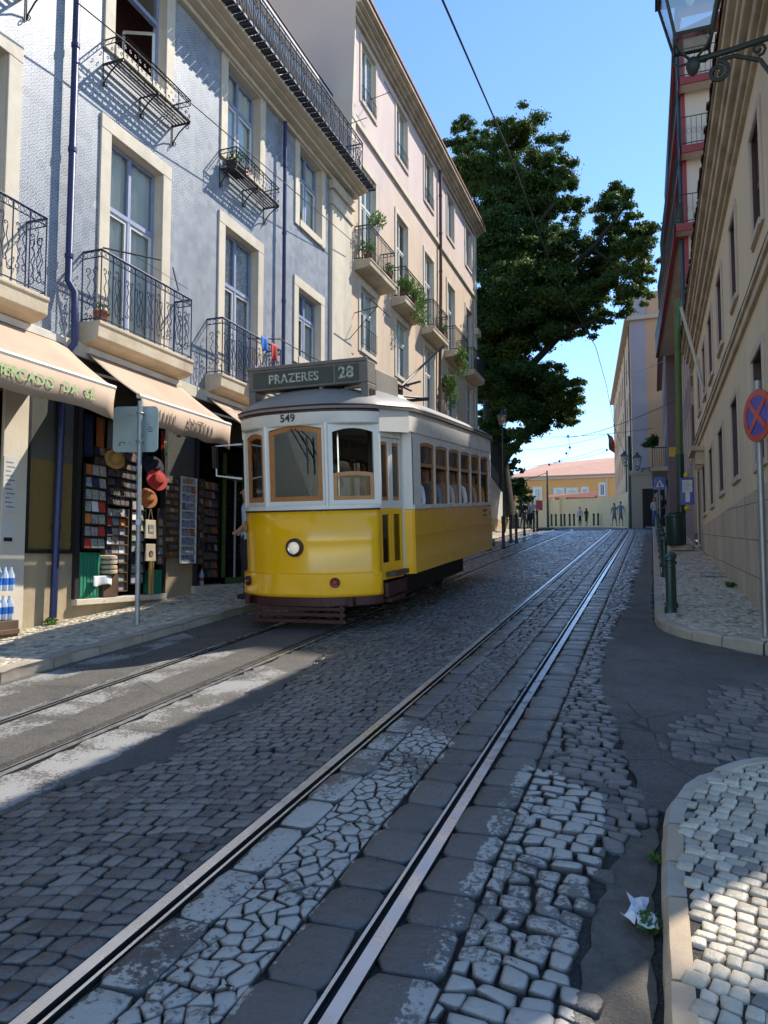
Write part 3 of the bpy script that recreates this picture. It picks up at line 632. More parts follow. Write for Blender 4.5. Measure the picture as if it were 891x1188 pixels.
def railing(par, X, Xf, y0, y1, z, h, face=1, style='scroll', mat='iron_blue', name='railing', pitch=.25):
    """iron railing: front at Xf, returns back to the wall X"""
    mb = MB().mat(mat)
    runs = [(lambda u, zz: (Xf, u, zz), y0, y1), (lambda u, zz: (u, y0, zz), Xf, X), (lambda u, zz: (u, y1, zz), Xf, X)]
    for M_, a, b in runs:
        lo, hi = min(a, b), max(a, b); mb.tube([M_(a, z+h), M_(b, z+h)], .017, 6); mb.tube([M_(a, z+.05), M_(b, z+.05)], .010, 4); mb.tube([M_(a, z+h-.10), M_(b, z+h-.10)], .009, 4)
        n = max(1, round((hi-lo)/(pitch if style != 'bars' else .11)))
        for i in range(n+1):
            u = a+(b-a)*i/n; mb.tube([M_(u, z), M_(u, z+h)], .011 if style != 'bars' else .008, 4)
            if style == 'bars' and i < n:
                um = u+(b-a)/n/2; rr = abs(b-a)/n*.42
                mb.tube([M_(um+rr*math.cos(k*math.pi/4), z+h-.052+rr*math.sin(k*math.pi/4)) for k in range(8)], .004, 3, closed=True)
                mb.tube([M_(um, z+.05+.0), M_(um-rr*.6, z+.14), M_(um+rr*.6, z+.24), M_(um, z+.33)], .004, 3)
        if style != 'bars':
            for i in range(n):
                u = a+(b-a)*i/n; v = a+(b-a)*(i+1)/n; lo_, hi_ = min(u, v), max(u, v)
                scroll_panel(mb, lo_+.012, hi_-.012, z+.06, z+h-.11, M_, .0075, (i % 2) if hi-lo > .8 else 0)
                for k in range(3):
                    um = lo_+(hi_-lo_)*(k+.5)/3; mb.tube([M_(um+.036*math.cos(q*math.pi/4), z+h-.055+.036*math.sin(q*math.pi/4)) for q in range(8)], .0045, 3, closed=True)
    return mb.build(name, par, smooth=True)
def slab(par, X, Xf, y0, y1, z0, z1, face=1, mat='stone_slab', name='balcony'):
    mb = MB().mat(mat); p = [(X, z0-.05), (Xf-face*.10, z0), (Xf-face*.01, z0+.05), (Xf, z1-.06), (Xf+face*.02, z1-.05), (Xf+face*.02, z1), (X, z1)]
    mb.hull([(x, y0, z) for x, z in p], [(x, y1, z) for x, z in p]); return mb.build(name, par, bevel=.012)
def pipe(par, pts, r, mat, name='downpipe', collars=True):
    mb = MB().mat(mat); mb.tube(pts, r, 10)
    if collars:
        a, b = Vector(pts[0]), Vector(pts[-1]); n = max(2, int((a-b).length/1.4))
        acc = 0
        for p, q in zip(pts[:-1], pts[1:]):
            p, q = Vector(p), Vector(q); L = (q-p).length; d = (q-p).normalized(); s = 1.0
            while s < L-.2: c = p+d*s; mb.tube([c-d*.03, c+d*.03], r*1.22, 10); s += 1.5
    return mb.build(name, par, smooth=True)
# ================================================================ LEFT: BLUE TILED HOUSE
XL = -7.5
B = thing('tiled_house', 'blue tiled townhouse with iron balconies above the souvenir shops', 'house', (XL, 9, G(9)))
ops = []
DO = [(5.52, 6.76, 4.90, 7.93), (8.64, 9.88, 4.90, 7.93), (11.78, 13.02, 4.90, 7.90), (14.86, 16.07, 6.20, 7.80)]
UP = [(5.52, 6.76, 9.35, 11.17), (8.66, 9.90, 9.35, 11.17), (11.80, 13.04, 9.35, 11.17), (14.88, 16.09, 9.40, 11.17)]
DO = [(2.4, 3.64, 4.9, 7.93)]+DO; UP = [(2.4, 3.64, 9.35, 11.17)]+UP
mb = MB().mat('azulejo'); wall_grid(mb, XL, -2, 16.62, 4.45, 11.2, DO+UP, 1, .25, 'stone_lios')
mb.build('wall', B)
for i, (a, b, c, d) in enumerate(DO):
    surround(B, XL, a, b, c, d, 1, .22, .035, bottom=(i == 4)); window(B, XL, a, b, c, d, 1, 'win_blue', 'french', ['curtain', 'room_dark', 'curtain', 'lace', 'curtain'][i])
for i, (a, b, c, d) in enumerate(UP):
    surround(B, XL, a, b, c, d, 1, .22, .035)
    if i == 2: window(B, XL, a, b, c, d, 1, 'win_blue', 'french', 'room_red', open_=1)
    elif i == 3: window(B, XL, a, b, c, d, 1, 'win_blue', 'french', 'curtain')
    else: window(B, XL, a, b, c, d, 1, 'win_blue', 'french', 'curtain')
for i, (a, b) in enumerate([(1.9, 4.1), (5.0, 7.2), (8.1, 10.35), (11.2, 13.5)]):
    s_ = slab(B, XL, -7.15, a, b, 4.62, 4.90); railing(s_, XL, -7.17, a+.05, b-.05, 4.90, 1.02)
    # folding clothes drier arm on the second
def cage(a, b):
    mb = MB().mat('iron_black'); Xf = -7.13; z0, z1 = 8.90, 9.27
    for k in range(6): x = XL+.06*k+.03; mb.box(x, x+.03, a, b, z0-.008, z0+.008)
    for yy in (a, (a+b)/2, b):
        mb.box(XL, Xf, yy-.012, yy+.012, z0-.02, z0-.008)
        mb.tube([(Xf+.0, yy, z0-.02), (Xf-.1, yy, z0-.05), (Xf-.22, yy, z0-.14), (XL+.04, yy, z0-.27), (XL+.02, yy, z0-.34)], .012, 5)
        mb.tube([(x, yy, zz) for x, zz in spiral((Xf-.05, z0-.075), .045, 1.1, R(90), 1)], .008, 4); mb.tube([(x, yy, zz) for x, zz in spiral((XL+.05, z0-.33), .04, 1.1, R(90), -1)], .008, 4)
        mb.tube([(XL+.012, yy, z0), (XL+.012, yy, z0-.36)], .010, 4)
    g = mb.build('window_grating', B, smooth=True)
    mb = MB().mat('iron_black')
    for M_, p, q in ((lambda u, zz: (Xf, u, zz), a, b), (lambda u, zz: (u, a, zz), XL, Xf), (lambda u, zz: (u, b, zz), XL, Xf)):
        for zz in (z0+.01, z1-.08, z1): mb.tube([M_(p, zz), M_(q, zz)], .010 if zz < z1 else .014, 4)
        n = max(2, round(abs(q-p)/.115))
        for i in range(n):
            u = p+(q-p)*i/n; um = u+(q-p)/n/2; w_ = abs(q-p)/n*.46
            if i % 3 == 0: mb.tube([M_(u, z0), M_(u, z1)], .009, 4)
            mb.tube([M_(x, y) for x, y in spiral((um-w_*.3, z0+.20), w_*.55, 1.0, R(90), 1, 8)], .006, 3); mb.tube([M_(x, y) for x, y in spiral((um+w_*.3, z0+.09), w_*.55, 1.0, R(-90), 1, 8)], .006, 3)
            mb.tube([M_(um-w_, z1-.08), M_(um, z1), M_(um+w_, z1-.08)], .005, 3)
    mb.build('railing', g, smooth=True)
for a in (5.35, 8.45, 11.58): cage(a, a+1.67)
# cornice, eave tiles, terrace railing, attic
mb = MB().mat('stone_lios')
for x, z0, z1 in ((-7.40, 11.2, 11.30), (-7.24, 11.30, 11.38), (-7.12, 11.38, 11.42), (-6.98, 11.42, 11.50)): mb.box(XL-.1, x, -2, 17.95 if x < -7.3 else 18.0, z0, z1)
mb.build('cornice', B, bevel=.015)
mb = MB().mat('tile_eave')
y = -2
while y < 17.9:
    mb.add([(XL, y+.02+.075*(1-math.cos(k*math.pi/4)), 11.56+.05*math.sin(k*math.pi/4)) for k in range(5)]+[(-6.80, y+.02+.075*(1-math.cos(k*math.pi/4)), 11.52+.05*math.sin(k*math.pi/4)) for k in range(5)], [(k, k+1, k+6, k+5) for k in range(4)]+[(9, 8, 7, 6, 5)])
    mb.add([(XL, y+.16, 11.52), (XL, y+.22, 11.52), (-6.78, y+.22, 11.50), (-6.78, y+.16, 11.50), (XL, y+.16, 11.50), (XL, y+.22, 11.50), (-6.80, y+.22, 11.47), (-6.80, y+.16, 11.47)], [(0, 1, 2, 3), (7, 6, 5, 4), (3, 2, 6, 7)])
    y += .2
mb.build('eave_tiles', B, smooth=True)
mb = MB().mat('stone_lios'); mb.box(-8.4, -7.02, -2, 17.9, 11.505, 11.515); mb.build('terrace', B)
railing(B, -8.3, -7.0, -1.8, 17.6, 11.62, .98, style='scroll', pitch=.26, name='terrace_railing')
mb = MB().mat('attic_white'); AH = [(a, b, 11.9, 13.6) for a, b in ((8.2, 9.3), (11.3, 12.4), (14.2, 15.3))]
wall_grid(mb, -8.4, -2, 17.9, 11.5, 14.1, AH, 1, .2); mb.box(-8.4, -8.0, -2, 17.9, 14.1, 14.35); mb.box(-8.4, -8.15, -2, 17.9, 13.85, 14.1)
mb.mat('azulejo'); 
for a, b in ((5.6, 7.9), (9.6, 11.0), (12.7, 13.9), (15.6, 17.6)): mb.box(-8.39, -8.385, a, b, 11.9, 13.6)
mb.build('attic_wall', B)
for a, b, c, d in AH: surround(B, -8.4, a, b, c, d, 1, .18, .12, 'attic_white', rv=.05); window(B, -8.4, a, b, c, d, 1, 'win_white', 'french')
MB().mat('terracotta').add([(-8.0, -2, 14.36), (-8.0, 17.9, 14.36), (-13, 17.9, 16), (-13, -2, 16), (-8.0, -2, 14.28), (-8.0, 17.9, 14.28), (-13, 17.9, 15.9), (-13, -2, 15.9)], [(0, 1, 2, 3), (7, 6, 5, 4), (0, 4, 5, 1), (1, 5, 6, 2), (2, 6, 7, 3), (3, 7, 4, 0)]).build('roof', B)
# stone pilaster between the two houses
mb = MB().mat('stone_lios'); mb.box(XL-.3, -7.42, 16.62, 17.9, 1.0, 11.2); mb.box(XL, -7.38, 16.58, 17.94, 10.55, 10.75); mb.box(XL, -7.34, 16.55, 17.96, 10.95, 11.195); mb.box(XL, -7.36, 16.58, 17.94, 4.5, 4.75); mb.build('pilaster', B, bevel=.012)
pipe(B, [(-7.36, 13.93, 11.15), (-7.36, 13.93, 3.6)], .042, 'blue_paint')
pipe(B, [(-7.38, 7.78, 11.2), (-7.38, 7.76, 5.35), (-7.30, 7.80, 5.2), (-7.30, 7.82, 4.5), (-7.40, 7.74, 4.3), (-7.40, 7.72, 3.0), (-7.40, 7.68, .82)], .048, 'blue_paint')
# ground floor
SH = [(5.0, 6.86, .62, 3.65), (8.15, 10.05, 1.02, 3.75), (10.95, 13.45, 1.12, 3.75), (14.2, 15.9, 1.3, 3.9)]
mb = MB().mat('ochre_plaster'); wall_grid(mb, XL, -2, 16.62, -.6, 1.70, SH, 1, .3)
mb.mat('tile_dark'); wall_grid(mb, XL, -2, 16.62, 1.70, 4.45, SH, 1, .3)
mb.build('shop_wall', B)
mb = MB().mat('stone_lios'); 
mb.box(XL, -7.455, 6.86, 7.24, .6, 3.95); mb.box(XL, -7.455, 13.5, 14.1, 1.0, 3.9)
mb.box(XL-.05, -7.43, -2, 16.62, 4.40, 4.60); mb.build('stone_pier', B, bevel=.01)
MB().mat('tile_gold').box(XL, -7.47, 7.30, 8.03, 1.72, 2.88).mat('tile_dark').box(XL, -7.47, 7.30, 8.03, 2.88, 3.9).mat('black').box(XL, -7.462, 7.24, 7.295, 1.7, 3.95).box(XL, -7.462, 8.035, 8.10, 1.7, 3.95).box(XL, -7.45, 7.24, 8.1, 1.66, 1.70).build('tile_panel', B)
# pale arch heads above the awnings
def arch_panel(yc, z0, r, mat='azulejo'):
    mb = MB().mat('stone_lios'); o = [(XL+.03, yc+r*math.cos(k*math.pi/16), z0+r*.75*math.sin(k*math.pi/16)) for k in range(17)]; i = [(XL+.03, yc+(r-.12)*math.cos(k*math.pi/16), z0+(r*.75-.12)*math.sin(k*math.pi/16)) for k in range(17)]
    mb.add(o+i, [(k, k+1, 18+k, 17+k) for k in range(16)]); mb.add(o+[(XL, y, z) for _, y, z in o], [(k+1, k, 17+k, 18+k) for k in range(16)])
    mb.mat(mat).add([(XL+.012, y, z) for _, y, z in i], [tuple(range(17))]); return mb.build('arch_head', B)
arch_panel(6.35, 3.75, .95); arch_panel(9.7, 3.75, .9) if False else None; arch_panel(11.0, 3.7, .55)
# shop interiors
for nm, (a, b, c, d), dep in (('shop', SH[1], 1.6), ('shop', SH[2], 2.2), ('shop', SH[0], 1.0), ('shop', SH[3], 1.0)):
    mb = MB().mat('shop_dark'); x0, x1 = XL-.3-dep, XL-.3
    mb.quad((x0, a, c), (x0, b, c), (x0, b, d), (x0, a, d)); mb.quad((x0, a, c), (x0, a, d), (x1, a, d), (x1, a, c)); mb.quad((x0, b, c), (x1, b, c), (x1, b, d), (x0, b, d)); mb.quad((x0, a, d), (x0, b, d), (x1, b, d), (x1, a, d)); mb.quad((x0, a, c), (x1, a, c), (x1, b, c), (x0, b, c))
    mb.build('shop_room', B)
MB().mat('wood_door').box(-7.68, -7.62, 5.0, 6.86, .62, 3.65).box(-7.62, -7.59, 5.1, 5.85, .8, 3.4).box(-7.62, -7.59, 5.98, 6.76, .8, 3.4).build('door', B, bevel=.01)
MB().mat('stone_lios').box(XL-.3, -7.40, 8.1, 10.10, .95, 1.035).build('sill', B, bevel=.01)
MB().mat('stone_lios').box(XL-.3, -7.42, 10.9, 13.5, .93, 1.125).build('doorstep', B, bevel=.01)
for a_, z_ in ((8.10, 1.035), (10.03, 1.035), (10.93, 1.125), (13.4, 1.125)): MB().mat('iron_black').box(-7.52, -7.44, a_, a_+.075, z_, 3.75).build('door_post', B)
mb = MB().mat('pole_green').box(-7.6, -7.55, 12.0, 12.06, 1.12, 3.6).box(-7.6, -7.55, 12.72, 12.78, 1.12, 3.6).box(-7.6, -7.55, 12.0, 12.78, 3.1, 3.2).box(-7.6, -7.55, 12.0, 12.78, 1.12, 1.25).mat('paper').box(-7.56, -7.54, 12.36, 12.40, 1.25, 3.1)
mb.build('shop_door', B)
# wires on the facade
wr = MB().mat('iron_black')
for k in range(3): wr.tube([(XL+.04+.01*k, y_, 4.38-.03*k-.02*math.sin(y_*2)) for y_ in frange(5, 16.5, .5)], .006, 4)
wr.build('cable', B)
# the house's posters and small plates
P_ = thing('wall_poster', 'faded paper notice with a list of handwritten lines on the stone pier', 'poster', (-7.45, 6.95, 2.2))
MB().mat('paper').box(-7.452, -7.448, 6.87, 7.08, 2.15, 2.85).build('sheet', P_)
mb = MB().mat('cl_grey')
for k in range(11): mb.box(-7.448, -7.4465, 6.90+.02*(k % 3 == 0), 7.04-.03*((k*7) % 3), 2.22+.055*k, 2.235+.055*k)
mb.build('writing', P_)
P_ = thing('wall_poster', 'small white poster with a dark strip low on the stone pier', 'poster', (-7.45, 6.95, 1.9))
MB().mat('paper').box(-7.452, -7.447, 6.87, 7.06, 1.78, 2.08).mat('black').box(-7.447, -7.446, 6.9, 7.03, 1.80, 1.85).build('sheet', P_)
# ================================================================ LEFT: PINK HOUSE
Pk = thing('pink_house', 'pink and peach plastered townhouse with plant filled balconies beyond the blue tiled house', 'house', (XL, 25, G(25)))
cy = [19.3, 22.35, 25.45, 28.58, 31.70]
ow = .56
P3 = [(c-ow, c+ow, 14.62, 16.38) for c in cy]; P2 = [(c-.58, c+.58, 9.78, 12.68) for c in cy]; P1 = [(c-.6, c+.6, 7.45 if i < 2 else 6.6, 9.22) for i, c in enumerate(cy)]
P0 = [(18.6, 20.0, 1.7, 4.7), (21.6, 23.1, 1.95, 5.0), (24.7, 26.2, 2.2, 5.2), (27.9, 29.3, 2.4, 5.4), (31.0, 32.4, 2.7, 5.6)]
mb = MB().mat('pink_plaster'); wall_grid(mb, XL, 17.9, 33.1, 1.0, 16.75, P3+P2+P1+P0, 1, .25, 'stone_lios')
mb.mat('pale_wall'); mb.quad((XL, 33.1, 1), (-16, 33.1, 1), (-16, 33.1, 16.75), (XL, 33.1, 16.75)); mb.mat('pale_wall'); mb.quad((XL, 17.9, 11.5), (-13, 17.9, 11.5), (-13, 17.88, 19.9), (-7.3, 17.88, 17.25)); mb.build('wall', Pk)
for i, h in enumerate(P3): surround(Pk, XL, *h, 1, .13, .03, 'pale_wall'); window(Pk, XL, *h, 1, 'win_white', 'plain' if i else 'plain', ['lace', 'curtain', 'shutter', 'lace', 'curtain'][i], back=.08)
for i, h in enumerate(P2): surround(Pk, XL, *h, 1, .15, .03, bottom=False); window(Pk, XL, *h, 1, 'win_white', 'french', ['curtain', 'room_dark', 'lace', 'curtain', 'shutter'][i], back=.1)
for i, h in enumerate(P1): surround(Pk, XL, *h, 1, .14, .03); window(Pk, XL, *h, 1, 'win_white', 'french', back=.1)
for i, h in enumerate(P0): surround(Pk, XL, *h, 1, .18, .04, bottom=False); window(Pk, XL, *h, 1, 'win_brown', 'french', 'room_dark', back=.12, inner='win_brown')
for i, c in enumerate(cy):
    s_ = slab(Pk, XL, -7.03, c-1.05, c+1.05, 9.52, 9.76); railing(s_, XL, -7.05, c-1.0, c+1.0, 9.76, .95, style='bars', mat='iron_black')
for i in (0, 1, 2): # low window bars
    a, b = P3[i][:2]; mb = MB().mat('iron_blue')
    for zz in (14.72, 15.05): mb.tube([(XL+.05, a, zz), (XL+.05, b, zz)], .01, 4)
    for k in range(9): y_ = a+(b-a)*k/8; mb.tube([(XL+.05, y_, 14.64), (XL+.05, y_, 15.05)], .006, 4)
    mb.build('window_guard', Pk)
a, b = P1[0][:2]; mb = MB().mat('iron_black')
for zz in (7.6, 8.1): mb.tube([(XL+.05, a, zz), (XL+.05, b, zz)], .01, 4)
for k in range(9): y_ = a+(b-a)*k/8; mb.tube([(XL+.05, y_, 7.55), (XL+.05, y_, 8.1)], .006, 4)
mb.build('window_guard', Pk)
mb = MB().mat('stone_lios'); mb.box(XL-.1, -7.42, 17.9, 33.12, 13.62, 13.78); mb.build('string_course', Pk, bevel=.01)
mb = MB().mat('cornice_old')
for x, z0, z1 in ((-7.40, 16.62, 16.74), (-7.30, 16.74, 16.84), (-7.18, 16.84, 16.94), (-7.06, 16.94, 17.06)): mb.box(XL-.3, x, 17.9, 33.2+(7.5+x)*.5, z0, z1)
mb.build('cornice', Pk, bevel=.015)
mb = MB().mat('stone_lios'); mb.box(XL, -7.44, 17.9, 18.2, 11.6, 16.62); mb.build('quoin', Pk, bevel=.01); mb = MB().mat('stone_lios'); mb.box(XL, -7.44, 32.75, 33.12, 3, 16.62); mb.box(-7.5, -7.3, 32.7, 33.3, 11.9, 12.2); mb.build('quoin', Pk, bevel=.01)
MB().mat('terracotta').hull([(-7.02, 17.9, 17.07), (-7.02, 33.3, 17.07), (-13, 33.3, 19.6), (-13, 17.9, 19.6)], [(-7.02, 17.9, 17.14), (-7.02, 33.3, 17.14), (-13, 33.3, 19.7), (-13, 17.9, 19.7)]).build('roof', Pk)
pipe(Pk, [(-7.40, 26.75, 16.6), (-7.40, 26.72, 12), (-7.40, 26.4, 6.0), (-7.4, 26.4, 2.2)], .06, 'win_brown')
MB().mat('iron_black').tube([(XL, 17.6, 13.2), (-6.9, 17.7, 13.35)], .012, 4).build('drying_arm', Pk)
MB().mat('iron_black').tube([(XL, 19.4, 15.0), (-6.85, 19.4, 15.1)], .012, 4).tube([(-6.86, 18.9, 15.1), (-6.86, 19.9, 15.1)], .012, 4).build('drying_arm', Pk)
MB().mat('iron_black').tube([(XL, 18.3, 8.3), (-6.8, 18.3, 8.4)], .014, 4).tube([(-6.8, 17.6, 8.38), (-6.8, 19.2, 8.38)], .014, 4).tube([(XL, 17.7, 7.3), (-6.8, 18.2, 8.36)], .010, 4).build('drying_arm', Pk)
# ================================================================ AWNINGS
def awning(y0f, y1f, y0w, y1w, label, txt, tmat, tsize, zt=4.50, zb=3.74, Xf=-6.32, vd=.34, scallop=False):
    T = thing('shop_awning', label, 'awning', (XL, (y0w+y1w)/2, zb), 'awnings over the souvenir shops')
    n = 14; vs = []
    for i in range(n+1):
        t = i/n; yw = y0w+(y1w-y0w)*t; yf = y0f+(y1f-y0f)*t
        for j in range(7):
            s = j/6; sag = -.05*math.sin(math.pi*s)*(1 if 0 < i < n else .6); vs.append((XL+.06+(Xf-XL-.06)*s, yw+(yf-yw)*s, zt+(zb-zt)*s+sag))
    mb = MB().mat('awning').add(vs, [(i*7+j, i*7+j+1, (i+1)*7+j+1, (i+1)*7+j) for i in range(n) for j in range(6)])
    o = mb.build('canopy', T, smooth='all'); sd = o.modifiers.new('thick', 'SOLIDIFY'); sd.thickness = .006
    MB().mat('awning_bar').tube([(Xf, y0f-.02, zb-.01), (Xf, y1f+.02, zb-.01)], .035, 8).build('front_bar', T, smooth=True)
    vs = []; n = 40
    for i in range(n+1):
        y = y0f+(y1f-y0f)*i/n; d = vd*(1+.05*math.sin(i*.5)); end = max(0, (i-n+5)/5); o_ = .007*math.sin(i*.9)
        vs += [(Xf+.03, y, zb-.04), (Xf+.035+o_*.5, y-end*.03, zb-.04-d*.5), (Xf+.02+o_, y-end*.06+(.05*end if i == n else 0), zb-.04-d-.02*end)]
    mb = MB().mat('awning').add(vs, [(3*i+k, 3*i+3+k, 3*i+4+k, 3*i+1+k) for i in range(n) for k in range(2)]); o = mb.build('valance', T, smooth='all'); sd = o.modifiers.new('thick', 'SOLIDIFY'); sd.thickness = .004
    if txt: text(txt, tsize, 'lettering', tmat, o, faceX((Xf+.057, (y0f+y1f)/2+.1 if y0f > 5 else 6.33, zb-.20)), .001, .002)
    if txt == 'ANT':
        mb = MB().mat('awn_dark')
        for k in range(9):
            q = (y0f+.35+.085*k) if k < 5 else (y1f-.85+.09*(k-5)); mb.hull([(Xf+.05, q, zb-.27), (Xf+.05, q+.035, zb-.27), (Xf+.052, q+.035, zb-.27), (Xf+.052, q, zb-.27)], [(Xf+.05, q+.015, zb-.13-.02*(k % 3)), (Xf+.05, q+.04, zb-.13), (Xf+.052, q+.04, zb-.13), (Xf+.052, q+.015, zb-.13-.02*(k % 3))])
        mb.build('faded_lettering', o)
    mb = MB().mat('awning_bar')
    for ya, yb in ((y0w+.15, y0f+.15), (y1w-.15, y1f-.15)):
        mb.tube([(XL, ya, zt-.25), (XL+.55, (ya+yb)/2+.1, zt-.42), (Xf, yb, zb-.02)], .02, 6)
    mb.box(XL, XL+.10, y0w, y1w, zt-.02, zt+.07); mb.build('awning_arm', T)
    mb = MB().mat('awning_end')
    for yw, yf in ((y0w, y0f), (y1w, y1f)): mb.quad((XL+.06, yw, zt-.01), (Xf, yf, zb-.04), (XL+.06, yw, zb+.1))
    return T
awning(2.6, 7.45, 2.9, 7.75, 'beige shop awning with green lettering on its front flap, nearest to the camera', 'MERCADO  DA  SÉ', 'awn_green', .17)
awning(7.95, 10.15, 8.2, 10.4, 'beige shop awning with dark faded lettering, above the hanging hats and tote bags', 'ANT', 'awn_dark', .2)
awning(11.0, 13.5, 11.2, 13.6, 'plain beige shop awning behind the front corner of the tram', '', 'awn_dark', .2, vd=.15)
# ================================================================ RIGHT: CREAM HOUSE
XR = 1.22
Cr = thing('cream_house', 'long two storey cream house with ashlar base and tiled eave along the right pavement', 'house', (XR, 14, G(14)))
U = [(8.85, 9.60, 5.35, 6.60), (11.40, 12.15, 5.38, 6.60), (13.72, 14.62, 5.35, 6.62), (15.95, 16.95, 5.35, 6.62), (18.0, 18.85, 5.38, 6.55), (20.1, 21.0, 5.4, 6.55)]
Lw = [(9.2, 10.08, 2.72, 4.02), (11.85, 12.75, 2.82, 4.0), (14.3, 15.25, 2.82, 3.95), (16.75, 17.65, 2.75, 3.95), (19.1, 20.2, 2.72, 3.88), (21.4, 22.2, 2.0, 4.0)]
zb0 = 2.45
mb = MB().mat('cream_wall'); wall_grid(mb, XR, 7.4, 23.2, zb0, 7.35, U+Lw, -1, .22, 'win_brown')
mb.mat('ashlar'); wall_grid(mb, XR, 7.4, 23.2, -.2, zb0, [(21.4, 22.2, 2.0, zb0)], -1, .22)
mb.mat('cream_wall'); mb.quad((XR, 7.4, 0), (3.3, 7.4, 0), (3.3, 7.4, 8.5), (XR, 7.4, 7.75)); mb.quad((3.3, 7.4, 0), (3.3, 23.2, 0), (3.3, 23.2, 8.5), (3.3, 7.4, 8.5)); mb.mat('ochre_plaster').box(3.3, 14, 7.4, 7.7, 0, 4.7).mat('stone_lios').box(3.3, 14, 7.35, 7.75, 4.7, 4.8); mb.build('wall', Cr)  # unseen rear cut back to a low yard wall so sun reaches the pavement
for h in U: surround(Cr, XR, *h, -1, .10, .03, 'pale_wall'); window(Cr, XR, *h, -1, 'win_brown', 'sash', 'curtain', back=.05, inner='win_white')
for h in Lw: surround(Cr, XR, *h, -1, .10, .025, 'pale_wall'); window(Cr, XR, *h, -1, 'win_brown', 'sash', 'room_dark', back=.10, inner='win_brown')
mb = MB().mat('stone_slab'); mb.box(XR, XR-.05, 7.4, 23.2, 4.62, 4.74); mb.box(XR, XR-.085, 7.4, 23.2, 4.74, 4.80); mb.build('string_course', Cr, bevel=.008)
pipe(Cr, [(XR-.05, y_, 4.86+(y_-7.4)*.004+.012*math.sin(y_*3)) for y_ in frange(7.6, 23, .4)], .022, 'black', 'cable', False)
mb = MB().mat('ashlar'); mb.box(XR, XR-.04, 7.4, 23.2, -.2, 1.9); mb.build('plinth', Cr) if False else None
mb = MB().mat('cornice_old')
for x, z0, z1 in ((XR-.06, 7.12, 7.2), (XR-.12, 7.2, 7.36), (XR-.20, 7.36, 7.5), (XR-.24, 7.5, 7.62), (XR-.32, 7.62, 7.74)): mb.box(XR+.3, x, 7.3, 23.3, z0, z1)
mb.build('cornice', Cr, bevel=.015)
def tiled_roof(name, par, xe, ye0, ye1, ze, xr, zr, mat, pitch=.2, end=-1):
    mb = MB().mat(mat); y = ye0; n = 4
    while y < ye1:
        a = [(xe, y+.0+.08*(1-math.cos(k*math.pi/n)), ze+.06*math.sin(k*math.pi/n)+random.uniform(-.003, .003)) for k in range(n+1)]; b = [(xr, q[1], q[2]-ze+zr) for q in a]
        j = random.uniform(-.02, .02); a = [(p[0]+j, p[1], p[2]) for p in a]
        mb.add(a+b, [(k, k+1, n+2+k, n+1+k) for k in range(n)]+[tuple(range(n+1))])
        mb.add([(xe+.0, y+.14, ze+.005), (xe, y+pitch+.02, ze+.005), (xr, y+pitch+.02, zr), (xr, y+.14, zr), (xe, y+.14, ze-.03), (xe, y+pitch+.02, ze-.03)], [(0, 1, 2, 3), (0, 4, 5, 1)])
        y += pitch
    return mb.build(name, par, smooth=True)
tiled_roof('roof', Cr, .84, 7.2, 23.3, 7.76, 3.5, 8.75, 'terracotta_old')
MB().mat('cornice_old').hull([(.87, 7.25, 7.72), (.87, 23.3, 7.72), (3.45, 23.3, 8.66), (3.45, 7.25, 8.66)], [(.87, 7.25, 7.745), (.87, 23.3, 7.745), (3.45, 23.3, 8.71), (3.45, 7.25, 8.71)]).build('roof_board', Cr)
# stone door hood with brackets, and a slanting flagpole
a = onX(822, 478, XR); mb = MB().mat('stone_slab'); y_ = 20.0
mb.box(XR, XR-.3, y_-.7, y_+.7, 4.22, 4.34); mb.box(XR, XR-.2, y_-.6, y_-.45, 3.9, 4.22); mb.box(XR, XR-.2, y_+.45, y_+.6, 3.9, 4.22); mb.build('door_hood', Cr, bevel=.01)
pa = onX(818, 458, XR-.02); 
FP = thing('flagpole', 'bare white flagpole slanting out from the cream house wall', 'flagpole', pa)
pt = onY(790, 356, pa.y-.6)
MB().mat('win_white').tube([pa, pt], .035, 8).build('pole', FP, smooth=True); MB().mat('iron_black').tube([pa+Vector((.06, 0, -.35)), pa.lerp(pt, .12)], .015, 5).tube([pa+Vector((.06, 0, -.02)), pa+(pt-pa)*.03], .03, 6).build('bracket', FP)
# ================================================================ RIGHT: TALL HOUSE WITH LONG BALCONIES
Rd = thing('balcony_house', 'tall mauve house with long red edged balconies behind the cream house roof', 'house', (1.3, 30, G(30)))
Y0, Y1 = 23.35, 37.; HT = 17.4
mb = MB().mat('mauve_wall'); wx0, wx1 = 1.25, .95
rows = []
for k in range(9): rows.append((24.2+k*1.45, 25.0+k*1.45))
holes = [(a, b, z, z+1.7) for a, b in rows for z in (4.6, 7.2, 9.7, 12.3, 14.7)]
wall_grid(mb, 1.15, Y0, Y1, 1.5, HT, holes, -1, .2, 'pale_wall'); mb.mat('pale_wall'); mb.quad((1.15, Y0, 7), (5, Y0, 7), (5, Y0, HT), (1.15, Y0, HT)); mb.quad((1.15, Y1, 1.5), (5, Y1, 1.5), (5, Y1, HT), (1.15, Y1, HT))
mb.build('wall', Rd)
for i, h in enumerate(holes):
    MB().mat('win_white' if i % 3 else 'win_dark').box(1.25, 1.28, h[0], h[0]+.06, h[2], h[3]).box(1.25, 1.28, h[1]-.06, h[1], h[2], h[3]).box(1.25, 1.28, (h[0]+h[1])/2-.03, (h[0]+h[1])/2+.03, h[2], h[3]).mat('curtain').box(1.3, 1.31, h[0]-.02, h[1]+.02, h[2], h[3]).build('window', Rd) if h[2] < 10 and h[0] > 28 else MB().mat('curtain').box(1.3, 1.31, h[0]-.02, h[1]+.02, h[2], h[3]).build('window', Rd)
lv = [((783, 259), (762, 425)), ((789.8, 168), (765, 370)), ((796, 86), (768, 322)), ((800, 10), (773, 257))]
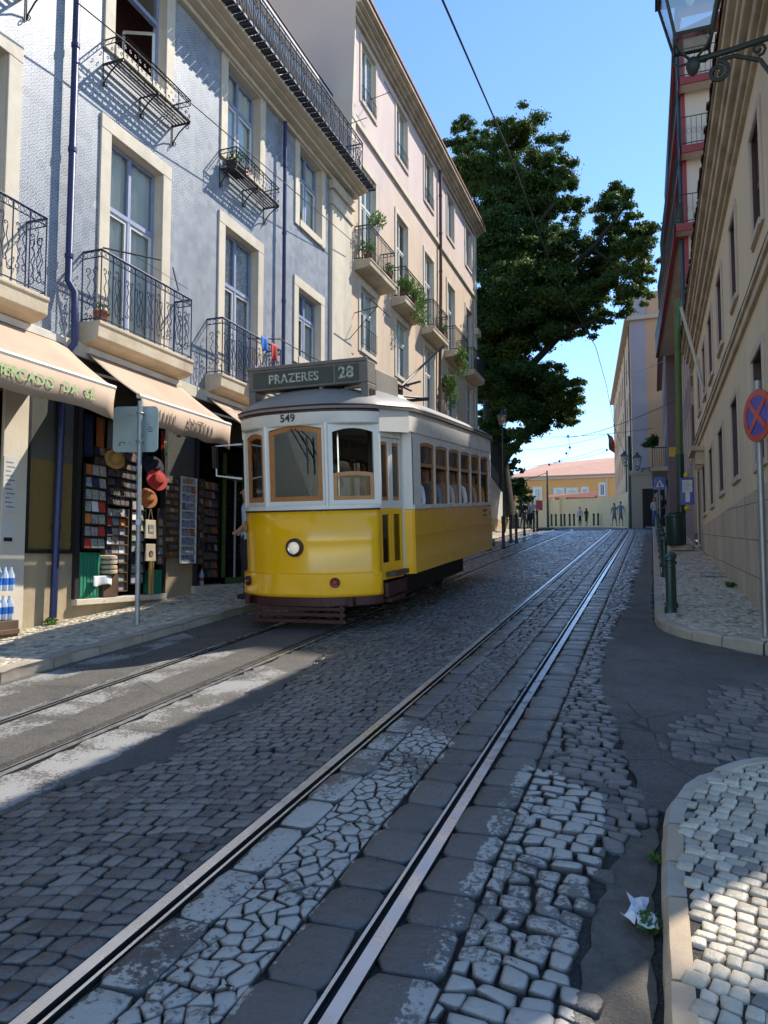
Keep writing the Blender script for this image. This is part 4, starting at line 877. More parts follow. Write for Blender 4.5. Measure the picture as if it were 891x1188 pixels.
for i, (p, q) in enumerate(lv):
    a = onY(*p, Y0); b = onY(*q, Y1); z = (a.z+b.z)/2
    a.z = b.z = z
    mb = MB().mat('pale_wall').hull([(a.x, a.y, z), (b.x, b.y, z), (1.15, Y1, z), (1.15, Y0, z)], [(a.x, a.y, z+.10), (b.x, b.y, z+.10), (1.15, Y1, z+.10), (1.15, Y0, z+.10)]) if a.x < 1.14 else MB().mat('pale_wall').hull([(1.1, a.y, z), (b.x, b.y, z), (1.15, Y1, z), (1.15, Y0, z)], [(1.1, a.y, z+.10), (b.x, b.y, z+.10), (1.15, Y1, z+.10), (1.15, Y0, z+.10)])
    A = Vector((min(a.x, 1.05), a.y, z)); Bv = Vector((b.x, b.y, z)); dx = .02
    bal = mb.build('balcony', Rd)
    mb = MB().mat('red_trim').hull([A+Vector((-.04, -.04, -.05)), Bv+Vector((-.04, .04, -.05)), Bv+Vector((.10, .04, -.05)), A+Vector((.10, -.04, -.05))], [A+Vector((-.04, -.04, .16)), Bv+Vector((-.04, .04, .16)), Bv+Vector((.10, .04, .16)), A+Vector((.10, -.04, .16))])
    mb.box(A.x+.10, 1.16, Y0-.05, Y0+.05, z-.05, z+.16); mb.build('slab_edge', bal)
    mb = MB().mat('teal').hull([A+Vector((-.03, 3.5, .17)), Bv+Vector((-.03, 0, .17)), Bv+Vector((.0, 0, .17)), A+Vector((.0, 3.5, .17))], [A+Vector((-.06, 3.5, 1.05)), Bv+Vector((-.06, 0, 1.05)), Bv+Vector((-.03, 0, 1.05)), A+Vector((-.03, 3.5, 1.05))])
    mb.mat('iron_green')
    for k in range(8): x = A.x+(1.15-A.x)*k/7; mb.tube([(x, Y0, z+.1), (x, Y0, z+1.05)], .008, 4)
    for zz in (z+.2, z+.6, z+1.05): mb.tube([(A.x, Y0, zz), (1.15, Y0, zz)], .014, 4); mb.tube([A+Vector((0, 0, zz-z)), Bv+Vector((0, 0, zz-z))], .014, 4)
    for k in range(30): p_ = A.lerp(Bv, k/29*.28); mb.tube([p_, p_+Vector((0, 0, 1.05))], .007, 3)
    mb.build('railing', bal)
    xr = 2.6; yf = Y0-.55
    MB().mat('pale_wall').box(A.x, xr, yf, Y0-.06, z, z+.10).build('soffit', bal)
    MB().mat('red_trim').box(A.x-.04, xr, yf-.05, yf, z-.05, z+.17).box(A.x-.05, A.x-.001, yf-.05, Y0-.06, z-.05, z+.17).build('slab_edge', bal)
    mb = MB().mat('iron_green')
    for k in range(12): x = A.x+(xr-A.x)*k/11; mb.tube([(x, yf, z+.17), (x, yf, z+1.05)], .008, 4); mb.tube([(x+.07+.05*math.cos(q*math.pi/3), yf, z+.6+.09*math.sin(q*math.pi/3)) for q in range(6)], .005, 3, closed=True)
    for zz in (z+.25, z+1.05): mb.tube([(A.x, yf, zz), (xr, yf, zz)], .016, 4)
    mb.tube([(A.x, yf, z+1.05), (A.x, Y0, z+1.05)], .016, 4); mb.build('railing', bal)
MB().mat('red_trim').box(.95, 1.6, Y0-.1, Y1, HT, HT+.12).mat('terracotta').hull([(.9, Y0-.1, HT+.13), (.9, Y1, HT+.13), (5, Y1, HT+1.2), (5, Y0-.1, HT+1.2)], [(.9, Y0-.1, HT+.2), (.9, Y1, HT+.2), (5, Y1, HT+1.3), (5, Y0-.1, HT+1.3)]).build('roof', Rd)
MB().mat('red_trim').box(1.08, 1.2, Y0-.02, Y0+.3, 7.5, HT).build('corner_board', Rd)
MB().mat('teal').tube([(1.02, Y0+.1, 8), (1.02, Y0+.1, HT)], .05, 8).build('downpipe', Rd)
# lower dark house after it with a small green balcony and shop awnings
Dk = thing('shop_house', 'narrow dark fronted house with teal balcony above shops beside the crossing sign', 'house', (1.2, 43, G(43)))
mb = MB().mat('mauve_wall'); hs = [(38+k*1.9, 38.9+k*1.9, z, z+1.8) for k in range(6) for z in (6.2, 9.0)]+[(38+k*2.2, 39.3+k*2.2, 2.9, 5.2) for k in range(5)]
wall_grid(mb, .75, 37.05, 50, 2, 12.4, hs, -1, .2); mb.quad((.75, 50, 2), (6, 50, 2), (6, 50, 12.4), (.75, 50, 12.4)); mb.quad((.75, 37.05, 2), (6, 37.05, 2), (6, 37.05, 12.4), (.75, 37.05, 12.4)); mb.build('wall', Dk)
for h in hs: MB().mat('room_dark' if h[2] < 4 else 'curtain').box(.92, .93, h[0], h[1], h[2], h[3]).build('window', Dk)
MB().mat('stone_slab').box(.75, .05, 37.6, 45.5, 5.85, 6.05).build('balcony', Dk)
mb = MB().mat('teal')
for k in range(64): y_ = 37.7+k*.12; mb.tube([(.08, y_, 6.05), (.08, y_, 7.0)], .012, 3)
mb.box(.06, .1, 37.65, 45.45, 6.95, 7.02); mb.box(.06, .1, 37.65, 45.45, 6.1, 6.18)
for k in range(7): mb.tube([(.08+k*.1, 37.66, 6.05), (.08+k*.1, 37.66, 7.0)], .012, 3)
mb.box(.08, .75, 37.64, 37.68, 6.95, 7.0); mb.build('balcony_railing', Dk)
MB().mat('terracotta_old').hull([(.45, 37.05, 12.4), (.45, 50.2, 12.4), (5, 50.2, 13.6), (5, 37.05, 13.6)], [(.45, 37.05, 12.5), (.45, 50.2, 12.5), (5, 50.2, 13.7), (5, 37.05, 13.7)]).build('roof', Dk)
MB().mat('cl_grey').hull([(.74, 38.2, 5.5), (.74, 41, 5.5), (.1, 41, 5.0), (.1, 38.2, 5.0)], [(.74, 38.2, 5.53), (.74, 41, 5.53), (.1, 41, 5.03), (.1, 38.2, 5.03)]).build('awning', Dk)
Bk = thing('unseen_shade_house', 'unseen tall house added behind the cream house to shade the tram side', 'house', (8, 30, 2))  # added out of view, tall enough to keep direct sun off the tram side
mb = MB().mat('peach_wall'); bh = [(25.6+k*1.8, 26.6+k*1.8, z, z+1.7) for k in range(5) for z in (9, 12, 15, 18, 20.5)]
wall_grid(mb, 8, 25, 35, 0, 22.9, bh, -1, .2); mb.quad((8, 25, 0), (15, 25, 0), (15, 25, 22.9), (8, 25, 22.9)); mb.quad((8, 35, 0), (15, 35, 0), (15, 35, 22.9), (8, 35, 22.9)); mb.build('wall', Bk)
for h in bh: MB().mat('win_white').box(8.15, 8.2, h[0], h[1], h[2], h[2]+.08).box(8.15, 8.2, (h[0]+h[1])/2-.04, (h[0]+h[1])/2+.04, h[2], h[3]).mat('curtain').box(8.21, 8.22, h[0], h[1], h[2], h[3]).build('window', Bk)
MB().mat('terracotta').hull([(7.7, 24.8, 22.9), (7.7, 35.2, 22.9), (15, 35.2, 22.9), (15, 24.8, 22.9)], [(7.7, 24.8, 23.0), (7.7, 35.2, 23.0), (15, 35.2, 24.5), (15, 24.8, 24.5)]).build('roof', Bk)
# ================================================================ FAR: LILAC AND PEACH BLOCK
Lc = thing('corner_block', 'high peach and lilac apartment block at the bend of the street', 'house', (-1.1, 52, G(52)))
pa = onY(736, 600, 52); pb = onY(765.5, 600, 52); ztop = onY(738, 372, 52).z; z2_ = onY(738, 352, 52.8).z; g0 = 2.0
ax = pa.x; Lx = ax-.0875*40
bx = ax+.35*0+ (pb.x-ax)
mb = MB()
xm = onY(754, 600, 52).x
mb.mat('lilac_wall').hull([(ax, 52, g0), (xm, 52, g0), (xm, 52.3, g0), (ax, 52.3, g0)], [(ax, 52, ztop), (xm, 52, ztop), (xm, 52.3, ztop), (ax, 52.3, ztop)])
mb.mat('peach_wall').hull([(xm, 52.004, g0), (6, 52.004, g0), (6, 52.3, g0), (xm, 52.3, g0)], [(xm, 52.004, ztop), (6, 52.004, ztop), (6, 52.3, ztop), (xm, 52.3, ztop)])
# long left flank with real window openings, built in a skewed plane
def flank(mb, Yf, z0, z1, cols, zrows):
    f = lambda y: ax-.0875*(y-52)
    ys = sorted({52.3, Yf} | {c for p in cols for c in p}); zs = sorted({z0, z1} | {c for p in zrows for c in p})
    for a, b in zip(ys[:-1], ys[1:]):
        for c, d in zip(zs[:-1], zs[1:]):
            m, n = (a+b)/2, (c+d)/2; o = .2 if any(p[0] < m < p[1] for p in cols) and any(p[0] < n < p[1] for p in zrows) else 0
            k = mb.cur
            if o: mb.mat('room_dark')
            mb.quad((f(a)+o, a, c), (f(b)+o, b, c), (f(b)+o, b, d), (f(a)+o, a, d)); mb.cur = k
mb.mat('peach_wall'); flank(mb, 80, g0, ztop, [(54+k*2.6, 55.1+k*2.6) for k in range(10)], [(5.5+k*3, 7.4+k*3) for k in range(5)])
mb.mat('pale_wall').hull([(ax-2.45-.0, 80, g0), (6, 80, g0), (6, 80.2, g0), (ax-2.45, 80.2, g0)], [(ax-2.45, 80, ztop), (6, 80, ztop), (6, 80.2, ztop), (ax-2.45, 80.2, ztop)])
mb.build('wall', Lc)
mb = MB().mat('pale_wall'); mb.hull([(ax-.35, 51.7, ztop), (6, 51.7, ztop), (6, 80, ztop), (ax-2.8, 80, ztop)], [(ax-.35, 51.7, ztop+.25), (6, 51.7, ztop+.25), (6, 80, ztop+.25), (ax-2.8, 80, ztop+.25)])
mb.mat('lilac_wall').hull([(ax+.1, 52.2, ztop+.25), (xm, 52.2, ztop+.25), (xm, 66, ztop+.25), (ax-1, 66, ztop+.25)], [(ax+.1, 52.2, ztop+2.0), (xm, 52.2, ztop+2.0), (xm, 66, ztop+2.0), (ax-1, 66, ztop+2.0)])
mb.mat('peach_wall').hull([(xm+.01, 52.3, ztop+.25), (6, 52.3, ztop+.25), (6, 66, ztop+.25), (xm+.01, 66, ztop+.25)], [(xm+.01, 52.3, ztop+2.0), (6, 52.3, ztop+2.0), (6, 66, ztop+2.0), (xm+.01, 66, ztop+2.0)])
mb.build('attic', Lc)
pipe(Lc, [(ax-.12, 53.2, ztop), (ax-.12, 53.2, g0)], .07, 'iron_green', collars=False); pipe(Lc, [(ax-.6, 59, ztop), (ax-.7, 59, g0)], .07, 'iron_green', collars=False)
MB().mat('galv').tube([(ax+1.2, 53, ztop+2), (ax+1.2, 53, ztop+5)], .05, 5).tube([(ax+.9, 53, ztop+4.2), (ax+1.5, 53, ztop+4.2)], .03, 4).tube([(ax+.9, 53, ztop+3.6), (ax+1.5, 53, ztop+3.6)], .03, 4).build('antenna', Lc)
An = MB().mat('pale_wall'); An.box(-1.2, .9, 48.5, 51.9, 2.4, 6.9).box(-1.3, 1.0, 48.4, 51.9, 6.9, 7.15); An.mat('room_dark').box(-.55, .1, 48.46, 48.52, 3.4, 6.0).box(.35, .8, 48.46, 48.52, 3.4, 6.0)
An.build('annex', Lc)
# ================================================================ FAR: ORANGE HOUSE, YELLOW WALL
Og = thing('orange_house', 'long low orange house with salmon tiled roof behind the yellow wall', 'house', (-20, 106, 8))
yo = 104.; L_ = onY(585, 560, yo).x; R_ = onY(722, 560, yo).x+3; zt = onY(650, 553, yo).z; zr = onY(650, 537, yo+8).z
mb = MB().mat('orange_wall'); wins = []
for px in (660, 665, 678, 697): pass
def og(px0, px1, py0, py1): a = onY(px0, py0, yo); b = onY(px1, py1, yo); return (a.x, b.x, b.z, a.z)
W_ = [og(644, 653, 568, 582), og(659, 669, 568, 582), og(676, 681, 567, 581), og(696.5, 700.5, 562, 574), og(620, 627, 567, 580)]
xs = sorted({L_, R_} | {v for w_ in W_ for v in w_[:2]}); zs = sorted({3, zt} | {v for w_ in W_ for v in w_[2:]})
for a, b in zip(xs[:-1], xs[1:]):
    for c, d in zip(zs[:-1], zs[1:]):
        if not any(w_[0] < (a+b)/2 < w_[1] and w_[2] < (c+d)/2 < w_[3] for w_ in W_): mb.quad((a, yo, c), (b, yo, c), (b, yo, d), (a, yo, d))
mb.mat('pale_wall').box(L_, R_, yo-.25, yo+.1, zt-.35, zt+.05); mb.box(onY(703, 560, yo).x, onY(705, 560, yo).x, yo-.1, yo, 4, zt-.36); mb.build('wall', Og)
for i, (a, b, c, d) in enumerate(W_):
    f = MB().mat('win_white').box(a-.25, a, yo-.06, yo+.1, c-.2, d+.25).box(b, b+.25, yo-.06, yo+.1, c-.2, d+.25).box(a, b, yo-.06, yo+.1, d, d+.25).box(a, b, yo-.06, yo+.1, c-.2, c).box((a+b)/2-.06, (a+b)/2+.06, yo+.05, yo+.1, c, d).build('window', Og)
    MB().mat('curtain' if i != 3 else 'room_dark').box(a, b, yo+.2, yo+.25, c, d).build('pane', f)
MB().mat('roof_salmon').hull([(L_-.3, yo-.5, zt), (R_, yo-.5, zt), (R_, yo+8, zr+.6), (L_+4, yo+8, zr-.2)], [(L_-.3, yo-.5, zt+.15), (R_, yo-.5, zt+.15), (R_, yo+8, zr+.75), (L_+6, yo+8, zr)]).build('roof', Og)
# yellow garden wall with stepped coping, bending towards us on the right
Yw = thing('garden_wall', 'high yellow garden wall with stepped piers closing the street at the bend', 'wall', onY(650, 612, 84))
path = [(onY(600, 600, 88), 590), (onY(632, 600, 86), 585), (onY(660, 600, 82), 581), (onY(690, 600, 74), 579), (onY(716, 600, 62), 577), (onY(737, 600, 50.5), 572)]
mb = MB().mat('yellow_wall'); prev = None
PY = [88, 86, 82, 74, 62, 50.5]
TP = [onY(x, y, Y) for (x, y), Y in zip([(600, 584), (632, 581), (660, 579), (690, 578), (716, 576), (737, 566)], PY)]
for a, b in zip(TP[:-1], TP[1:]):
    n = (b-a).cross(Vector((0, 0, 1))).normalized()*.3
    mb.hull([(a.x, a.y, 2), (b.x, b.y, 2), (b.x-n.x, b.y-n.y, 2), (a.x-n.x, a.y-n.y, 2)], [(a.x, a.y, a.z), (b.x, b.y, b.z), (b.x-n.x, b.y-n.y, b.z), (a.x-n.x, a.y-n.y, a.z)])
    for k in range(2 if a.x < -11 else 0):
        c = a.lerp(b, (k+.5)/2); mb.box(c.x-.35, c.x+.35, c.y+.1, c.y+.5, 2, c.z+.3)
mb.build('masonry', Yw)
mb = MB().mat('terracotta'); a, b = TP[1], TP[3]; mb.hull([a+Vector((0, 2, -1)), b+Vector((0, 3, -1)), b+Vector((0, 5, 0)), a+Vector((0, 4, 0))], [a+Vector((0, 2, .55)), b+Vector((0, 3, .35)), b+Vector((0, 5, 1.1)), a+Vector((0, 4, 1.0))]); 
Sh = thing('shed', 'low shed with red roof just behind the yellow wall', 'shed', a); mb.build('roof', Sh)
# ================================================================ LEFT BEYOND: WHITE RAMP WALL AND STAIR RAIL
Rw = thing('ramp_wall', 'white plastered retaining wall sloping down behind the tram', 'wall', (-7.3, 38, G(38)))
ta = onX(562, 548, -7.3); tb = onX(601, 596, -7.3)
mb = MB().mat('white_plaster').hull([(-7.3, 33.2, 1.5), (-7.3, tb.y, 1.5), (-7.7, tb.y, 1.5), (-7.7, 33.2, 1.5)], [(-7.3, 33.2, ta.z+.3), (-7.3, tb.y, tb.z), (-7.7, tb.y, tb.z), (-7.7, 33.2, ta.z+.3)]); mb.mat('ochre_plaster').hull([(-7.25, 33.2, 1.5), (-7.25, tb.y+.1, 1.5), (-7.3, tb.y+.1, 1.5), (-7.3, 33.2, 1.5)], [(-7.25, 33.2, G(33)+.7), (-7.25, tb.y+.1, G(tb.y)+.7), (-7.3, tb.y+.1, G(tb.y)+.7), (-7.3, 33.2, G(33)+.7)]).build('masonry', Rw)
mb = MB().mat('iron_black'); z0a = ta.z+.3; 
for k in range(40):
    t = k/39; y_ = 33.3+(tb.y-33.3)*t; z_ = z0a+(tb.z-z0a)*t; mb.tube([(-7.5, y_, z_), (-7.5, y_, z_+1.0)], .014, 4)
for dz in (.1, 1.0): mb.tube([(-7.5, 33.3, z0a+dz), (-7.5, tb.y, tb.z+dz)], .02, 4)
mb.build('railing', Rw)
MB().mat('ochre_plaster').box(-16, -7.8, 33.15, 60, 1.5, 5.6).box(-14, -8.5, 60, 90, 1.5, 6.0).build('terrace_ground').update_tag() if False else None
struct(MB().mat('ground_far').hull([(-60, 33.3, 1), (-7.75, 33.3, 1), (-7.75, 44, 1), (-12, 58, 1), (-40, 58, 1)], [(-60, 33.3, 5.6), (-7.75, 33.3, 5.2), (-7.75, 44, 4.0), (-12, 58, 4.4), (-40, 58, 5.6)]).build('terrain'))
# ================================================================ TRAM (local frame: x across, y back from the nose, z up; then set on the sloping rails)
T = thing('tram', 'yellow and white vintage tram with wooden window frames on the left track', 'tram', (0, 0, 0), world=False)
HWp = [(0, 0), (.22, .008), (.40, .035), (.62, .13), (.80, .25), (.93, .38), (.97, .45)]
FRONT = [(-x, y) for x, y in HWp[::-1]]+HWp[1:]
REAR0, REAR1 = 6.35, 7.45
def rear(o=0): return [(1.17+o, REAR0), (1.10+o, 6.75), (.97+o, 7.05), (.6+o*.6, 7.35+o), (0, 7.45+o), (-.6-o*.6, 7.35+o), (-.97-o, 7.05), (-1.10-o, 6.75), (-1.17-o, REAR0)]
def wallstrip(mb, path, zs):
    """zs: list of (z, outward scale about the car's centre line, dy at the nose)"""
    vs = []; n = len(path)
    for z, k, dy in zs: vs += [(x*k, y+dy*(1 if y < 3 else -1), z) for x, y in path]
    mb.add(vs, [(r*n+i, r*n+i+1, (r+1)*n+i+1, (r+1)*n+i) for r in range(len(zs)-1) for i in range(n-1)])
# lower yellow body: front apron with flared foot, side panels, rear
mb = MB().mat('t_yellow')
wallstrip(mb, FRONT, [(.42, 1.035, -.05), (.46, 1.035, -.05), (.70, 1.025, -.045), (.715, 1.005, -.008), (.735, 1, 0), (1.1, 1, 0), (1.50, 1, 0)])
o = mb.build('front_apron', T, smooth=True); sd = o.modifiers.new('thick', 'SOLIDIFY'); sd.thickness = .025; sd.offset = -1
mb = MB().mat('t_yellow')
for s in (-1, 1):
    for y0, y1 in ((1.2, 2.95), (2.955, 4.65), (4.655, 6.35)):
        for z0, z1 in ((.60, 1.10), (1.12, 1.475)): mb.box(s*1.13, s*1.17, y0, y1-.004, z0, z1)
    mb.box(s*1.13, s*1.182, 1.2, 6.35, 1.10, 1.12)
    mb.box(s*1.13, s*1.185, 1.215, 1.26, .60, 1.475)
    mb.hull([(s*1.06, 1.14, .60), (s*1.17, 1.21, .60), (s*1.17, 1.24, .60), (s*1.0, 1.24, .60)], [(s*1.06, 1.14, 1.47), (s*1.17, 1.21, 1.47), (s*1.17, 1.24, 1.47), (s*1.0, 1.24, 1.47)])
wallstrip(mb, rear(), [(.5, 1, 0), (1.5, 1, 0)]); mb.build('side_panel', T, bevel=.004)
mb = MB().mat('t_maroon')
wallstrip(mb, FRONT, [(1.49, 1.006, -.006), (1.512, 1.006, -.006)]); wallstrip(mb, FRONT, [(2.725, 1.035, -.03), (2.75, 1.035, -.03)])
wallstrip(mb, FRONT, [(.30, 1.0, -.01), (.31, 1.03, -.05), (.42, 1.03, -.05)])
for s in (-1, 1): mb.box(s*.9, s*1.05, .45, 1.2, .38, .55)
for x in (-.75, -.3, .3, .7): mb.box(x-.03, x+.03, -.07+.14*abs(x), .0+.3*abs(x), .31, .41)
mb.build('bumper', T, smooth=True)
# belt and white upper body with window openings
def facet(mb, A, Bp, z0, z1, ops, th=.05, rise=.05):
    """flat upright facet from plan point A to Bp; ops = (s0,s1,z0,z1) openings with a flat arch on top"""
    A = Vector((A[0], A[1], 0)); Bp = Vector((Bp[0], Bp[1], 0)); L = (Bp-A).length; d = (Bp-A)/L; n = Vector((d.y, -d.x, 0))
    P = lambda s, z, q=0: tuple(A+d*s+Vector((0, 0, z))-n*q)
    ss = sorted({0, L} | {v for o_ in ops for v in o_[:2]}); zs = sorted({z0, z1} | {v for o_ in ops for v in o_[2:]})
    for a, b in zip(ss[:-1], ss[1:]):
        for c, e in zip(zs[:-1], zs[1:]):
            if not any(o_[0] <= (a+b)/2 <= o_[1] and o_[2] <= (c+e)/2 <= o_[3] for o_ in ops): mb.quad(P(a, c), P(b, c), P(b, e), P(a, e))
    for a, b, c, e in ops:
        k = 10; arc = [(a+(b-a)*i/k, e-rise*(2*i/k-1)**2) for i in range(k+1)]
        for (s0, q0), (s1, q1) in zip(arc[:-1], arc[1:]): mb.quad(P(s0, q0), P(s1, q1), P(s1, e), P(s0, e))
        mb.quad(P(a, c), P(a, e), P(a, e, th), P(a, c, th)); mb.quad(P(b, c), P(b, c, th), P(b, e, th), P(b, e)); mb.quad(P(a, c), P(a, c, th), P(b, c, th), P(b, c))
    return P, L
def archframe(mb, P, a, b, c, e, w=.05, rise=.05, q0=.01, q1=.045):
    k = 10; top = lambda s, ins: e-ins-rise*(2*(s-a)/(b-a)-1)**2
    out = [(a, c), (b, c)]+[(b-(b-a)*i/k, top(b-(b-a)*i/k, 0)) for i in range(k+1)]
    inn = [(a+w, c+w), (b-w, c+w)]+[(b-w-(b-a-2*w)*i/k, top(b-w-(b-a-2*w)*i/k, w)) for i in range(k+1)]
    n = len(out); vs = [P(s, z, q0) for s, z in out]+[P(s, z, q0) for s, z in inn]+[P(s, z, q1) for s, z in inn]+[P(s, z, q1) for s, z in out]
    mb.add(vs, [(i, (i+1) % n, n+(i+1) % n, n+i) for i in range(n)]+[(n+i, n+(i+1) % n, 2*n+(i+1) % n, 2*n+i) for i in range(n)]+[(3*n+i, 3*n+(i+1) % n, (i+1) % n, i) for i in range(n)])
    return [P(s, z, (q0+q1)/2) for s, z in inn]
W = MB().mat('t_white')
ZB, ZT = 1.512, 2.74
FP_ = [(-.97, .45), (-.42, .035), (.42, .035), (.97, .45)]
frames = []
PL, LL = facet(W, FP_[0], FP_[1], ZB, ZT, [(.09, .60, 1.62, 2.52)]); frames.append((PL, .09, .60, 1.62, 2.52, .055, 'f'))
PC, LC = facet(W, FP_[1], FP_[2], ZB, ZT, [(.05, .79, 1.62, 2.57)]); frames.append((PC, .05, .79, 1.62, 2.57, .065, 'f'))
PR_, LR = facet(W, FP_[2], FP_[3], ZB, ZT, [(.09, .62, 1.62, 2.52)]); frames.append((PR_, .09, .62, 1.62, 2.52, .05, 'open'))
# letterboard sill and rounded pillars
for x, y in ((-.97, .45), (.97, .45)): W.lathe([(.035, ZB), (.035, ZT)], 8, (x*.985, y+.02, 0))
for x, y in ((-.42, .04), (.42, .04)): W.lathe([(.03, ZB), (.03, ZT)], 8, (x, y+.012, 0))
wallstrip(W, FRONT, [(1.512, 1.01, -.012), (1.56, 1.01, -.012), (1.565, .99, 0)])
# door bay header, jamb, saloon sides
SW = [(1.59+.778*k, 2.31+.778*k) for k in range(6)]
for s in (-1, 1):
    a, b = ((.97, .45), (1.05, 1.08)); q = [(s*a[0], a[1], 2.42), (s*b[0], b[1], 2.42), (s*b[0], b[1], ZT+.06), (s*a[0], a[1], ZT+.06)]; W.quad(*(q if s > 0 else q[::-1]))
    W.hull([(s*1.06, 1.14, 1.475), (s*1.17, 1.21, 1.475), (s*1.17, 1.24, 1.475), (s*1.0, 1.24, 1.475)], [(s*1.06, 1.14, ZT+.06), (s*1.17, 1.21, ZT+.06), (s*1.17, 1.24, ZT+.06), (s*1.0, 1.24, ZT+.06)])
    W.box(s*1.0, s*1.058, 1.145, 1.23, .6, 2.74)
    if s > 0: Pside, Ls = facet(W, (1.17, 1.2), (1.17, 6.35), 1.475, ZT+.07, [(a_-1.2, b_-1.2, 1.535, 2.42) for a_, b_ in SW], rise=.03)
    else: PsideL, Ls = facet(W, (-1.17, 6.35), (-1.17, 1.2), 1.475, ZT+.07, [(6.35-b_, 6.35-a_, 1.535, 2.42) for a_, b_ in SW[::-1]], rise=.03)
    W.box(s*1.12, s*1.195, 1.2, 6.35, 1.478, 1.535)
wallstrip(W, rear(), [(1.5, 1, 0), (ZT+.07, 1, 0)])
W.build('upper_body', T, smooth=True, bevel=0)
# letterboard above the windows, bowed
mb = MB().mat('t_white'); wallstrip(mb, FRONT, [(2.57, 1.0, -.002), (2.59, 1.02, -.018), (2.73, 1.03, -.025)]); 
ln = [(1.185, 1.08), (1.185, 6.35)]
for s in (-1, 1): mb.box(s*1.16, s*1.188, 1.06, 6.36, 2.52, 2.81)
mb.hull([(.99, .44, 2.48), (1.188, 1.06, 2.50), (1.15, 1.06, 2.50), (.95, .46, 2.48)], [(.99, .44, 2.81), (1.188, 1.06, 2.81), (1.15, 1.06, 2.81), (.95, .46, 2.81)]); mb.hull([(-.95, .46, 2.48), (-1.15, 1.06, 2.50), (-1.188, 1.06, 2.50), (-.99, .44, 2.48)], [(-.95, .46, 2.81), (-1.15, 1.06, 2.81), (-1.188, 1.06, 2.81), (-.99, .44, 2.81)])
lb = mb.build('letterboard', T, smooth=True)
text('549', .135, 'fleet_number', 't_number', lb, faceC((-.06, -.03, 2.66)), .002, .002)
for P, a, b, c, e, rise, kd in frames:
    mb = MB().mat('t_wood')
    if kd == 'f':
        rim = archframe(mb, P, a, b, c, e, .06, rise); f = mb.build('window', T, smooth=True); MB().mat('t_glass_film').add(rim, [tuple(range(len(rim)))]).build('pane', f)
    else: # dropped sash: lower half framed, upper half open
        rim = archframe(mb, P, a, b, c, c+.36, .05, .025); mb.mat('t_white'); f = mb.build('window', T, smooth=True)
        MB().mat('t_glass_clear').add(rim, [tuple(range(len(rim)))]).build('pane', f)
for k, (ya, yb) in enumerate(SW):
    for P, a, b in ((Pside, ya-1.2, yb-1.2), (PsideL, 6.35-yb, 6.35-ya)):
        mb = MB().mat('t_wood'); rim = archframe(mb, P, a, b, 2.07, 2.42, .05, .03)
        for s0, s1 in ((a, a+.035), (b-.035, b)): mb.hull([P(s0, 1.54, .02), P(s1, 1.54, .02), P(s1, 1.54, .05), P(s0, 1.54, .05)], [P(s0, 2.07, .02), P(s1, 2.07, .02), P(s1, 2.07, .05), P(s0, 2.07, .05)])
        f = mb.build('window', T, smooth=True); MB().mat('t_glass').add(rim, [tuple(range(len(rim)))]).build('pane', f)
# folding door, two leaves on each side
for s in (1, -1):
    A = Vector((s*.975, .475, 0)); Bd = Vector((s*1.055, 1.135, 0)); d = (Bd-A); L = d.length; d /= L; n = Vector((d.y, -d.x, 0))*s
    for k in range(2):
        s0, s1 = L*k/2+.008, L*(k+1)/2-.008
        def bar(mb, u0, u1, z0, z1, q0=.02, q1=.06):
            a, b = A+d*u0, A+d*u1; r0 = [a-n*q0, b-n*q0, b-n*q1, a-n*q1]
            if s < 0: r0 = r0[::-1]
            mb.hull([(v.x, v.y, z0) for v in r0], [(v.x, v.y, z1) for v in r0])
        mb = MB().mat('t_yellow'); w_ = .055
        bar(mb, s0, s0+w_, .58, 1.50); bar(mb, s1-w_, s1, .58, 1.50); bar(mb, s0+w_, s1-w_, .58, .80); bar(mb, s0+w_, s1-w_, 1.42, 1.50)
        mb.mat('t_white'); bar(mb, s0, s0+w_, 1.50, 2.42); bar(mb, s1-w_, s1, 1.50, 2.42); bar(mb, s0+w_, s1-w_, 1.50, 1.60); bar(mb, s0+w_, s1-w_, 2.36, 2.42)
        mb.mat('t_wood'); bar(mb, s0+w_, s0+w_+.025, 1.60, 2.36, .03, .055); bar(mb, s1-w_-.025, s1-w_, 1.60, 2.36, .03, .055); bar(mb, s0+w_+.025, s1-w_-.025, 2.32, 2.36, .03, .055); bar(mb, s0+w_+.025, s1-w_-.025, 1.60, 1.65, .03, .055)
        dr = mb.build('door', T, bevel=.003)
        g = MB().mat('t_glass'); a, b = A+d*(s0+w_)-n*.04, A+d*(s1-w_)-n*.04
        for z0, z1 in ((.80, 1.42), (1.62, 2.34)): g.quad((a.x, a.y, z0), (b.x, b.y, z0), (b.x, b.y, z1), (a.x, a.y, z1))
        g.build('pane', dr)
mb = MB().mat('t_maroon')
for s in (-1, 1): mb.box(s*.88, s*1.06, .55, 1.12, .30, .36).box(s*.86, s*.9, .55, 1.12, .36, .58)
mb.build('step', T)
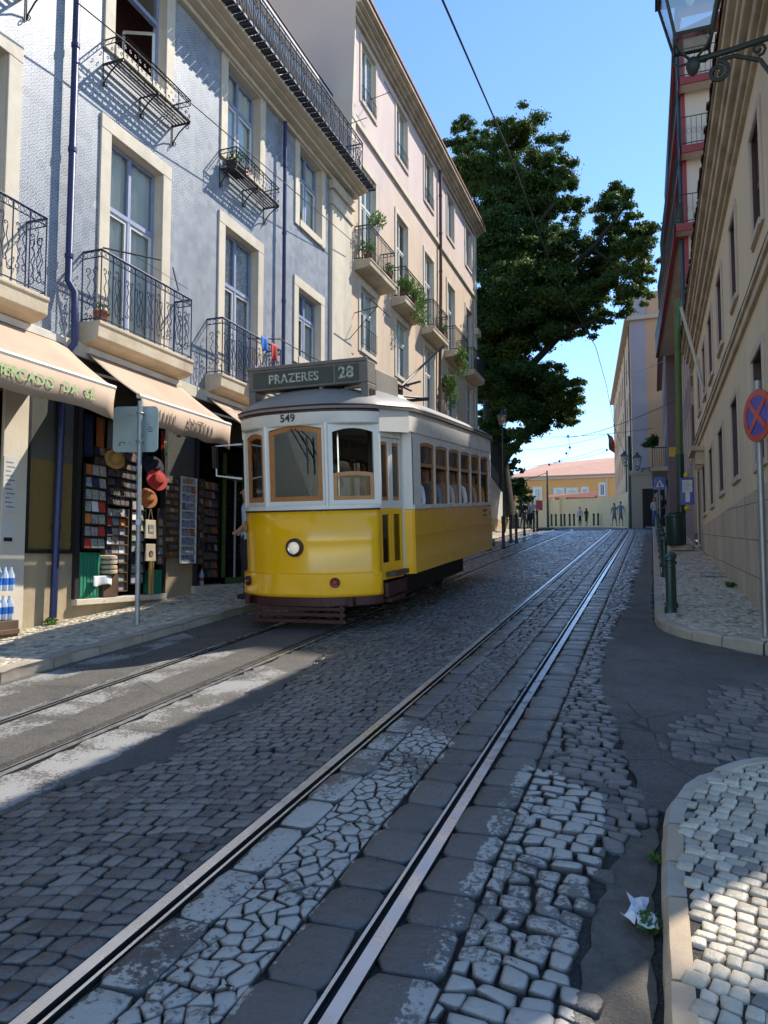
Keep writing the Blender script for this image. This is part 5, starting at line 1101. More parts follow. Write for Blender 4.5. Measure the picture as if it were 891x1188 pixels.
# roof
outl = [(x*1.045, y-.05) for x, y in FRONT]+[(1.225, 1.10)]+[(1.225, 2.5), (1.225, 4.5), (1.225, 6.35)]+rear(.05)[1:-1]+[(-1.225, 6.35), (-1.225, 4.5), (-1.225, 2.5), (-1.225, 1.10)]
RP = [(1.0, 2.76), (1.005, 2.79), (.985, 2.83), (.93, 2.89), (.84, 2.955), (.70, 3.03), (.52, 3.10), (.3, 3.15), (.1, 3.17)]
vs = []; n = len(outl)
for k, z in RP:
    for x, y in outl:
        yc = min(max(y, 1.15), 6.2); zz = z+(.06 if False else 0)+ .05*min(1, max(0, (y-.4)/1.2))*(1 if y < 5.5 else max(0, 1-(y-5.5)/1.5)); vs.append((x*k, yc+(y-yc)*k, zz))
mb = MB().mat('t_roof').add(vs, [(r*n+i, r*n+(i+1) % n, (r+1)*n+(i+1) % n, (r+1)*n+i) for r in range(len(RP)-1) for i in range(n)]+[tuple((len(RP)-1)*n+i for i in range(n))])
rf = mb.build('roof', T, smooth=True)
mb = MB().mat('t_roof'); wallstrip(mb, [(x*.93, y+.12) for x, y in FRONT], [(2.885, 1, 0), (2.915, 1.01, -.02), (2.925, .97, .03)]); mb.mat('t_maroon').tube([(x, y, 2.805+.05*min(1, max(0, (y-.4)/1.2))) for x, y in outl], .012, 5, closed=True)
mb.build('rain_gutter', rf, smooth=True)
mb = MB().mat('t_roof').box(.25, .70, 1.15, 2.1, 3.08, 3.42).mat('t_white').lathe([(.30, 3.12), (.30, 3.18), (.22, 3.25), (.02, 3.29)], 16, (.35, 2.65, 0)); mb.build('roof_box', rf, bevel=.02)
mb = MB().mat('t_maroon').box(-.28, .12, 1.25, 1.9, 3.46, 3.54).box(-.15, -.11, 1.3, 1.34, 3.1, 3.48).box(-.15, -.11, 1.8, 1.84, 3.1, 3.48); mb.build('roof_rack', rf)
# destination box on legs
mb = MB().mat('t_box').box(-.86, .86, .42, .72, 3.11, 3.40).box(-.86, -.76, .42, .72, 2.86, 3.11).box(.76, .86, .42, .72, 2.86, 3.11).box(.17, .22, .44, .50, 3.0, 3.11).box(-.86, .86, .40, .44, 3.38, 3.43)
bx_ = mb.build('destination_box', T, bevel=.012)
MB().mat('t_board').box(-.78, .38, .408, .425, 3.145, 3.355).box(.42, .74, .408, .425, 3.145, 3.355).build('sign_board', bx_)
MB().mat('black').box(.867, .872, .48, .55, 2.95, 3.04).box(.867, .872, .58, .66, 2.95, 3.04).mat('chrome').tube([(-.5, .5, 3.05), (.7, .5, 3.06)], .012, 6).build('fixing', bx_)
text('PRAZERES', .165, 'lettering', 't_letter', bx_, faceC((-.18, .404, 3.24)), .002, .0035, .95); text('28', .21, 'route_number', 't_letter', bx_, faceC((.57, .404, 3.25)), .002, .005)
# trolley pole / collector
mb = MB().mat('t_maroon').tube([(.0, 1.5, 3.60), (.1, 4.0, 3.55)], .035, 6).tube([(.25, 1.6, 3.58), (.3, 4.0, 3.52)], .02, 6).mat('iron_black').tube([(-.3, 3.4, 3.4), (.6, 3.6, 3.6)], .02, 6).tube([(-.4, 3.0, 3.42), (.5, 4.4, 3.42)], .02, 6).tube([(.1, 4.0, 3.3), (.1, 4.0, 3.62)], .05, 8).tube([(-.35, 4.2, 3.38), (.55, 4.2, 3.38)], .03, 6).tube([(0, 1.5, 3.6), (.05, 1.5, 3.35)], .03, 6)
mb.tube([(.1, 4.0, 3.6), (.1, 7.0, 4.9)], .022, 6); mb.build('trolley_pole', T, smooth=True)
# lamps
def lamp(x, z, r, yfr, nx, mat='lens'):
    rot = Matrix.Rotation(nx, 4, 'Z'); m = MB().mat('t_maroon').lathe([(r*.72, -.02), (r*.74, -.045), (r, -.03), (r*1.02, .01), (r*.95, .05)], 24, axis='y', caps=False)
    h = m.build('headlight' if mat == 'lens' else 'marker_lamp', T, smooth=True); h.matrix_basis = Matrix.Translation((x, yfr, z)) @ rot
    m = MB().mat('chrome' if mat != 'lens' else 'chrome').lathe([(r*.74, -.035), (r*.64, -.03), (r*.6, -.01)], 24, axis='y', caps=False).mat(mat).lathe([(r*.66, -.012), (r*.5, -.03), (r*.25, -.04), (.001, -.043)], 24, axis='y', caps=False); l_ = m.build('lens', h, smooth=True); l_.matrix_parent_inverse = Matrix.Identity(4)
lamp(-.02, 1.04, .115, -.005, 0); lamp(-.80, .60, .062, .18, -.62, 'red_lens'); lamp(.50, .60, .062, .03, .4, 'red_lens')
# emblem and owner lettering
mb = MB().mat('t_number').lathe([(.075, -.004), (.075, .0)], 20, axis='y').mat('t_yellow').lathe([(.06, -.0045), (.06, 0)], 20, axis='y').mat('t_number').box(-.012, .012, -.0055, 0, -.045, .045)
e_ = mb.build('emblem', T); e_.matrix_basis = Matrix.Translation((-.93, .36, 1.30)) @ Matrix.Rotation(-.72, 4, 'Z')
MB().mat('t_maroon').box(1.17, 1.173, 5.60, 5.92, 1.355, 1.395).box(1.17, 1.173, 5.60, 5.84, 1.27, 1.30).build('lettering', T); e2 = MB().mat('t_white').lathe([(.07, 0), (.07, .004)], 16, axis='x').mat('t_maroon').lathe([(.045, 0), (.045, .006)], 12, axis='x').build('emblem', T); e2.matrix_basis = Matrix.Translation((1.17, 6.12, 1.32))
# wiper, mirror
MB().mat('black').tube([(-.02, -.02, 2.53), (.12, -.03, 2.3), (.22, -.03, 2.12)], .012, 5).tube([(.03, -.02, 2.53), (.16, -.035, 2.4), (.24, -.03, 2.2)], .008, 5).tube([(.20, -.03, 2.42), (.21, -.032, 1.95)], .012, 5).build('wiper', T)
MB().mat('t_white').tube([(-1.0, .45, 2.42), (-1.32, .3, 2.4), (-1.32, .3, 2.0), (-1.0, .42, 1.95)], .014, 6).mat('black').box(-1.36, -1.30, .26, .32, 2.1, 2.4).build('mirror', T)
# lifeguard and running gear
mb = MB().mat('t_maroon')
for z, y in ((.27, .02), (.20, .0), (.12, -.02)): mb.box(-.62-.2*(.27-z), .62+.2*(.27-z), y, y+.03, z-.025, z+.02)
mb.box(-.6, -.56, .02, .06, .1, .32).box(.56, .6, .02, .06, .1, .32); mb.build('lifeguard', T, bevel=.004)
mb = MB().mat('t_dark')
for y in (2.6, 4.9):
    for s in (-1, 1): mb.lathe([(.33, 0), (.35, .02), (.35, .06), (.30, .08), (.08, .085)], 24, (s*.45-.04, y, .345), 'x')
    mb.tube([(-.55, y, .345), (.55, y, .345)], .05, 8)
mb.build('wheels', T, smooth=True)
MB().mat('t_dark').box(-.72, -.62, 1.9, 5.6, .30, .55).box(.62, .72, 1.9, 5.6, .30, .55).box(-.95, .95, .5, 7.0, .56, .62).box(-.60, .60, 1.3, 6.2, .16, .56).build('truck_frame', T)
# inside
mb = MB().mat('t_inside').box(-1.1, 1.1, .6, 7.0, .62, .68).mat('t_wood').box(-.9, .9, 1.3, 1.34, .68, 1.5).mat('t_white').box(-1.0, 1.0, .7, 6.9, 2.74, 2.76)
mb.mat('t_inside').box(-1.05, -.35, 1.3, 1.35, 1.5, 2.72).box(.5, 1.05, 1.28, 1.33, 1.5, 2.72); mb.build('floor', T)
mb = MB().mat('t_dark').box(-.35, .05, .35, .62, .68, 1.62).mat('chrome').tube([(-.15, .45, 1.62), (-.15, .45, 1.68)], .03, 8).tube([(-.15, .45, 1.68), (.02, .4, 1.70)], .015, 6).tube([(.3, .7, .7), (.3, .7, 2.72)], .018, 6); mb.build('controller', T)
for k, (ya, yb) in enumerate(SW):
    for x in (.45, -1.05): MB().mat('t_seat').box(x, x+.6, ya, ya+.5, 1.05, 1.12).box(x, x+.6, ya+.46, ya+.52, 1.12, 1.62).mat('t_dark').box(x+.25, x+.35, ya+.2, ya+.3, .68, 1.05).build('seat', T, bevel=.01)
SLA = math.atan(SL); TO = Vector((-4.21, 8.45, G(8.45)+.004))
T.matrix_world = Matrix.Translation(TO) @ Matrix.Rotation(SLA, 4, 'X')
TM = T.matrix_world.copy()
# ================================================================ PEOPLE
def person(label, loc, facing=0., height=1.7, shirt='cl_white', legs='cl_navy', hair='hair', skin='skin', pose='stand', female=False, group='people in the street', hat=None, shoe='cl_black', bare=False, sleeves=.5):
    """continuous skinned body from a joint skeleton, clothes by region, hair as a child. +Y is the way the figure faces"""
    k = height/1.75; J = []; E = []
    def jn(x, y, z, r, p=None, rx=None):
        J.append((x*k, y*k, z*k, r*k, (rx or r)*k)); 
        if p is not None: E.append((p, len(J)-1))
        return len(J)-1
    sit = pose == 'sit'; hz = .50 if sit else .93
    pel = jn(0, 0, hz, .105, None, .145); wa = jn(0, -.005, hz+.20, .09, pel, .125); ch = jn(0, 0, hz+.40, .10, wa, .155 if not female else .14); nb = jn(0, 0, hz+.53, .06, ch, .10); nk = jn(0, .01, hz+.59, .048, nb); 
    hd1 = jn(0, .02, hz+.66, .068, nk); hd2 = jn(0, .022, hz+.74, .085, hd1, .075); hd3 = jn(0, .012, hz+.80, .065, hd2)
    sw = .19 if not female else .165; ph = random.uniform(-.12, .12); st = .22 if pose == 'walk' else .05
    for s in (-1, 1):
        sh = jn(s*sw, 0, hz+.49, .055, nb); 
        if sit: el = jn(s*(sw+.05), .06, hz+.25, .04, sh); wr_ = jn(s*(sw-.05), .27, hz+.16, .028, el); hn = jn(s*(sw-.08), .35, hz+.16, .032, wr_)
        elif pose == 'walk': a = s*.15; el = jn(s*(sw+.04), a*.6-.03, hz+.24, .04, sh); wr_ = jn(s*(sw+.03), a+.06, hz+.02, .028, el); hn = jn(s*(sw+.02), a+.10, hz-.06, .033, wr_)
        else: el = jn(s*(sw+.05), -.03, hz+.24, .04, sh); wr_ = jn(s*(sw-.02), .14, hz+.10, .028, el); hn = jn(s*(sw-.06), .20, hz+.09, .033, wr_)
        if sit: kn = jn(s*.11, .42, hz+.02, .062, pel); an = jn(s*.11, .44, .09, .04, kn); to = jn(s*.12, .60, .035, .035, an)
        else: f = s*st; kn = jn(s*.095, f*.55+.02, .50, .060, pel, .062); an = jn(s*.10, f-.02, .09, .038, kn); to = jn(s*.115, f+.13, .035, .036, an)
    me = bpy.data.meshes.new('body'); me.from_pydata([j[:3] for j in J], E, []); o = bpy.data.objects.new('body', me); COL.objects.link(o)
    sk = o.modifiers.new('skin', 'SKIN'); sk.use_smooth_shade = True
    for v, j in zip(me.skin_vertices[0].data, J): v.radius = (j[4], j[3])
    me.skin_vertices[0].data[0].use_root = True
    sb = o.modifiers.new('sub', 'SUBSURF'); sb.levels = sb.render_levels = 2
    dg = bpy.context.evaluated_depsgraph_get(); dg.update(); m2 = bpy.data.meshes.new_from_object(o.evaluated_get(dg)); bpy.data.objects.remove(o); m2.name = 'body'
    m2.materials.clear()
    for m in (skin, shirt, legs, shoe): m2.materials.append(MATS[m])
    for p in m2.polygons:
        x, y, z = [q/k for q in p.center]; i = 1
        if z > hz+.555: i = 0
        elif abs(x) > sw+.0 and z < hz+.49-.5*sleeves or (abs(x) > .13 and y > .1 and z > hz-.1 and z < hz+.25 and sleeves < 1): i = 0
        elif z < hz+.04 or (sit and z < hz+.1): i = 2
        if bare and z < .48: i = 0
        if z < .085: i = 3
        if not sit and abs(x) > .15 and z < hz+.06 and z > .6: i = 0
        p.material_index = i; p.use_smooth = True
    P = thing('person', label, 'person', loc, group, world=False); P.rotation_euler = (0, 0, facing)
    b = bpy.data.objects.new('body', m2); COL.objects.link(b); b.parent = P
    hb = MB().mat(hair); zc = (hz+.755)*k; yc = .0
    R_ = .098*k; prof = []; n = 12
    vs = []; fs = []
    for i in range(7):
        th = math.pi*.62*i/6
        for j in range(n): a = 2*math.pi*j/n; back = .35+.65*(1-max(0, math.sin(a))**2); t2 = th*(1 if math.sin(a) < .3 else .62); vs.append((R_*.92*math.sin(t2)*math.cos(a), yc+R_*1.06*math.sin(t2)*math.sin(a)-.004*k, zc+R_*1.05*math.cos(t2)))
    hb.add(vs, [(i*n+j, i*n+(j+1) % n, (i+1)*n+(j+1) % n, (i+1)*n+j) for i in range(6) for j in range(n)])
    if female: hb.lathe([(.05*k, -.24*k), (.085*k, -.15*k), (.088*k, 0), (.06*k, .05*k)], 10, (0, -.045*k, zc-.02*k))
    hh = hb.build('hair', P, smooth='all')
    # nose and ears in the body's own colour
    fb = MB().mat(skin).lathe([(.014*k, -.02*k), (.012*k, 0), (.004*k, .02*k)], 6, (0, .108*k, (hz+.735)*k)).lathe([(.018*k, -.008*k), (.018*k, .008*k)], 8, (.083*k, .005*k, (hz+.74)*k), 'x').lathe([(.018*k, -.008*k), (.018*k, .008*k)], 8, (-.083*k, .005*k, (hz+.74)*k), 'x').mat('cl_black').lathe([(.009*k, 0), (.006*k, .006*k)], 6, (.032*k, .094*k, (hz+.755)*k), 'y').lathe([(.009*k, 0), (.006*k, .006*k)], 6, (-.032*k, .094*k, (hz+.755)*k), 'y')
    fb.build('face', P)
    if hat:
        hm = MB().mat(hat).lathe([(.16*k, -.01), (.16*k, 0), (.105*k, .01), (.10*k, .07*k), (.06*k, .10*k), (.005, .105*k)], 14, (0, 0, zc+.03*k)); ho = hm.build('hat', P, smooth=True)
    return P
def street_person(px, pyf, Y, label, **kw):
    p = onY(px, pyf, Y); return person(label, (p.x, Y, G(Y)+.1), **kw)
street_person(680.5, 611, 70, 'woman in black dress walking by the yellow wall, right of the man in pale blue', height=1.66, shirt='cl_black', legs='cl_black', female=True, pose='walk', bare=True, facing=.3)
street_person(673, 611, 70.5, 'man in pale blue shirt and dark trousers walking by the yellow wall', height=1.78, shirt='cl_palebl', legs='cl_navy', pose='walk', facing=.2, hat=None)
street_person(713, 612, 57, 'woman in grey dress with bare legs, left of the man by the lilac block', height=1.7, shirt='cl_grey', legs='cl_grey', female=True, pose='walk', bare=True, facing=2.9)
street_person(720.5, 612, 56, 'man in blue shirt and shorts beside the green pole at the bend', height=1.78, shirt='cl_blue', legs='cl_grey', pose='walk', bare=True, facing=3.1)
street_person(760, 612, 44, 'woman in white top and jeans standing on the right pavement', height=1.62, shirt='cl_white', legs='cl_blue', hair='hair_light', female=True, facing=3.0)
street_person(769, 612, 43.5, 'man in black shirt and navy trousers on the right pavement by the shops', height=1.75, shirt='cl_black', legs='cl_navy', facing=2.6)
def stair_person(px, pyf, Y, label, **kw):
    p = onY(px, pyf, Y); return person(label, (p.x, Y, p.z), **kw)
for px_, Y_, lab, kw in ((608, 46, 'man in black shirt and shorts at the foot of the ramp', dict(shirt='cl_black', legs='cl_tan', bare=True, pose='walk')), (613.5, 47, 'woman in red and white top at the foot of the ramp', dict(shirt='cl_red', legs='cl_navy', female=True, pose='walk')), (618, 45, 'man in white shirt and dark trousers at the foot of the ramp', dict(shirt='cl_white', legs='cl_black', pose='walk'))):
    p = onY(px_, 606, Y_); person(lab, (p.x, Y_, G(Y_)+.1), facing=random.uniform(2, 4), **kw)
# shopkeeper stood between shop and tram
gp = onG(291, 707, .12); person('man in pale t-shirt and dark trousers standing beside the front of the tram', (-5.99, 10.2, G(10.2)+.115), facing=1.9, height=1.78, shirt='cl_palebl', legs='cl_black', pose='stand')
# riders: feet on the tram floor, bodies follow the slope
def rider(x, y, label, **kw):
    P = person(label, (0, 0, 0), **kw); rz = kw.get('facing', 0)
    P.matrix_world = TM @ Matrix.Translation((x, y, .68)) @ Matrix.Rotation(rz, 4, 'Z') @ Matrix.Rotation(-SLA, 4, 'X'); return P
rider(-.02, 1.05, 'tram driver in grey shirt behind the lowered front window', shirt='cl_grey', legs='cl_navy', facing=math.pi, height=1.72, group='people inside the tram')
sc_ = [(.80, 1.98, 'cl_white', 'hair', 'long haired passenger in white top at the first side window', True), (.82, 2.72, 'cl_grey', 'hair', 'dark haired passenger in grey at the second side window', False), (.84, 3.52, 'cl_pink', 'hair_light', 'passenger in pink top with arm by the third side window', True), (.84, 4.28, 'cl_white', 'hair', 'passenger in white shirt at the fourth side window', False), (.84, 5.05, 'cl_tan', 'hair', 'passenger in red cap at the fifth side window', False), (.84, 5.82, 'cl_orange', 'hair', 'passenger in orange top at the rearmost side window', True)]
for x, y, sh_, hr, lab, fem in sc_: rider(x, y, lab, shirt=sh_, hair=hr, female=fem, facing=math.pi, height=1.62, pose='sit' if False else 'stand', group='people inside the tram', hat='cl_red' if 'cap' in lab else None) if False else rider(x+.10, y+.02, lab, shirt=sh_, hair=hr, female=fem, facing=math.pi, height=1.75, pose='sit', group='people inside the tram', hat='cl_red' if 'cap' in lab else None)
for o in [o for o in bpy.data.objects if o.get('group') == 'people inside the tram' and 'driver' not in o['label']]: o.matrix_world = o.matrix_world @ Matrix.Translation((0, 0, .12))
bag = thing('bag', 'small red bag behind the first side window of the tram', 'bag', (0, 0, 0), world=False); MB().mat('cl_red').box(1.0, 1.10, 1.62, 1.86, 1.50, 1.64).build('pouch', bag, bevel=.015); MB().mat('cl_red').tube([(1.05, 1.66, 1.63), (1.05, 1.74, 1.71), (1.05, 1.82, 1.63)], .008, 5).build('handle', bag); bag.matrix_world = TM
# ================================================================ SHOP GOODS
def on_wall(px, py, X=-7.45): return onX(px, py, X)
def rack(label, X, y0, y1, z0, z1, cols, rows_, mat='cards', depth=.05, frame='black', name='postcard_rack', cat='postcard rack', z_of=None):
    t = thing(name, label, cat, (X, (y0+y1)/2, z0), 'racks of postcards and souvenirs')
    mb = MB().mat(frame).box(X-depth, X, y0, y0+.012, z0, z1).box(X-depth, X, y1-.012, y1, z0, z1).box(X-depth, X-depth+.008, y0, y1, z0, z1)
    h = (z1-z0)/rows_
    for r in range(rows_): mb.box(X-depth+.01, X+.004, y0+.013, y1-.013, z0+h*r, z0+h*r+.018)
    mb.build('frame', t); w_ = (y1-y0-.03)/cols
    for r in range(rows_):
        mb = MB()
        for c in range(cols):
            mb.mat(mat if random.random() < (.6 if mat != 'cards_blue' else .85) else random.choice(['cards', 'cards_blue', 'cl_red', 'tote', 'rust', 'cl_navy', 'cl_orange', 'cl_white', 'cards_brown']) if mat != 'cards_brown' else random.choice(['cards_brown', 'rust', 'wood_door', 'cl_tan', 'cl_navy']))
            a = y0+.015+w_*c+.008; b = a+w_-.016; z = z0+h*r+.02; lean = .02; tp = z+h*random.uniform(.72, .88); mb.hull([(X-depth*.3, a, z), (X-depth*.3, b, z), (X-depth*.3-.004, b, z), (X-depth*.3-.004, a, z)], [(X-depth*.3-lean, a, tp), (X-depth*.3-lean, b, tp), (X-depth*.3-lean-.004, b, tp), (X-depth*.3-lean-.004, a, tp)])
        mb.build('cards', t)
    return t
rack('tall rack of leaflets and postcards over the green cabinet at the left shop doorway', -7.36, 8.16, 8.62, 1.72, 2.92, 3, 7, 'cards')
t = rack('white wire rack of blue postcards on the tiled pier between two shops', -7.38, 10.42, 10.86, 1.52, 2.98, 3, 10, 'cards_blue', .04, 'win_white')
rack('brown board of fridge magnets left of the blue postcard rack', -7.40, 10.02, 10.40, 1.62, 2.95, 3, 11, 'cards_brown', .03, 'wood_door', 'magnet_board', 'magnet board')
rack('stepped book rack with reddish covers in the middle of the shop window', -7.52, 8.78, 9.28, 1.1, 2.35, 3, 9, 'cards', .10, 'wood_door', 'book_rack', 'book rack')
rack('narrow rack of brochures beside the pole in the shop window', -7.50, 9.32, 9.66, 1.2, 2.5, 2, 8, 'cards', .06, 'black')
rack('dark wall of trinkets hanging deep inside the first shop', -8.6, 8.3, 9.9, 1.5, 3.4, 12, 10, 'cards_brown', .05, 'black', 'trinket_wall', 'trinket wall')
rack('dim shelves of souvenirs inside the second shop', -8.4, 11.1, 12.0, 1.3, 3.2, 7, 9, 'cards_brown', .05, 'black', 'souvenir_shelf', 'shelf')
rack('column of keyrings on the left jamb of the second shop', -7.44, 10.98, 11.18, 1.5, 3.0, 2, 10, 'cards_brown', .03, 'wood_door', 'keyring_board', 'keyring board')
def cab(label, y0, y1, z0, z1):
    t = thing('cabinet', label, 'cabinet', (-7.45, (y0+y1)/2, z0), 'green shop cabinets'); mb = MB().mat('green_box').box(-7.62, -7.44, y0, y1, z0, z1); n = max(2, int((y1-y0)/.06))
    mb.build('carcass', t, bevel=.006); mb = MB().mat('green_box')
    for k in range(n): a = y0+(y1-y0)*k/n; mb.box(-7.44, -7.43, a+.008, a+(y1-y0)/n-.008, z0+.03, z1-.03)
    mb.build('door', t, bevel=.003)
cab('green slatted cabinet under the leaflet rack, left end of the shop sill', 8.18, 8.58, 1.04, 1.68); cab('small green cabinet at the right end of the shop sill', 9.78, 10.0, 1.04, 1.42)
def hat(label, px, py, mat, r=.15, X=-7.3, tilt=(.1, 1.25)):
    p = onX(px, py, X); t = thing('sun_hat', label, 'hat', p, 'hats hanging at the shop door', world=False)
    o = MB().mat(mat).lathe([(r, .0), (r*1.02, .006), (r*.62, .012), (r*.56, .07), (r*.42, .10), (.004, .11)], 24).build('crown', t, smooth=True); o.rotation_euler = (0, R(75), R(-25))
    b = MB().mat('cl_black' if mat != 'straw' else 'rust').lathe([(r*.60, .014), (r*.585, .035)], 24, caps=False).build('hat_band', t, smooth=True); b.rotation_euler = (0, R(75), R(-25))
    MB().mat('black').tube([(0, 0, 0), (-.02, 0, .9)], .003, 4).build('string', t)
hat('bright red wide brimmed hat hanging by the pole', 182, 557, 'cl_red', .17, -7.2); hat('orange brown hat hanging below the red one', 171, 578, 'rust', .16); hat('navy cap like hat hanging above the red one', 178, 541, 'navy_hat', .17); hat('yellow straw hat hanging left of the pole', 133, 533, 'straw', .15, -7.4)
t = thing('red_lantern', 'red paper lantern glimpsed inside the second shop', 'lantern', onX(239, 589, -7.9), world=False); MB().mat('cl_red').lathe([(.03, -.14), (.10, -.08), (.13, 0), (.10, .08), (.03, .14)], 16).mat('black').tube([(0, 0, .14), (0, 0, .8)], .004, 4).build('shade', t, smooth=True)
def cloth(name, label, cat, px, py, w_, h_, mat, X=-7.3, fold=.02, group=None):
    p = onX(px, py, X); n = 12; m = 8; vs = []
    for i in range(n+1):
        for j in range(m+1): u = i/n; v = j/m; vs.append((fold*math.sin(u*9+v)*(v+.2), (u-.5)*w_*(1-.15*(1-v)), -h_*v-.02*math.sin(u*7)*v))
    o = MB().mat(mat).add(vs, [(i*(m+1)+j, i*(m+1)+j+1, (i+1)*(m+1)+j+1, (i+1)*(m+1)+j) for i in range(n) for j in range(m)]).build(name, None, smooth='all', at=p); sd = o.modifiers.new('t', 'SOLIDIFY'); sd.thickness = .004; return tag(o, label, cat, group)
cloth('scarf', 'red scarf hanging by the shop door above the hats', 'scarf', 189, 500, .10, .30, 'cl_red'); cloth('scarf', 'green scarf hanging right of the red scarf', 'scarf', 192, 512, .07, .22, 'green_box')
for lab, px, py, s_ in (('canvas tote bag with a square print hanging beside the pole', 174.5, 614, .26), ('smaller canvas tote bag with a round print, below the other one', 174.5, 641, .24)):
    p = onX(px, py, -7.2); t = thing('tote_bag', lab, 'tote bag', p, 'tote bags at the shop door', world=False); h_ = s_*.55
    MB().mat('tote').hull([(-.015, -s_/2, -h_), (.015, -s_/2, -h_), (.015, s_/2, -h_), (-.015, s_/2, -h_)], [(-.006, -s_*.46, h_), (.006, -s_*.46, h_), (.006, s_*.46, h_), (-.006, s_*.46, h_)]).build('bag', t, bevel=.006)
    if s_ > .25: MB().mat('tote').tube([(0, -s_*.2, h_), (0, -.01, h_+.16), (0, .01, h_+.16), (0, s_*.2, h_)], .008, 4).build('handle', t); MB().mat('cl_grey').box(.0125, .0185, -.06, .06, -.06, .07).mat('tote').box(.018, .019, -.04, .04, -.03, .0).build('print', t)
    else: MB().mat('cl_navy').lathe([(.05, .0), (.05, .018)], 14, (0, 0, -.02), 'x').mat('rust').lathe([(.03, .0), (.03, .0195)], 14, (0, 0, -.03), 'x').build('print', t)
# folded sacks and cloth on the sill
t = thing('folded_sack', 'pile of folded beige sacks on the shop sill beside the green cabinet', 'sacks', (-7.5, 8.75, 1.04))
for k in range(4): MB().mat('tote').lathe([(.10, 0), (.135, .012), (.135, .05), (.10, .065)], 12, (-7.46+random.uniform(-.01, .01), 8.76+random.uniform(-.015, .02), 1.37+.07*k)).build('sack', t, smooth=True)
MB().mat('wood_door').box(-7.6, -7.4, 8.62, 8.92, 1.04, 1.37).build('crate', t)
t = cloth('checked_cloth', 'white cloth with red stripes draped over the sill', 'cloth', 119, 668, .42, .14, 'cl_white', -7.38, .03)
t = thing('wooden_post', 'pale bamboo post standing at the right side of the first shop', 'post', (-7.4, 9.72, 1.04)); MB().mat('straw').tube([(-7.42, 9.68, 1.04), (-7.42, 9.68, 1.7)], .025, 8).tube([(-7.42, 9.74, 1.04), (-7.42, 9.74, 1.7)], .022, 8).build('cane', t)
t = thing('bead_curtain', 'dark hanging bead curtain in the doorway of the second shop', 'bead curtain', (-7.7, 12.4, 3.3)); mb = MB().mat('iron_black')
for k in range(26):
    y_ = 12.05+k*.05
    if 12.3 < y_ < 12.42: continue
    mb.tube([(-7.62+.02*math.sin(k*3), y_, 1.6), (-7.62, y_, 3.1)], .004, 3)
    for q in range(12): mb.mat('chrome' if (k*7+q*3) % 5 == 0 else 'iron_black').lathe([(.001, -.012), (.012, 0), (.001, .012)], 5, (-7.61, y_, 1.65+q*.12+.03*math.sin(k*5+q)))
mb.build('strand', t)
for k, (py, lab) in enumerate(((664, 'clear water bottle on the doorstep of the second shop'), (651, 'taller bottle just behind the clear one on the doorstep'))):
    p = onX(234+k*1.5, py, -7.5); t = thing('bottle', lab, 'bottle', (p.x+.0-k*.1, p.y+k*.08, 1.125), world=False); MB().mat('bottle').lathe([(.035, 0), (.04, .01), (.04, .2), (.015, .26), (.015, .28)], 12).mat('cl_red').lathe([(.0405, .08), (.0405, .14)], 12).lathe([(.017, .28), (.017, .30)], 8).build('body', t, smooth=True)
# shrink-wrapped water bottles on the left
for k in range(2):
    z_ = .62+.34*k+.25; t = thing('water_pack', ['blue and white pack of water bottles, lower of the two at the left edge', 'blue and white pack of water bottles, upper of the two at the left edge'][k], 'water pack', (-7.2, 6.72, z_), 'packs of water bottles'); mb = MB().mat('cl_palebl' if k else 'cl_blue')
    for i in range(3):
        for j in range(4): mb.mat('cl_palebl').lathe([(.04, 0), (.045, .02), (.045, .18), (.018, .25), (.018, .28)], 8, (-7.38+i*.09, 6.52+j*.09, z_)).mat('bright_blue').lathe([(.0455, .07), (.0455, .15)], 8, (-7.38+i*.09, 6.52+j*.09, z_))
    mb.build('bottles', t, smooth=True)
t = thing('crate', 'dark wooden crate carrying the packs of water at the left edge', 'crate', (-7.3, 6.66, .6)); MB().mat('wood_door').box(-7.44, -7.12, 6.45, 6.86, G(6.6)+.11, .862).box(-7.119, -7.10, 6.45, 6.86, .7, .76).build('box', t, bevel=.008)
# weeds at the foot of the wall
def leafblob(mb, c, r, n, s, rz=1., flat=.6):
    for _ in range(n):
        d = Vector((random.gauss(0, 1), random.gauss(0, 1), random.gauss(0, 1))).normalized()*(random.random()**.4); p = Vector(c)+Vector((d.x*r, d.y*r, d.z*r*rz)); a = Vector((random.gauss(0, 1), random.gauss(0, 1), random.gauss(0, flat))).normalized(); b = a.orthogonal().normalized(); b.rotate(Matrix.Rotation(random.random()*6.28, 3, a)); q = s*random.uniform(.6, 1.3)
        mb.add([p-b*q*.5, p+a.cross(b)*q*.28, p+b*q*.5, p-a.cross(b)*q*.28], [(0, 1, 2, 3)])
    return mb
def weed(label, p, r=.09, n=60, s=.06):
    t = thing('weed', label, 'weed', p, 'weeds at the edges of the pavement'); mb = leafblob(MB().mat('leaf_pot'), (p[0], p[1], p[2]+r*.5), r, n, s, .7); mb.build('leaves', t); mb = MB().mat('leaf_pot')
    for k in range(5): mb.tube([(p[0], p[1], p[2]), (p[0]+random.uniform(-r, r)*.7, p[1]+random.uniform(-r, r)*.7, p[2]+r)], .003, 3)
    mb.build('stem', t)
weed('green weed at the foot of the blue downpipe', (-7.38, 7.62, G(7.6)+.11)); weed('small weed growing below the shop sill', (-7.44, 8.62, .98), .05, 30, .04); weed('weed at the foot of the ashlar wall on the right', (1.12, 12.7, G(12.7)+.11), .08); weed('thin weed by the near kerb, beyond the white paper', (-.02, 3.48, G(3.48)-.01), .035, 24, .03); weed('weed growing round the white paper by the kerb', (-.04, 2.95, G(2.95)-.01), .05, 50, .035)
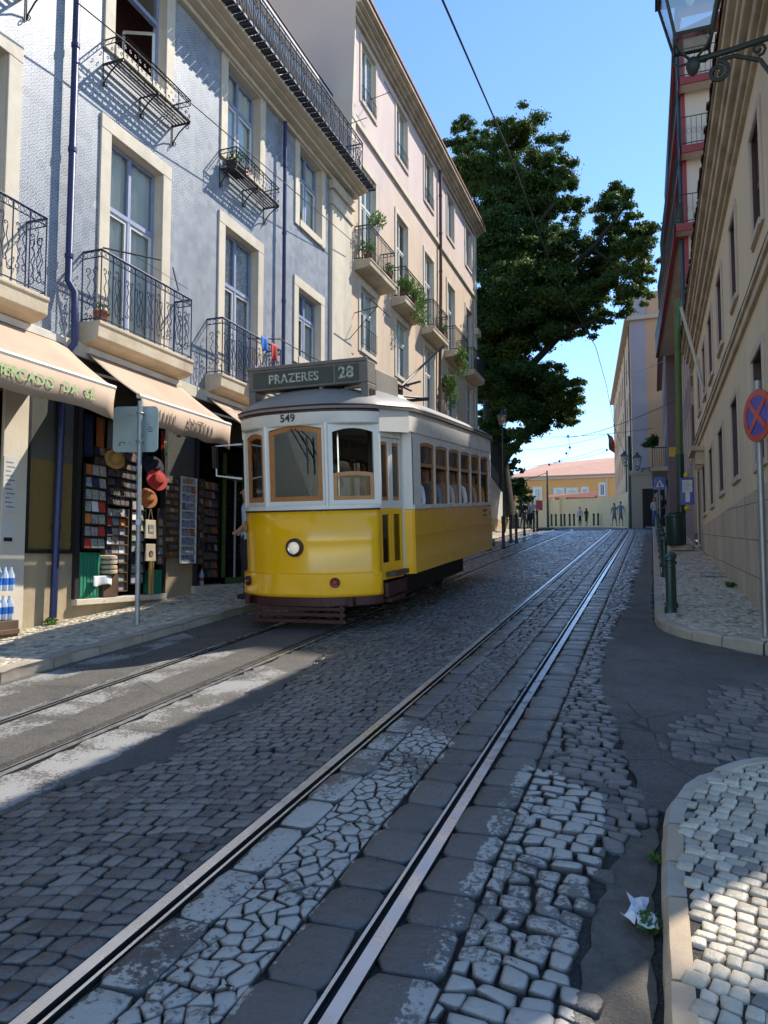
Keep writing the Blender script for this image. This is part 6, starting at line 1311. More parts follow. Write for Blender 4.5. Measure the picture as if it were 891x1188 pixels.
# crumpled paper by the kerb
p = onG(745, 1065, 0); t = thing('crumpled_paper', 'crumpled white paper lying by the near kerb', 'litter', (p.x-.0, p.y, G(p.y)))
def crump(c, L, w_, ang, seed):
    rr = random.Random(seed); n = 8; vs = []
    for i in range(n+1):
        for j in range(4): u = (i/n-.5)*L; v = (j/3-.5)*w_*(1+.5*math.sin(i)); x = u*math.cos(ang)-v*math.sin(ang); y = u*math.sin(ang)+v*math.cos(ang); vs.append((c[0]+x, c[1]+y, c[2]+abs(rr.gauss(.012, .014))+.012*math.sin(j*2+i)))
    return vs, [(i*4+j, i*4+j+1, (i+1)*4+j+1, (i+1)*4+j) for i in range(n) for j in range(3)]
mb = MB().mat('sign_white'); mb.add(*crump((p.x, p.y+.03, G(p.y)), .20, .055, 1.75, 3)); mb.add(*crump((p.x-.005, p.y-.05, G(p.y)), .13, .05, 2.3, 5)); o = mb.build('sheet', t); sd = o.modifiers.new('t', 'SOLIDIFY'); sd.thickness = .002
# ================================================================ STREET FURNITURE, LEFT
gp = Vector((-6.15, 7.79, G(7.79)+.115))
t = thing('road_sign', 'grey steel post with the blank back of a square traffic sign', 'traffic sign', gp)
MB().mat('galv').tube([gp, (gp.x-.03, gp.y, 3.62)], .032, 10).mat('cl_white').tube([(gp.x-.015, gp.y, 2.02), (gp.x-.015, gp.y, 2.09)], .036, 10).build('post', t, smooth=True)
def rrect(w_, h_, r, n=5): return [(sx*(w_/2-r)+r*math.cos(a0+k*math.pi/2/n), sy*(h_/2-r)+r*math.sin(a0+k*math.pi/2/n)) for sx, sy, a0 in ((1, 1, 0), (-1, 1, math.pi/2), (-1, -1, math.pi), (1, -1, 1.5*math.pi)) for k in range(n+1)]
pc = onY(159.5, 498.5, 7.9); rr = rrect(.60, .60, .06)
yawS = R(16); cs, sn = math.cos(yawS), math.sin(yawS)
def sp(u, v, d): return (pc.x+u*cs-d*sn, 7.86+u*sn+d*cs, pc.z+v)
MB().mat('sign_back').hull([sp(u, v, 0) for u, v in rr], [sp(u, v, .012) for u, v in rr]).build('plate', t)
mb = MB().mat('galv')
for v in (-.18, .19): mb.hull([sp(-.10, v-.015, -.012), sp(.12, v-.015, -.012), sp(.12, v+.015, -.012), sp(-.10, v+.015, -.012)][::-1], [sp(-.10, v-.015, 0), sp(.12, v-.015, 0), sp(.12, v+.015, 0), sp(-.10, v+.015, 0)][::-1]); mb.tube([(gp.x-.03+.045*math.cos(a), 7.79+.045*math.sin(a), pc.z+v) for a in [k*math.pi/6 for k in range(12)]], .008, 5, closed=True)
mb.build('clamp', t)
mb = MB().mat('iron_black')
def dash(u0, u1, v0, v1): mb.hull([sp(u0, v0, -.002), sp(u1, v0, -.002), sp(u1, v0, 0), sp(u0, v0, 0)], [sp(u0, v1, -.002), sp(u1, v1, -.002), sp(u1, v1, 0), sp(u0, v1, 0)])
dash(-.21, -.14, -.175, -.165); dash(-.21, -.20, -.20, -.176); dash(-.15, -.14, -.20, -.176); dash(-.23, -.19, -.212, -.201); dash(.16, .175, .06, .07); dash(.17, .21, .02, .03); dash(.15, .235, -.005, .003); dash(.17, .23, -.035, -.024); dash(.09, .12, -.085, -.08)
mb.build('stencil', t)
def bollard(p, label, group, mat='iron_green', h=.95, r=.055):
    t = thing('bollard', label, 'bollard', p, group, world=False); MB().mat(mat).lathe([(r*1.35, -.02), (r*1.35, .05), (r, .08), (r*.92, h*.78), (r*1.25, h*.79), (r*1.25, h*.83), (r*.95, h*.84), (r*.95, h*.88), (r*1.2, h*.90), (r*1.15, h*.96), (r*.6, h), (.002, h*1.01)], 16).build('post', t, smooth=True); return t
g_ = 'green cast iron bollards along the right kerb'; ys = [9.95, 10.35, 14.2, 16.3, 18.4, 20.5, 22.6, 24.7, 26.8, 29, 31, 33]
labs = ['green iron bollard nearest the rounded far kerb corner', 'green iron bollard right behind the nearest one']+[f'green iron bollard in the right hand row, number {n} counting away from the corner' for n in ('three', 'four', 'five', 'six', 'seven', 'eight', 'nine', 'ten', 'eleven', 'twelve')]
b0 = bollard((.19, ys[0], G(ys[0])+.11), labs[0], g_, h=.68 if 0 else .72)
for k, y_ in enumerate(ys[1:]): c = copytree(b0); c.location = (.19+(.03 if k == 0 else 0), y_, G(y_)+.11); c['label'] = labs[k+1]
g_ = 'dark bollards along the left pavement'; pts = [(584, 636), (592.5, 629), (599, 629), (608.5, 621), (619.5, 616.5), (623.5, 616)]
names = ['first', 'second', 'third', 'fourth', 'fifth', 'sixth']; b1 = None
for k, (px_, py_) in enumerate(pts):
    q = onG(px_, py_, .11); y_ = min(q.y, 44); x_ = onY(px_, py_, y_).x; lab = f'thin dark bollard on the left pavement, {names[k]} beyond the tram'
    if b1 is None: b1 = bollard((x_, y_, G(y_)+.1), lab, g_, 'iron_black', 1.0, .05)
    else: c = copytree(b1); c.location = (x_, y_, G(y_)+.1); c['label'] = lab
b2 = None
for k, px_ in enumerate((640, 645, 651, 655, 661, 666, 689, 694)):
    y_ = 70.; x_ = onY(px_, 610, y_).x; lab = f'far bollard before the yellow wall, {["leftmost", "second", "third", "fourth", "fifth", "sixth", "seventh", "rightmost"][k]} of the row'
    if b2 is None: b2 = bollard((x_, y_, G(y_)+.2), lab, 'bollards before the yellow wall', 'iron_black', 1.1, .09)
    else: c = copytree(b2); c.location = (x_, y_, G(y_)+.2); c['label'] = lab
# ---- right: no stopping sign
gp = Vector((1.05, 8.4, G(8.4)+.115)); t = thing('no_stopping_sign', 'round red and blue no stopping sign on a grey post at the right edge', 'traffic sign', gp)
MB().mat('galv').tube([gp, (1.05, 8.4, 3.42)], .032, 10).build('post', t, smooth=True)
sc2 = onY(878.5, 482, 8.33); yaw_ = R(-68)
def disc(r0, r1, d0, d1, mat): 
    n = 40; mb = MB().mat(mat); f = lambda r, a, d: (sc2.x+r*math.cos(a)*math.cos(yaw_)-d*math.sin(yaw_), 8.33+r*math.cos(a)*math.sin(yaw_)+d*math.cos(yaw_), sc2.z+r*math.sin(a)); A_ = [2*math.pi*k/n for k in range(n)]
    if r0 == 0: mb.hull([f(r1, a, d1) for a in A_][::-1], [f(r1, a, d0) for a in A_][::-1])
    else: v = [f(r0, a, d0) for a in A_]+[f(r1, a, d0) for a in A_]+[f(r1, a, d1) for a in A_]; mb.add(v, [(k, (k+1) % n, n+(k+1) % n, n+k)[::-1] for k in range(n)]+[(n+k, n+(k+1) % n, 2*n+(k+1) % n, 2*n+k)[::-1] for k in range(n)])
    return mb
pl = disc(0, .268, 0, .012, 'sign_blue').build('plate', t); disc(.205, .270, -.003, .012, 'sign_red').build('ring', pl)
mb = MB().mat('sign_red')
for s in (-1, 1):
    a = R(45)*s; dx, dz = math.cos(a), math.sin(a); nx, nz = -dz*.028, dx*.028; q = []
    for e, w_ in ((-1, 1), (1, 1), (1, -1), (-1, -1)): u = dx*.215*e+nx*w_; v = dz*.215*e+nz*w_; e_ = -.004-.001*s; q.append((sc2.x+u*math.cos(yaw_)-e_*math.sin(yaw_), 8.33+u*math.sin(yaw_)+e_*math.cos(yaw_), sc2.z+v))
    mb.quad(*q)
mb.build('cross', pl)
# ---- right: tall green tramway pole with stop sign and litter bin
gx, gy = .72, 21.15; gz = G(gy)+.11
t = thing('tramway_pole', 'tall green steel pole holding the overhead wires on the right pavement', 'pole', (gx, gy, gz))
MB().mat('pole_green').tube([(gx, gy, 4.4), (gx+.05, gy, 8.6)], [.09, .08], 14).mat('iron_green').tube([(gx, gy, gz+.1), (gx, gy, 4.4)], .115, 14).mat('stone_slab').lathe([(.32, 0), (.32, .12), (.2, .16)], 14, (gx, gy, gz)).build('shaft', t, smooth=True)
t = thing('tram_stop_panel', 'blue framed tram stop timetable panel with yellow ends fixed on the green pole', 'tram stop', (gx+.12, gy-.15, 2.9)); MB().mat('sign_blue').box(gx-.0, gx+.33, gy-.20, gy-.15, 3.03, 3.74).mat('sign_yellow').lathe([(.02, -.07), (.06, -.05), (.07, 0), (.06, .05), (.02, .07)], 12, (gx+.15, gy-.17, 3.81)).lathe([(.02, -.08), (.07, -.05), (.08, 0), (.07, .05), (.02, .08)], 12, (gx+.15, gy-.17, 2.94)).build('frame', t); MB().mat('sign_white').box(gx+.045, gx+.285, gy-.205, gy-.2, 3.36, 3.68).box(gx+.11, gx+.22, gy-.205, gy-.2, 3.10, 3.359).build('timetable', t)
mb = MB().mat('cl_grey')
for k in range(6): mb.box(gx+.07, gx+.26-.03*(k % 3), gy-.2075, gy-.2055, 3.40+.045*k, 3.41+.045*k)
mb.build('writing', t)
t = thing('litter_bin', 'dark green litter bin at the foot of the green pole', 'litter bin', (gx-.28, gy, gz)); MB().mat('iron_green').lathe([(.20, .12), (.23, .2), (.24, .85), (.26, .87), (.26, .92), (.2, .95)], 16, (gx-.16, gy-.22, gz)).build('bin', t, smooth=True); MB().mat('black').lathe([(.21, .955), (.15, 1.0), (.02, 1.02)], 16, (gx-.16, gy-.22, gz)).build('lid', t, smooth=True)
# crossing sign, yellow shop sign
p = onY(765.5, 561, 33); t = thing('crossing_sign', 'small blue pedestrian crossing sign with white triangle on the right pavement', 'traffic sign', (p.x, 33, G(33)+.1)); MB().mat('galv').tube([(p.x-.02, 33.04, G(33)+.1), (p.x-.02, 33.04, p.z+.3)], .035, 8).build('post', t); s_ = .24
pl = MB().mat('sign_blue').box(p.x-s_, p.x+s_, 33, 33.02, p.z-s_*1.1, p.z+s_*1.1).build('plate', t); MB().mat('sign_white').add([(p.x-.17, 32.995, p.z-.15), (p.x+.17, 32.995, p.z-.15), (p.x, 32.995, p.z+.17)], [(0, 1, 2)]).mat('cl_black').tube([(p.x, 32.99, p.z+.06), (p.x-.01, 32.99, p.z-.03)], .025, 5).tube([(p.x-.01, 32.99, p.z-.03), (p.x+.06, 32.99, p.z-.12)], .016, 4).tube([(p.x-.01, 32.99, p.z-.03), (p.x-.06, 32.99, p.z-.12)], .016, 4).build('pictogram', pl)
a = onY(776, 519, 30); b = onY(793, 529, 30); t = thing('shop_sign', 'small yellow hanging shop sign with red emblem above the right pavement', 'shop sign', (b.x, 30, b.z)); pl = MB().mat('sign_yellow').box(a.x, b.x, 30, 30.06, b.z, a.z).build('board', t, bevel=.01); MB().mat('sign_red').lathe([(.09, -.01), (.09, 0)], 12, ((a.x+b.x)/2+.05, 30, (a.z+b.z)/2), 'y').build('emblem', pl); MB().mat('iron_black').tube([((a.x+b.x)/2, 30.03, a.z), (1.15, 30.03, a.z+.02)], .02, 5).build('bracket', t)
# ================================================================ LANTERNS
def lantern(label, base, s=1., arm=None, pole=None, mat='iron_green', group='street lanterns'):
    """four sided tapering street lantern; base = bottom centre of the glass"""
    t = thing('street_lantern', label, 'street lamp', base, group, world=False); w0, w1, h = .16*s, .29*s, .62*s
    mb = MB().mat(mat); c0 = [(-w0, -w0, 0), (w0, -w0, 0), (w0, w0, 0), (-w0, w0, 0)]; c1 = [(-w1, -w1, h), (w1, -w1, h), (w1, w1, h), (-w1, w1, h)]
    for a, b in zip(c0, c1): mb.tube([a, b], .016*s, 5)
    for c in (c0, c1): mb.tube(c, .018*s, 5, closed=True)
    mb.lathe([(w1*1.5, h), (w1*1.45, h+.04*s), (w1*.8, h+.22*s), (w1*.35, h+.26*s), (w1*.32, h+.34*s), (w1*.45, h+.37*s), (.01, h+.44*s)], 4) if False else mb.hull([(x*1.12, y*1.12, z) for x, y, z in c1], [(x*.35, y*.35, z+.24*s) for x, y, z in c1])
    mb.lathe([(.10*s, h+.24*s), (.10*s, h+.32*s), (.13*s, h+.34*s), (.02*s, h+.42*s)], 10)
    # cradle scrolls under the glass and a drop
    for x, y, _ in c0: mb.tube([(x, y, 0), (x*1.05, y*1.05, -.07*s), (x*.75, y*.75, -.15*s), (x*.25, y*.25, -.19*s), (0, 0, -.20*s)], .014*s, 5)
    mb.lathe([(.03*s, -.17*s), (.06*s, -.21*s), (.065*s, -.26*s), (.045*s, -.32*s), (.01*s, -.35*s)], 12); mb.build('frame', t, smooth=True)
    g = MB().mat('lamp_glass')
    for i in range(4): j = (i+1) % 4; g.quad(c0[i], c0[j], c1[j], c1[i])
    g.quad(*c0[::-1]); g.build('glass', t)
    MB().mat('sign_white').lathe([(.03*s, h), (.06*s, h-.08*s), (.05*s, h-.2*s), (.01*s, h-.26*s)], 10).build('bulb', t, smooth=True)
    if arm: # arm = x offset to the wall
        A = arm; mb = MB().mat(mat).tube([(0, 0, -.20*s), (A*.5, 0, -.17*s), (A, 0, -.12*s)], .028*s, 7)
        mb.tube([(x, 0, z) for x, z in spiral((A*.30, -.36*s), .11*s*(1 if A > 0 else 1), 1.5, R(90), -1 if A > 0 else 1, 18)], .02*s, 6); mb.tube([(A*.30, 0, -.25*s), (A*.5, 0, -.235*s), (A*.8, 0, -.33*s), (A, 0, -.6*s)], .02*s, 6); mb.tube([(x, 0, z) for x, z in spiral((A*.78, -.22*s), .07*s, 1.3, R(-90), 1, 12)], .014*s, 5)
        mb.box(min(A, A*1.02), max(A, A*1.02), -.05, .05, -.7*s, .0) if A > 0 else None
        mb.build('bracket', t, smooth=True)
    if pole: MB().mat(mat).lathe([(.09, -pole), (.09, -pole+.4), (.05, -pole+.5), (.04, -.4), (.06, -.36), (.03, -.3)], 12).build('pole', t, smooth=True)
    return t
lp = onY(803, 48, 7.62); lantern('big green street lantern on a scrolled iron bracket, top right corner of the photo', (lp.x, 7.62, lp.z), 1.02, arm=XR-lp.x, mat='lamp_iron')
q = onY(583.3, 494, 33.5); lantern('green lamp post behind the tram at the foot of the big tree', (q.x, 33.5, q.z), .75, pole=q.z-G(33.5)-.1)
q = onY(739.5, 541, 48); lantern('wall lantern on a long scrolled bracket on the lilac block, right of the green pole', (q.x, 48, q.z), .85, arm=onY(757, 541, 48).x-q.x); q = onY(724.5, 537, 50); lantern('lantern left of the green pole at the bend', (q.x, 50, q.z), .75, arm=.5)
q = onY(732, 612, 49); z_ = onY(732.5, 506, 49).z; t = thing('tramway_pole', 'slim dark green pole at the bend of the street in front of the lilac block', 'pole', (q.x, 49, G(49)+.1)); MB().mat('iron_green').tube([(q.x, 49, G(49)), (q.x, 49, z_)], [.17, .09], 10).build('shaft', t, smooth=True)
q = onY(635.5, 612, 72); z_ = onY(635.5, 546, 72).z; t = thing('tramway_pole', 'thin far pole standing before the yellow wall', 'pole', (q.x, 72, G(72))); MB().mat('iron_green').tube([(q.x, 72, G(72)), (q.x, 72, z_)], [.14, .07], 8).mat('iron_black').tube([(q.x, 72, z_-.2), (q.x-8, 74, z_-2.4)], .03, 4).build('shaft', t, smooth=True)
# flag
q = onY(712, 497, 60); t = thing('flag', 'green and red flag on a thin staff against the sky', 'flag', q); MB().mat('galv').tube([onY(711.5, 492, 60), q+Vector((.9, 0, -2.4))], .03, 5).build('staff', t)
for nm, mt, a_, b_ in (('green_half', 'flag_green', 0, .45), ('red_half', 'cl_red', .45, 1)):
    vs = []; 
    for i in range(9):
        for j in range(5): v = i/8; u = a_+(b_-a_)*j/4; vs.append((q.x-.55+.75*v*.3+u*.45+.05*math.sin(v*5), 60+.12*math.sin(v*6+u*4), q.z-.3-v*1.35-u*.35))
    MB().mat(mt).add(vs, [(i*5+j, i*5+j+1, (i+1)*5+j+1, (i+1)*5+j) for i in range(8) for j in range(4)]).build(nm, t, smooth='all')
# red small board left far
t = thing('red_board', 'small dark red board by the start of the yellow wall', 'board', onY(626, 590, 78)); MB().mat('red_trim').box(onY(622, 590, 78).x, onY(629.5, 590, 78).x, 78, 78.1, onY(622, 586, 78).z*0+onY(626, 586.5, 78).z-.5, onY(626, 580.5, 78).z).mat('iron_black').box(onY(622.5, 590, 78).x, onY(623.3, 590, 78).x, 78.1, 78.2, 4.2, 6.5).build('panel', t)
# ================================================================ OVERHEAD WIRES
def cable(label, pts, r=.012, sag=.0, name='overhead_wire', cat='wire'):
    o = MB().mat('iron_black').tube(pts, r, 5).build(name, None, smooth='all'); return tag(o, label, cat, 'overhead tram wires')
def sagl(a, b, s, n=14): a = Vector(a); b = Vector(b); return [a.lerp(b, k/n)-Vector((0, 0, s*4*(k/n)*(1-k/n))) for k in range(n+1)]
cable('thick dark span wire running down across the sky in front of the tree', [onY(509, -10, 8), onY(590, 175, 14), onY(645, 322, 22), onY(691, 402, 32)], .014)
cable('lower continuation of the span wire beyond the tree', [onY(691, 402, 32), onY(703, 445, 40), onY(714, 500, 52)], .014)
cable('contact wire above the right hand track', sagl((-1.4, 21, 6.6), (-1.5, 40, 7.2), .1)+sagl((-1.5, 40, 7.2), (-4, 70, 8.0), .1)[1:], .009) if False else None
for k, (p0, p1, Ya, Yb, lab) in enumerate((((598, 506), (757, 497), 60, 48, 'upper thin wire stretched over the crest from the tree to the lilac block'), ((610, 522), (715, 501), 60, 60, 'second thin wire over the crest below the upper one'), ((640, 537), (716, 518), 66, 60, 'third thin wire over the crest sloping to the flag'), ((590, 545), (700, 520), 60, 66, 'lowest slanting thin wire over the orange roof'), ((722, 432), (775, 415), 50, 38, 'short wire from the lilac block to the mauve house'), ((655, 508), (790, 462), 50, 23, 'wire fixed to the green pole on the right'))):
    cable(lab, sagl(onY(*p0, Ya), onY(*p1, Yb), .25), .016)
mb = MB().mat('iron_black').tube([onY(659, 506, 55), onY(662, 520, 56), onY(658, 530, 57), onY(648, 536, 58), onY(637, 540, 60)], .015, 4)
for px_, py_, Y_ in ((659, 506, 55), (661, 519, 56), (657, 526, 57), (649, 535, 58), (637, 539, 60), (704, 522, 58)): p = onY(px_, py_, Y_); mb.lathe([(.01, -.12), (.10, 0), (.01, .12)], 6, p)
tag(mb.build('overhead_wire', None), 'knotted suspension wire with insulators above the orange house', 'wire', 'overhead tram wires')
cable('thin cable crossing in front of the blue tiled facade', [onX(80, -5, -7.0), onX(150, 52, -7.0), onX(222, 120, -7.0), onX(330, 212, -7.05), onX(415, 285, -7.2)], .010)
# ================================================================ BALCONY PLANTS, LAUNDRY
def potplant(label, p, r=.16, n=120, s=.10, pot='terracotta', trail=0):
    t = thing('potted_plant', label, 'potted plant', p, 'plants on the balconies'); MB().mat(pot).lathe([(.07, 0), (.10, .16), (.115, .16), (.115, .19), (.09, .19)], 14, p).build('pot', t, smooth=True)
    mb = leafblob(MB().mat('leaf_pot'), (p[0], p[1], p[2]+.2+r*.8), r, n, s)
    if trail: leafblob(mb, (p[0]+.12, p[1], p[2]-.1), r*.8, n, s*.8, 1.8)
    mb.build('leaves', t); mb = MB().mat('bark')
    for k in range(4): mb.tube([(p[0], p[1], p[2]+.15), (p[0]+random.uniform(-r, r)*.6, p[1]+random.uniform(-r, r)*.6, p[2]+.2+r)], .006, 3)
    mb.build('stem', t)
potplant('leafy plant in the left corner of the first pink house balcony', (-7.2, 18.5, 9.77), .24, 160, .09); potplant('tall plant on a shelf of the first pink house balcony', (-7.12, 19.0, 10.72), .28, 220, .10, 'cl_white'); potplant('terracotta pot with plant at the right end of the first pink house balcony', (-7.15, 20.1, 9.77), .2, 120, .09)
potplant('spiky plant at the left end of the second pink house balcony', (-7.15, 21.6, 9.77), .32, 220, .13); potplant('bushy plant at the middle of the second pink house balcony', (-7.12, 22.3, 9.77), .34, 260, .11, trail=1); potplant('trailing plant at the right end of the second pink house balcony', (-7.12, 23.1, 9.77), .30, 240, .11, trail=1)
potplant('large plant trailing over the fourth pink house balcony edge', (-7.0, 28.0, 9.2), .34, 320, .11, trail=1); potplant('small plant on the third pink house balcony', (-7.15, 25.9, 9.77), .2, 110, .09); potplant('plant hanging off the pink wall beneath the third balcony', (-7.25, 27.3, 7.9), .36, 320, .12, trail=1)
potplant('small terracotta pot on the middle blue house balcony', (-7.3, 8.32, 4.9), .08, 20, .06)
t = thing('window_box', 'black planter with red geraniums in the upper window grating', 'window box', (-7.3, 11.8, 8.91)); MB().mat('black').box(-7.42, -7.2, 11.68, 12.05, 8.915, 9.12).build('box', t, bevel=.01); leafblob(MB().mat('leaf_dark'), (-7.31, 11.86, 9.2), .17, 90, .08).build('leaves', t); leafblob(MB().mat('cl_red'), (-7.25, 12.1, 9.05), .12, 30, .07).build('flower', t)
def laundry(label, px, py, w_, h_, mat, X=-6.95): return cloth('laundry', label, 'laundry', px, py, w_, h_, mat, X, .03, 'laundry on the balconies')
laundry('bright blue cloth hung on the drying rod above the tram roof', 307, 391, .30, .28, 'bright_blue'); laundry('red cloth hung on the drying rod right of the blue one', 318, 399, .28, .34, 'cl_red'); laundry('purple cloth hanging inside the balcony rail over the tram', 298, 425, .22, .5, 'cl_purple', -7.05)
tag(MB().mat('iron_black').tube([(-7.45, 12.6, 5.95), (-6.95, 13.0, 6.0), (-6.95, 14.6, 6.02)], .012, 5).tube([(-7.48, 15.6, 6.05), (-6.95, 15.4, 6.05), (-6.95, 13.9, 6.02)], .010, 5).build('drying_rod', None), 'thin metal clothes drying rod beside the blue house balcony', 'drying rod')
tag(MB().mat('iron_black').tube([(-7.15, 8.15, 5.94), (-6.75, 8.9, 6.0)], .013, 5).tube([(-7.15, 9.9, 5.94), (-6.75, 9.2, 6.0)], .010, 5).tube([(-6.95, 8.5, 5.97), (-6.9, 9.8, 5.9)], .004, 4).build('drying_rod', None), 'iron clothes drying arm over the middle blue house balcony', 'drying rod')
# ================================================================ TREES
def tree(name, label, base, trunk_pts, radii, blobs, leaf=.2, per=1500, mat='leaf', limbs=(), sp=1.):
    t = thing(name, label, 'tree', base); mb = MB().mat('bark').tube(trunk_pts, radii, 12)
    for pts, r0 in limbs:
        n = len(pts); mb.tube(pts, [r0*(1-.75*i/(n-1)) for i in range(n)], 7)
    mb.build('trunk', t, smooth=True)
    LV = []; 
    for c, r in blobs:
        c = np.array(c); nsub = max(10, int(26*(r/1.6)**1.6)); 
        for _ in range(nsub):
            d = rng.normal(size=3); d /= np.linalg.norm(d); sc_ = c+d*r*rng.uniform(.25, 1.08)*np.array([1, 1, .85]); sr = max(.22, r*rng.uniform(.13, .27))
            n = int(per*sr*sr*1.5)+12; u = rng.normal(size=(n, 3)); u /= np.linalg.norm(u, axis=1)[:, None]; rad = np.abs(rng.normal(.75, .33, n)); P = sc_+u*(sr*rad)[:, None]*np.array([1.15, 1.15, .62])
            nr = u+rng.normal(0, .65, (n, 3)); nr[:, 2] += .35; nr /= np.linalg.norm(nr, axis=1)[:, None]; LV.append((P, nr))
    P = np.concatenate([a for a, _ in LV]); N = np.concatenate([b for _, b in LV]); n = len(P); t1 = np.cross(N, rng.normal(size=(n, 3))); t1 /= np.linalg.norm(t1, axis=1)[:, None]; t2 = np.cross(N, t1); s = leaf*rng.uniform(.6, 1.3, n)[:, None]
    V = np.stack([P-t1*s*.5, P+t2*s*.3, P+t1*s*.5, P-t2*s*.3], 1).reshape(-1, 3); me = bpy.data.meshes.new('crown'); me.from_pydata(V.tolist(), [], np.arange(4*n).reshape(-1, 4).tolist()); me.materials.append(MATS[mat]); o = bpy.data.objects.new('crown', me); COL.objects.link(o); o.parent = t; o.matrix_parent_inverse = PINV[t.name]
    print('leaves', name, n); return t
def blobs_px(L, Y, dy=1.): 
    out = []
    for x, y, r in L:
        k = Y/FPX*1.03; Yj = Y+random.uniform(-1, 1)*2.2*dy; out.append((tuple(onY(x, y, Yj)), r*k))
        if r > 40: out.append((tuple(onY(x+random.uniform(-15, 15), y+random.uniform(-15, 15), Y+random.choice((-1, 1))*3.0*dy)), r*k*.8))
    return out
TY = 39.
BL = [(532, 172, 26), (540, 150, 20), (528, 195, 24), (560, 205, 42), (600, 160, 38), (570, 165, 30), (640, 190, 34), (545, 180, 28), (655, 205, 22), (600, 225, 50), (630, 245, 38), (580, 280, 55), (620, 300, 48), (655, 285, 30), (600, 350, 58), (650, 350, 48), (575, 400, 50), (615, 390, 40), (590, 450, 45), (570, 350, 40), (672, 330, 34), (690, 290, 26), (710, 255, 28), (722, 225, 22), (735, 275, 26), (742, 305, 20), (715, 330, 30), (735, 335, 24), (700, 355, 26), (690, 375, 20), (705, 300, 34), (728, 290, 32), (742, 265, 18), (690, 320, 34), (720, 245, 24), (665, 250, 22), (745, 320, 18), (640, 440, 34), (665, 450, 22), (610, 490, 34), (640, 480, 28), (585, 500, 30), (660, 480, 16), (560, 440, 30), (655, 380, 24), (660, 465, 24), (640, 450, 30), (620, 470, 36)]
tb = onY(580, 565, TY)
def L(*a): return [onY(x, y, Y) for x, y, Y in a]
tree('fig_tree', 'huge dark green spreading tree rising behind the pink house', (tb.x, TY, tb.z-1.5), [onY(582, 600, TY), onY(578, 550, TY), onY(572, 500, TY), onY(570, 450, TY), onY(575, 380, TY), onY(585, 300, TY), onY(595, 220, TY)], [.75, .62, .55, .45, .35, .25, .1], blobs_px(BL, TY), .155, 2100,
     limbs=[(L((575, 545, 39), (595, 520, 38.5), (615, 500, 38), (635, 470, 37)), .3), (L((573, 480, 39), (610, 430, 38), (655, 385, 37.5), (690, 372, 37)), .28), (L((575, 400, 39), (630, 340, 38), (690, 285, 37), (725, 240, 37)), .24), (L((575, 420, 39), (560, 330, 40), (550, 230, 40)), .2), (L((590, 300, 39), (640, 240, 38), (650, 205, 38)), .15), (L((690, 290, 37), (730, 320, 37)), .08), (L((572, 500, 39), (600, 470, 40), (640, 440, 40), (660, 430, 40)), .18)])
tree('garden_tree', 'small light green tree above the ramp railing, left of the orange house', onY(604, 585, 62), [onY(604, 600, 62), onY(604, 570, 62)], [.2, .1], blobs_px([(600, 562, 12), (608, 568, 11), (596, 572, 12), (612, 578, 9), (590, 560, 9), (604, 580, 10)], 62, .4), .22, 500)
tree('garden_shrub', 'dark ivy clump climbing over the corner of the mauve house', onY(757, 512, 44), [onY(757, 516, 44), onY(757, 508, 44)], [.05, .03], blobs_px([(757, 510, 6), (754, 515, 5)], 44, .2), .15, 900, 'leaf_dark')
tree('ramp_bush', 'dark bush under the big tree above the white ramp wall', onY(578, 545, 42), [onY(578, 560, 42), onY(578, 540, 42)], [.2, .1], blobs_px([(572, 535, 24), (590, 545, 18), (600, 565, 14), (566, 500, 26)], 43, .6), .25, 500, 'leaf_dark')

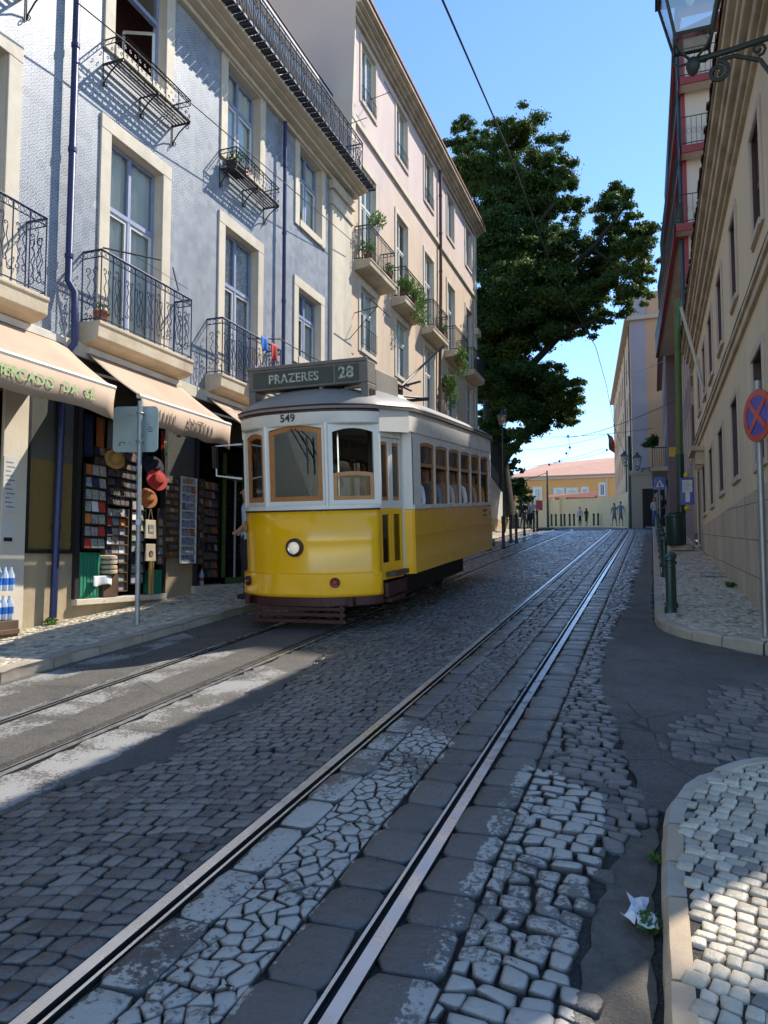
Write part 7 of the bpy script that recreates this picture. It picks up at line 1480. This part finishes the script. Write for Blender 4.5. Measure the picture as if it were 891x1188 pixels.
for k, (y_, h_, m_) in enumerate(((8.35, .5, 'cl_tan'), (8.6, .62, 'cl_navy'), (8.85, .55, 'rust'), (9.1, .7, 'cl_grey'), (9.35, .6, 'cl_red'), (9.6, .5, 'tote'), (9.82, .66, 'cl_black'))):
    n = 8; vs = []
    for i in range(n+1):
        for j in range(7): u = i/n; v = j/6; vs.append((.03*math.sin(u*9+k)*(v+.2), (u-.5)*.2*(1+.2*v), -h_*v))
    o = MB().mat(m_).add(vs, [(i*7+j, i*7+j+1, (i+1)*7+j+1, (i+1)*7+j) for i in range(n) for j in range(6)]).build('hanging_garment', None, smooth='all', at=(-7.72, y_, 3.7)); sd = o.modifiers.new('t', 'SOLIDIFY'); sd.thickness = .004
    tag(o, ['tan garment hanging leftmost in the shop window', 'navy garment hanging second from left in the shop window', 'rust coloured garment hanging high in the shop window', 'long grey garment hanging in the middle of the shop window', 'dark red garment hanging high behind the sign post', 'beige garment hanging near the right side of the shop window', 'black garment hanging rightmost in the shop window'][k], 'garment', 'garments hanging in the shop window')

# unseen tree added behind the yard wall to dapple light on the near pavement
tree('unseen_dapple_tree', 'sparse unseen tree added behind the cream house to dapple the near pavement', (7.2, 12, .6), [(7.2, 12, .6), (7.1, 12, 5), (7.2, 11.8, 9), (7.4, 11.6, 12)], [.22, .18, .12, .05], [((6.2, 11.6, 12.6), 1.0), ((7.4, 11.4, 13.2), 1.2), ((8.4, 11.8, 12.6), 1.1), ((6.9, 11.9, 11.6), .55), ((8.3, 11.2, 11.3), .6), ((5.6, 11.5, 13.6), .9), ((7.2, 11.6, 14.4), 1.1)], .16, 260)
# more stock in and around the shops
rack('rack of small framed pictures low on the right jamb of the first shop', -7.40, 9.84, 10.0, 1.5, 2.4, 1, 6, 'cards', .04, 'wood_door', 'picture_rack', 'picture rack')
rack('crowded wall of magnets and key rings above the book rack', -7.66, 8.66, 9.75, 2.4, 3.25, 9, 6, 'cards_brown', .04, 'black', 'magnet_board', 'magnet board')
rack('upright display of small souvenirs left of the bead curtain', -7.56, 11.3, 11.85, 1.25, 3.0, 5, 11, 'cards_brown', .05, 'black', 'souvenir_rack', 'souvenir rack')
rack('display of dark souvenirs at the right side of the second shop', -7.60, 12.85, 13.35, 1.2, 3.0, 4, 10, 'cards_brown', .05, 'black', 'souvenir_rack', 'souvenir rack')
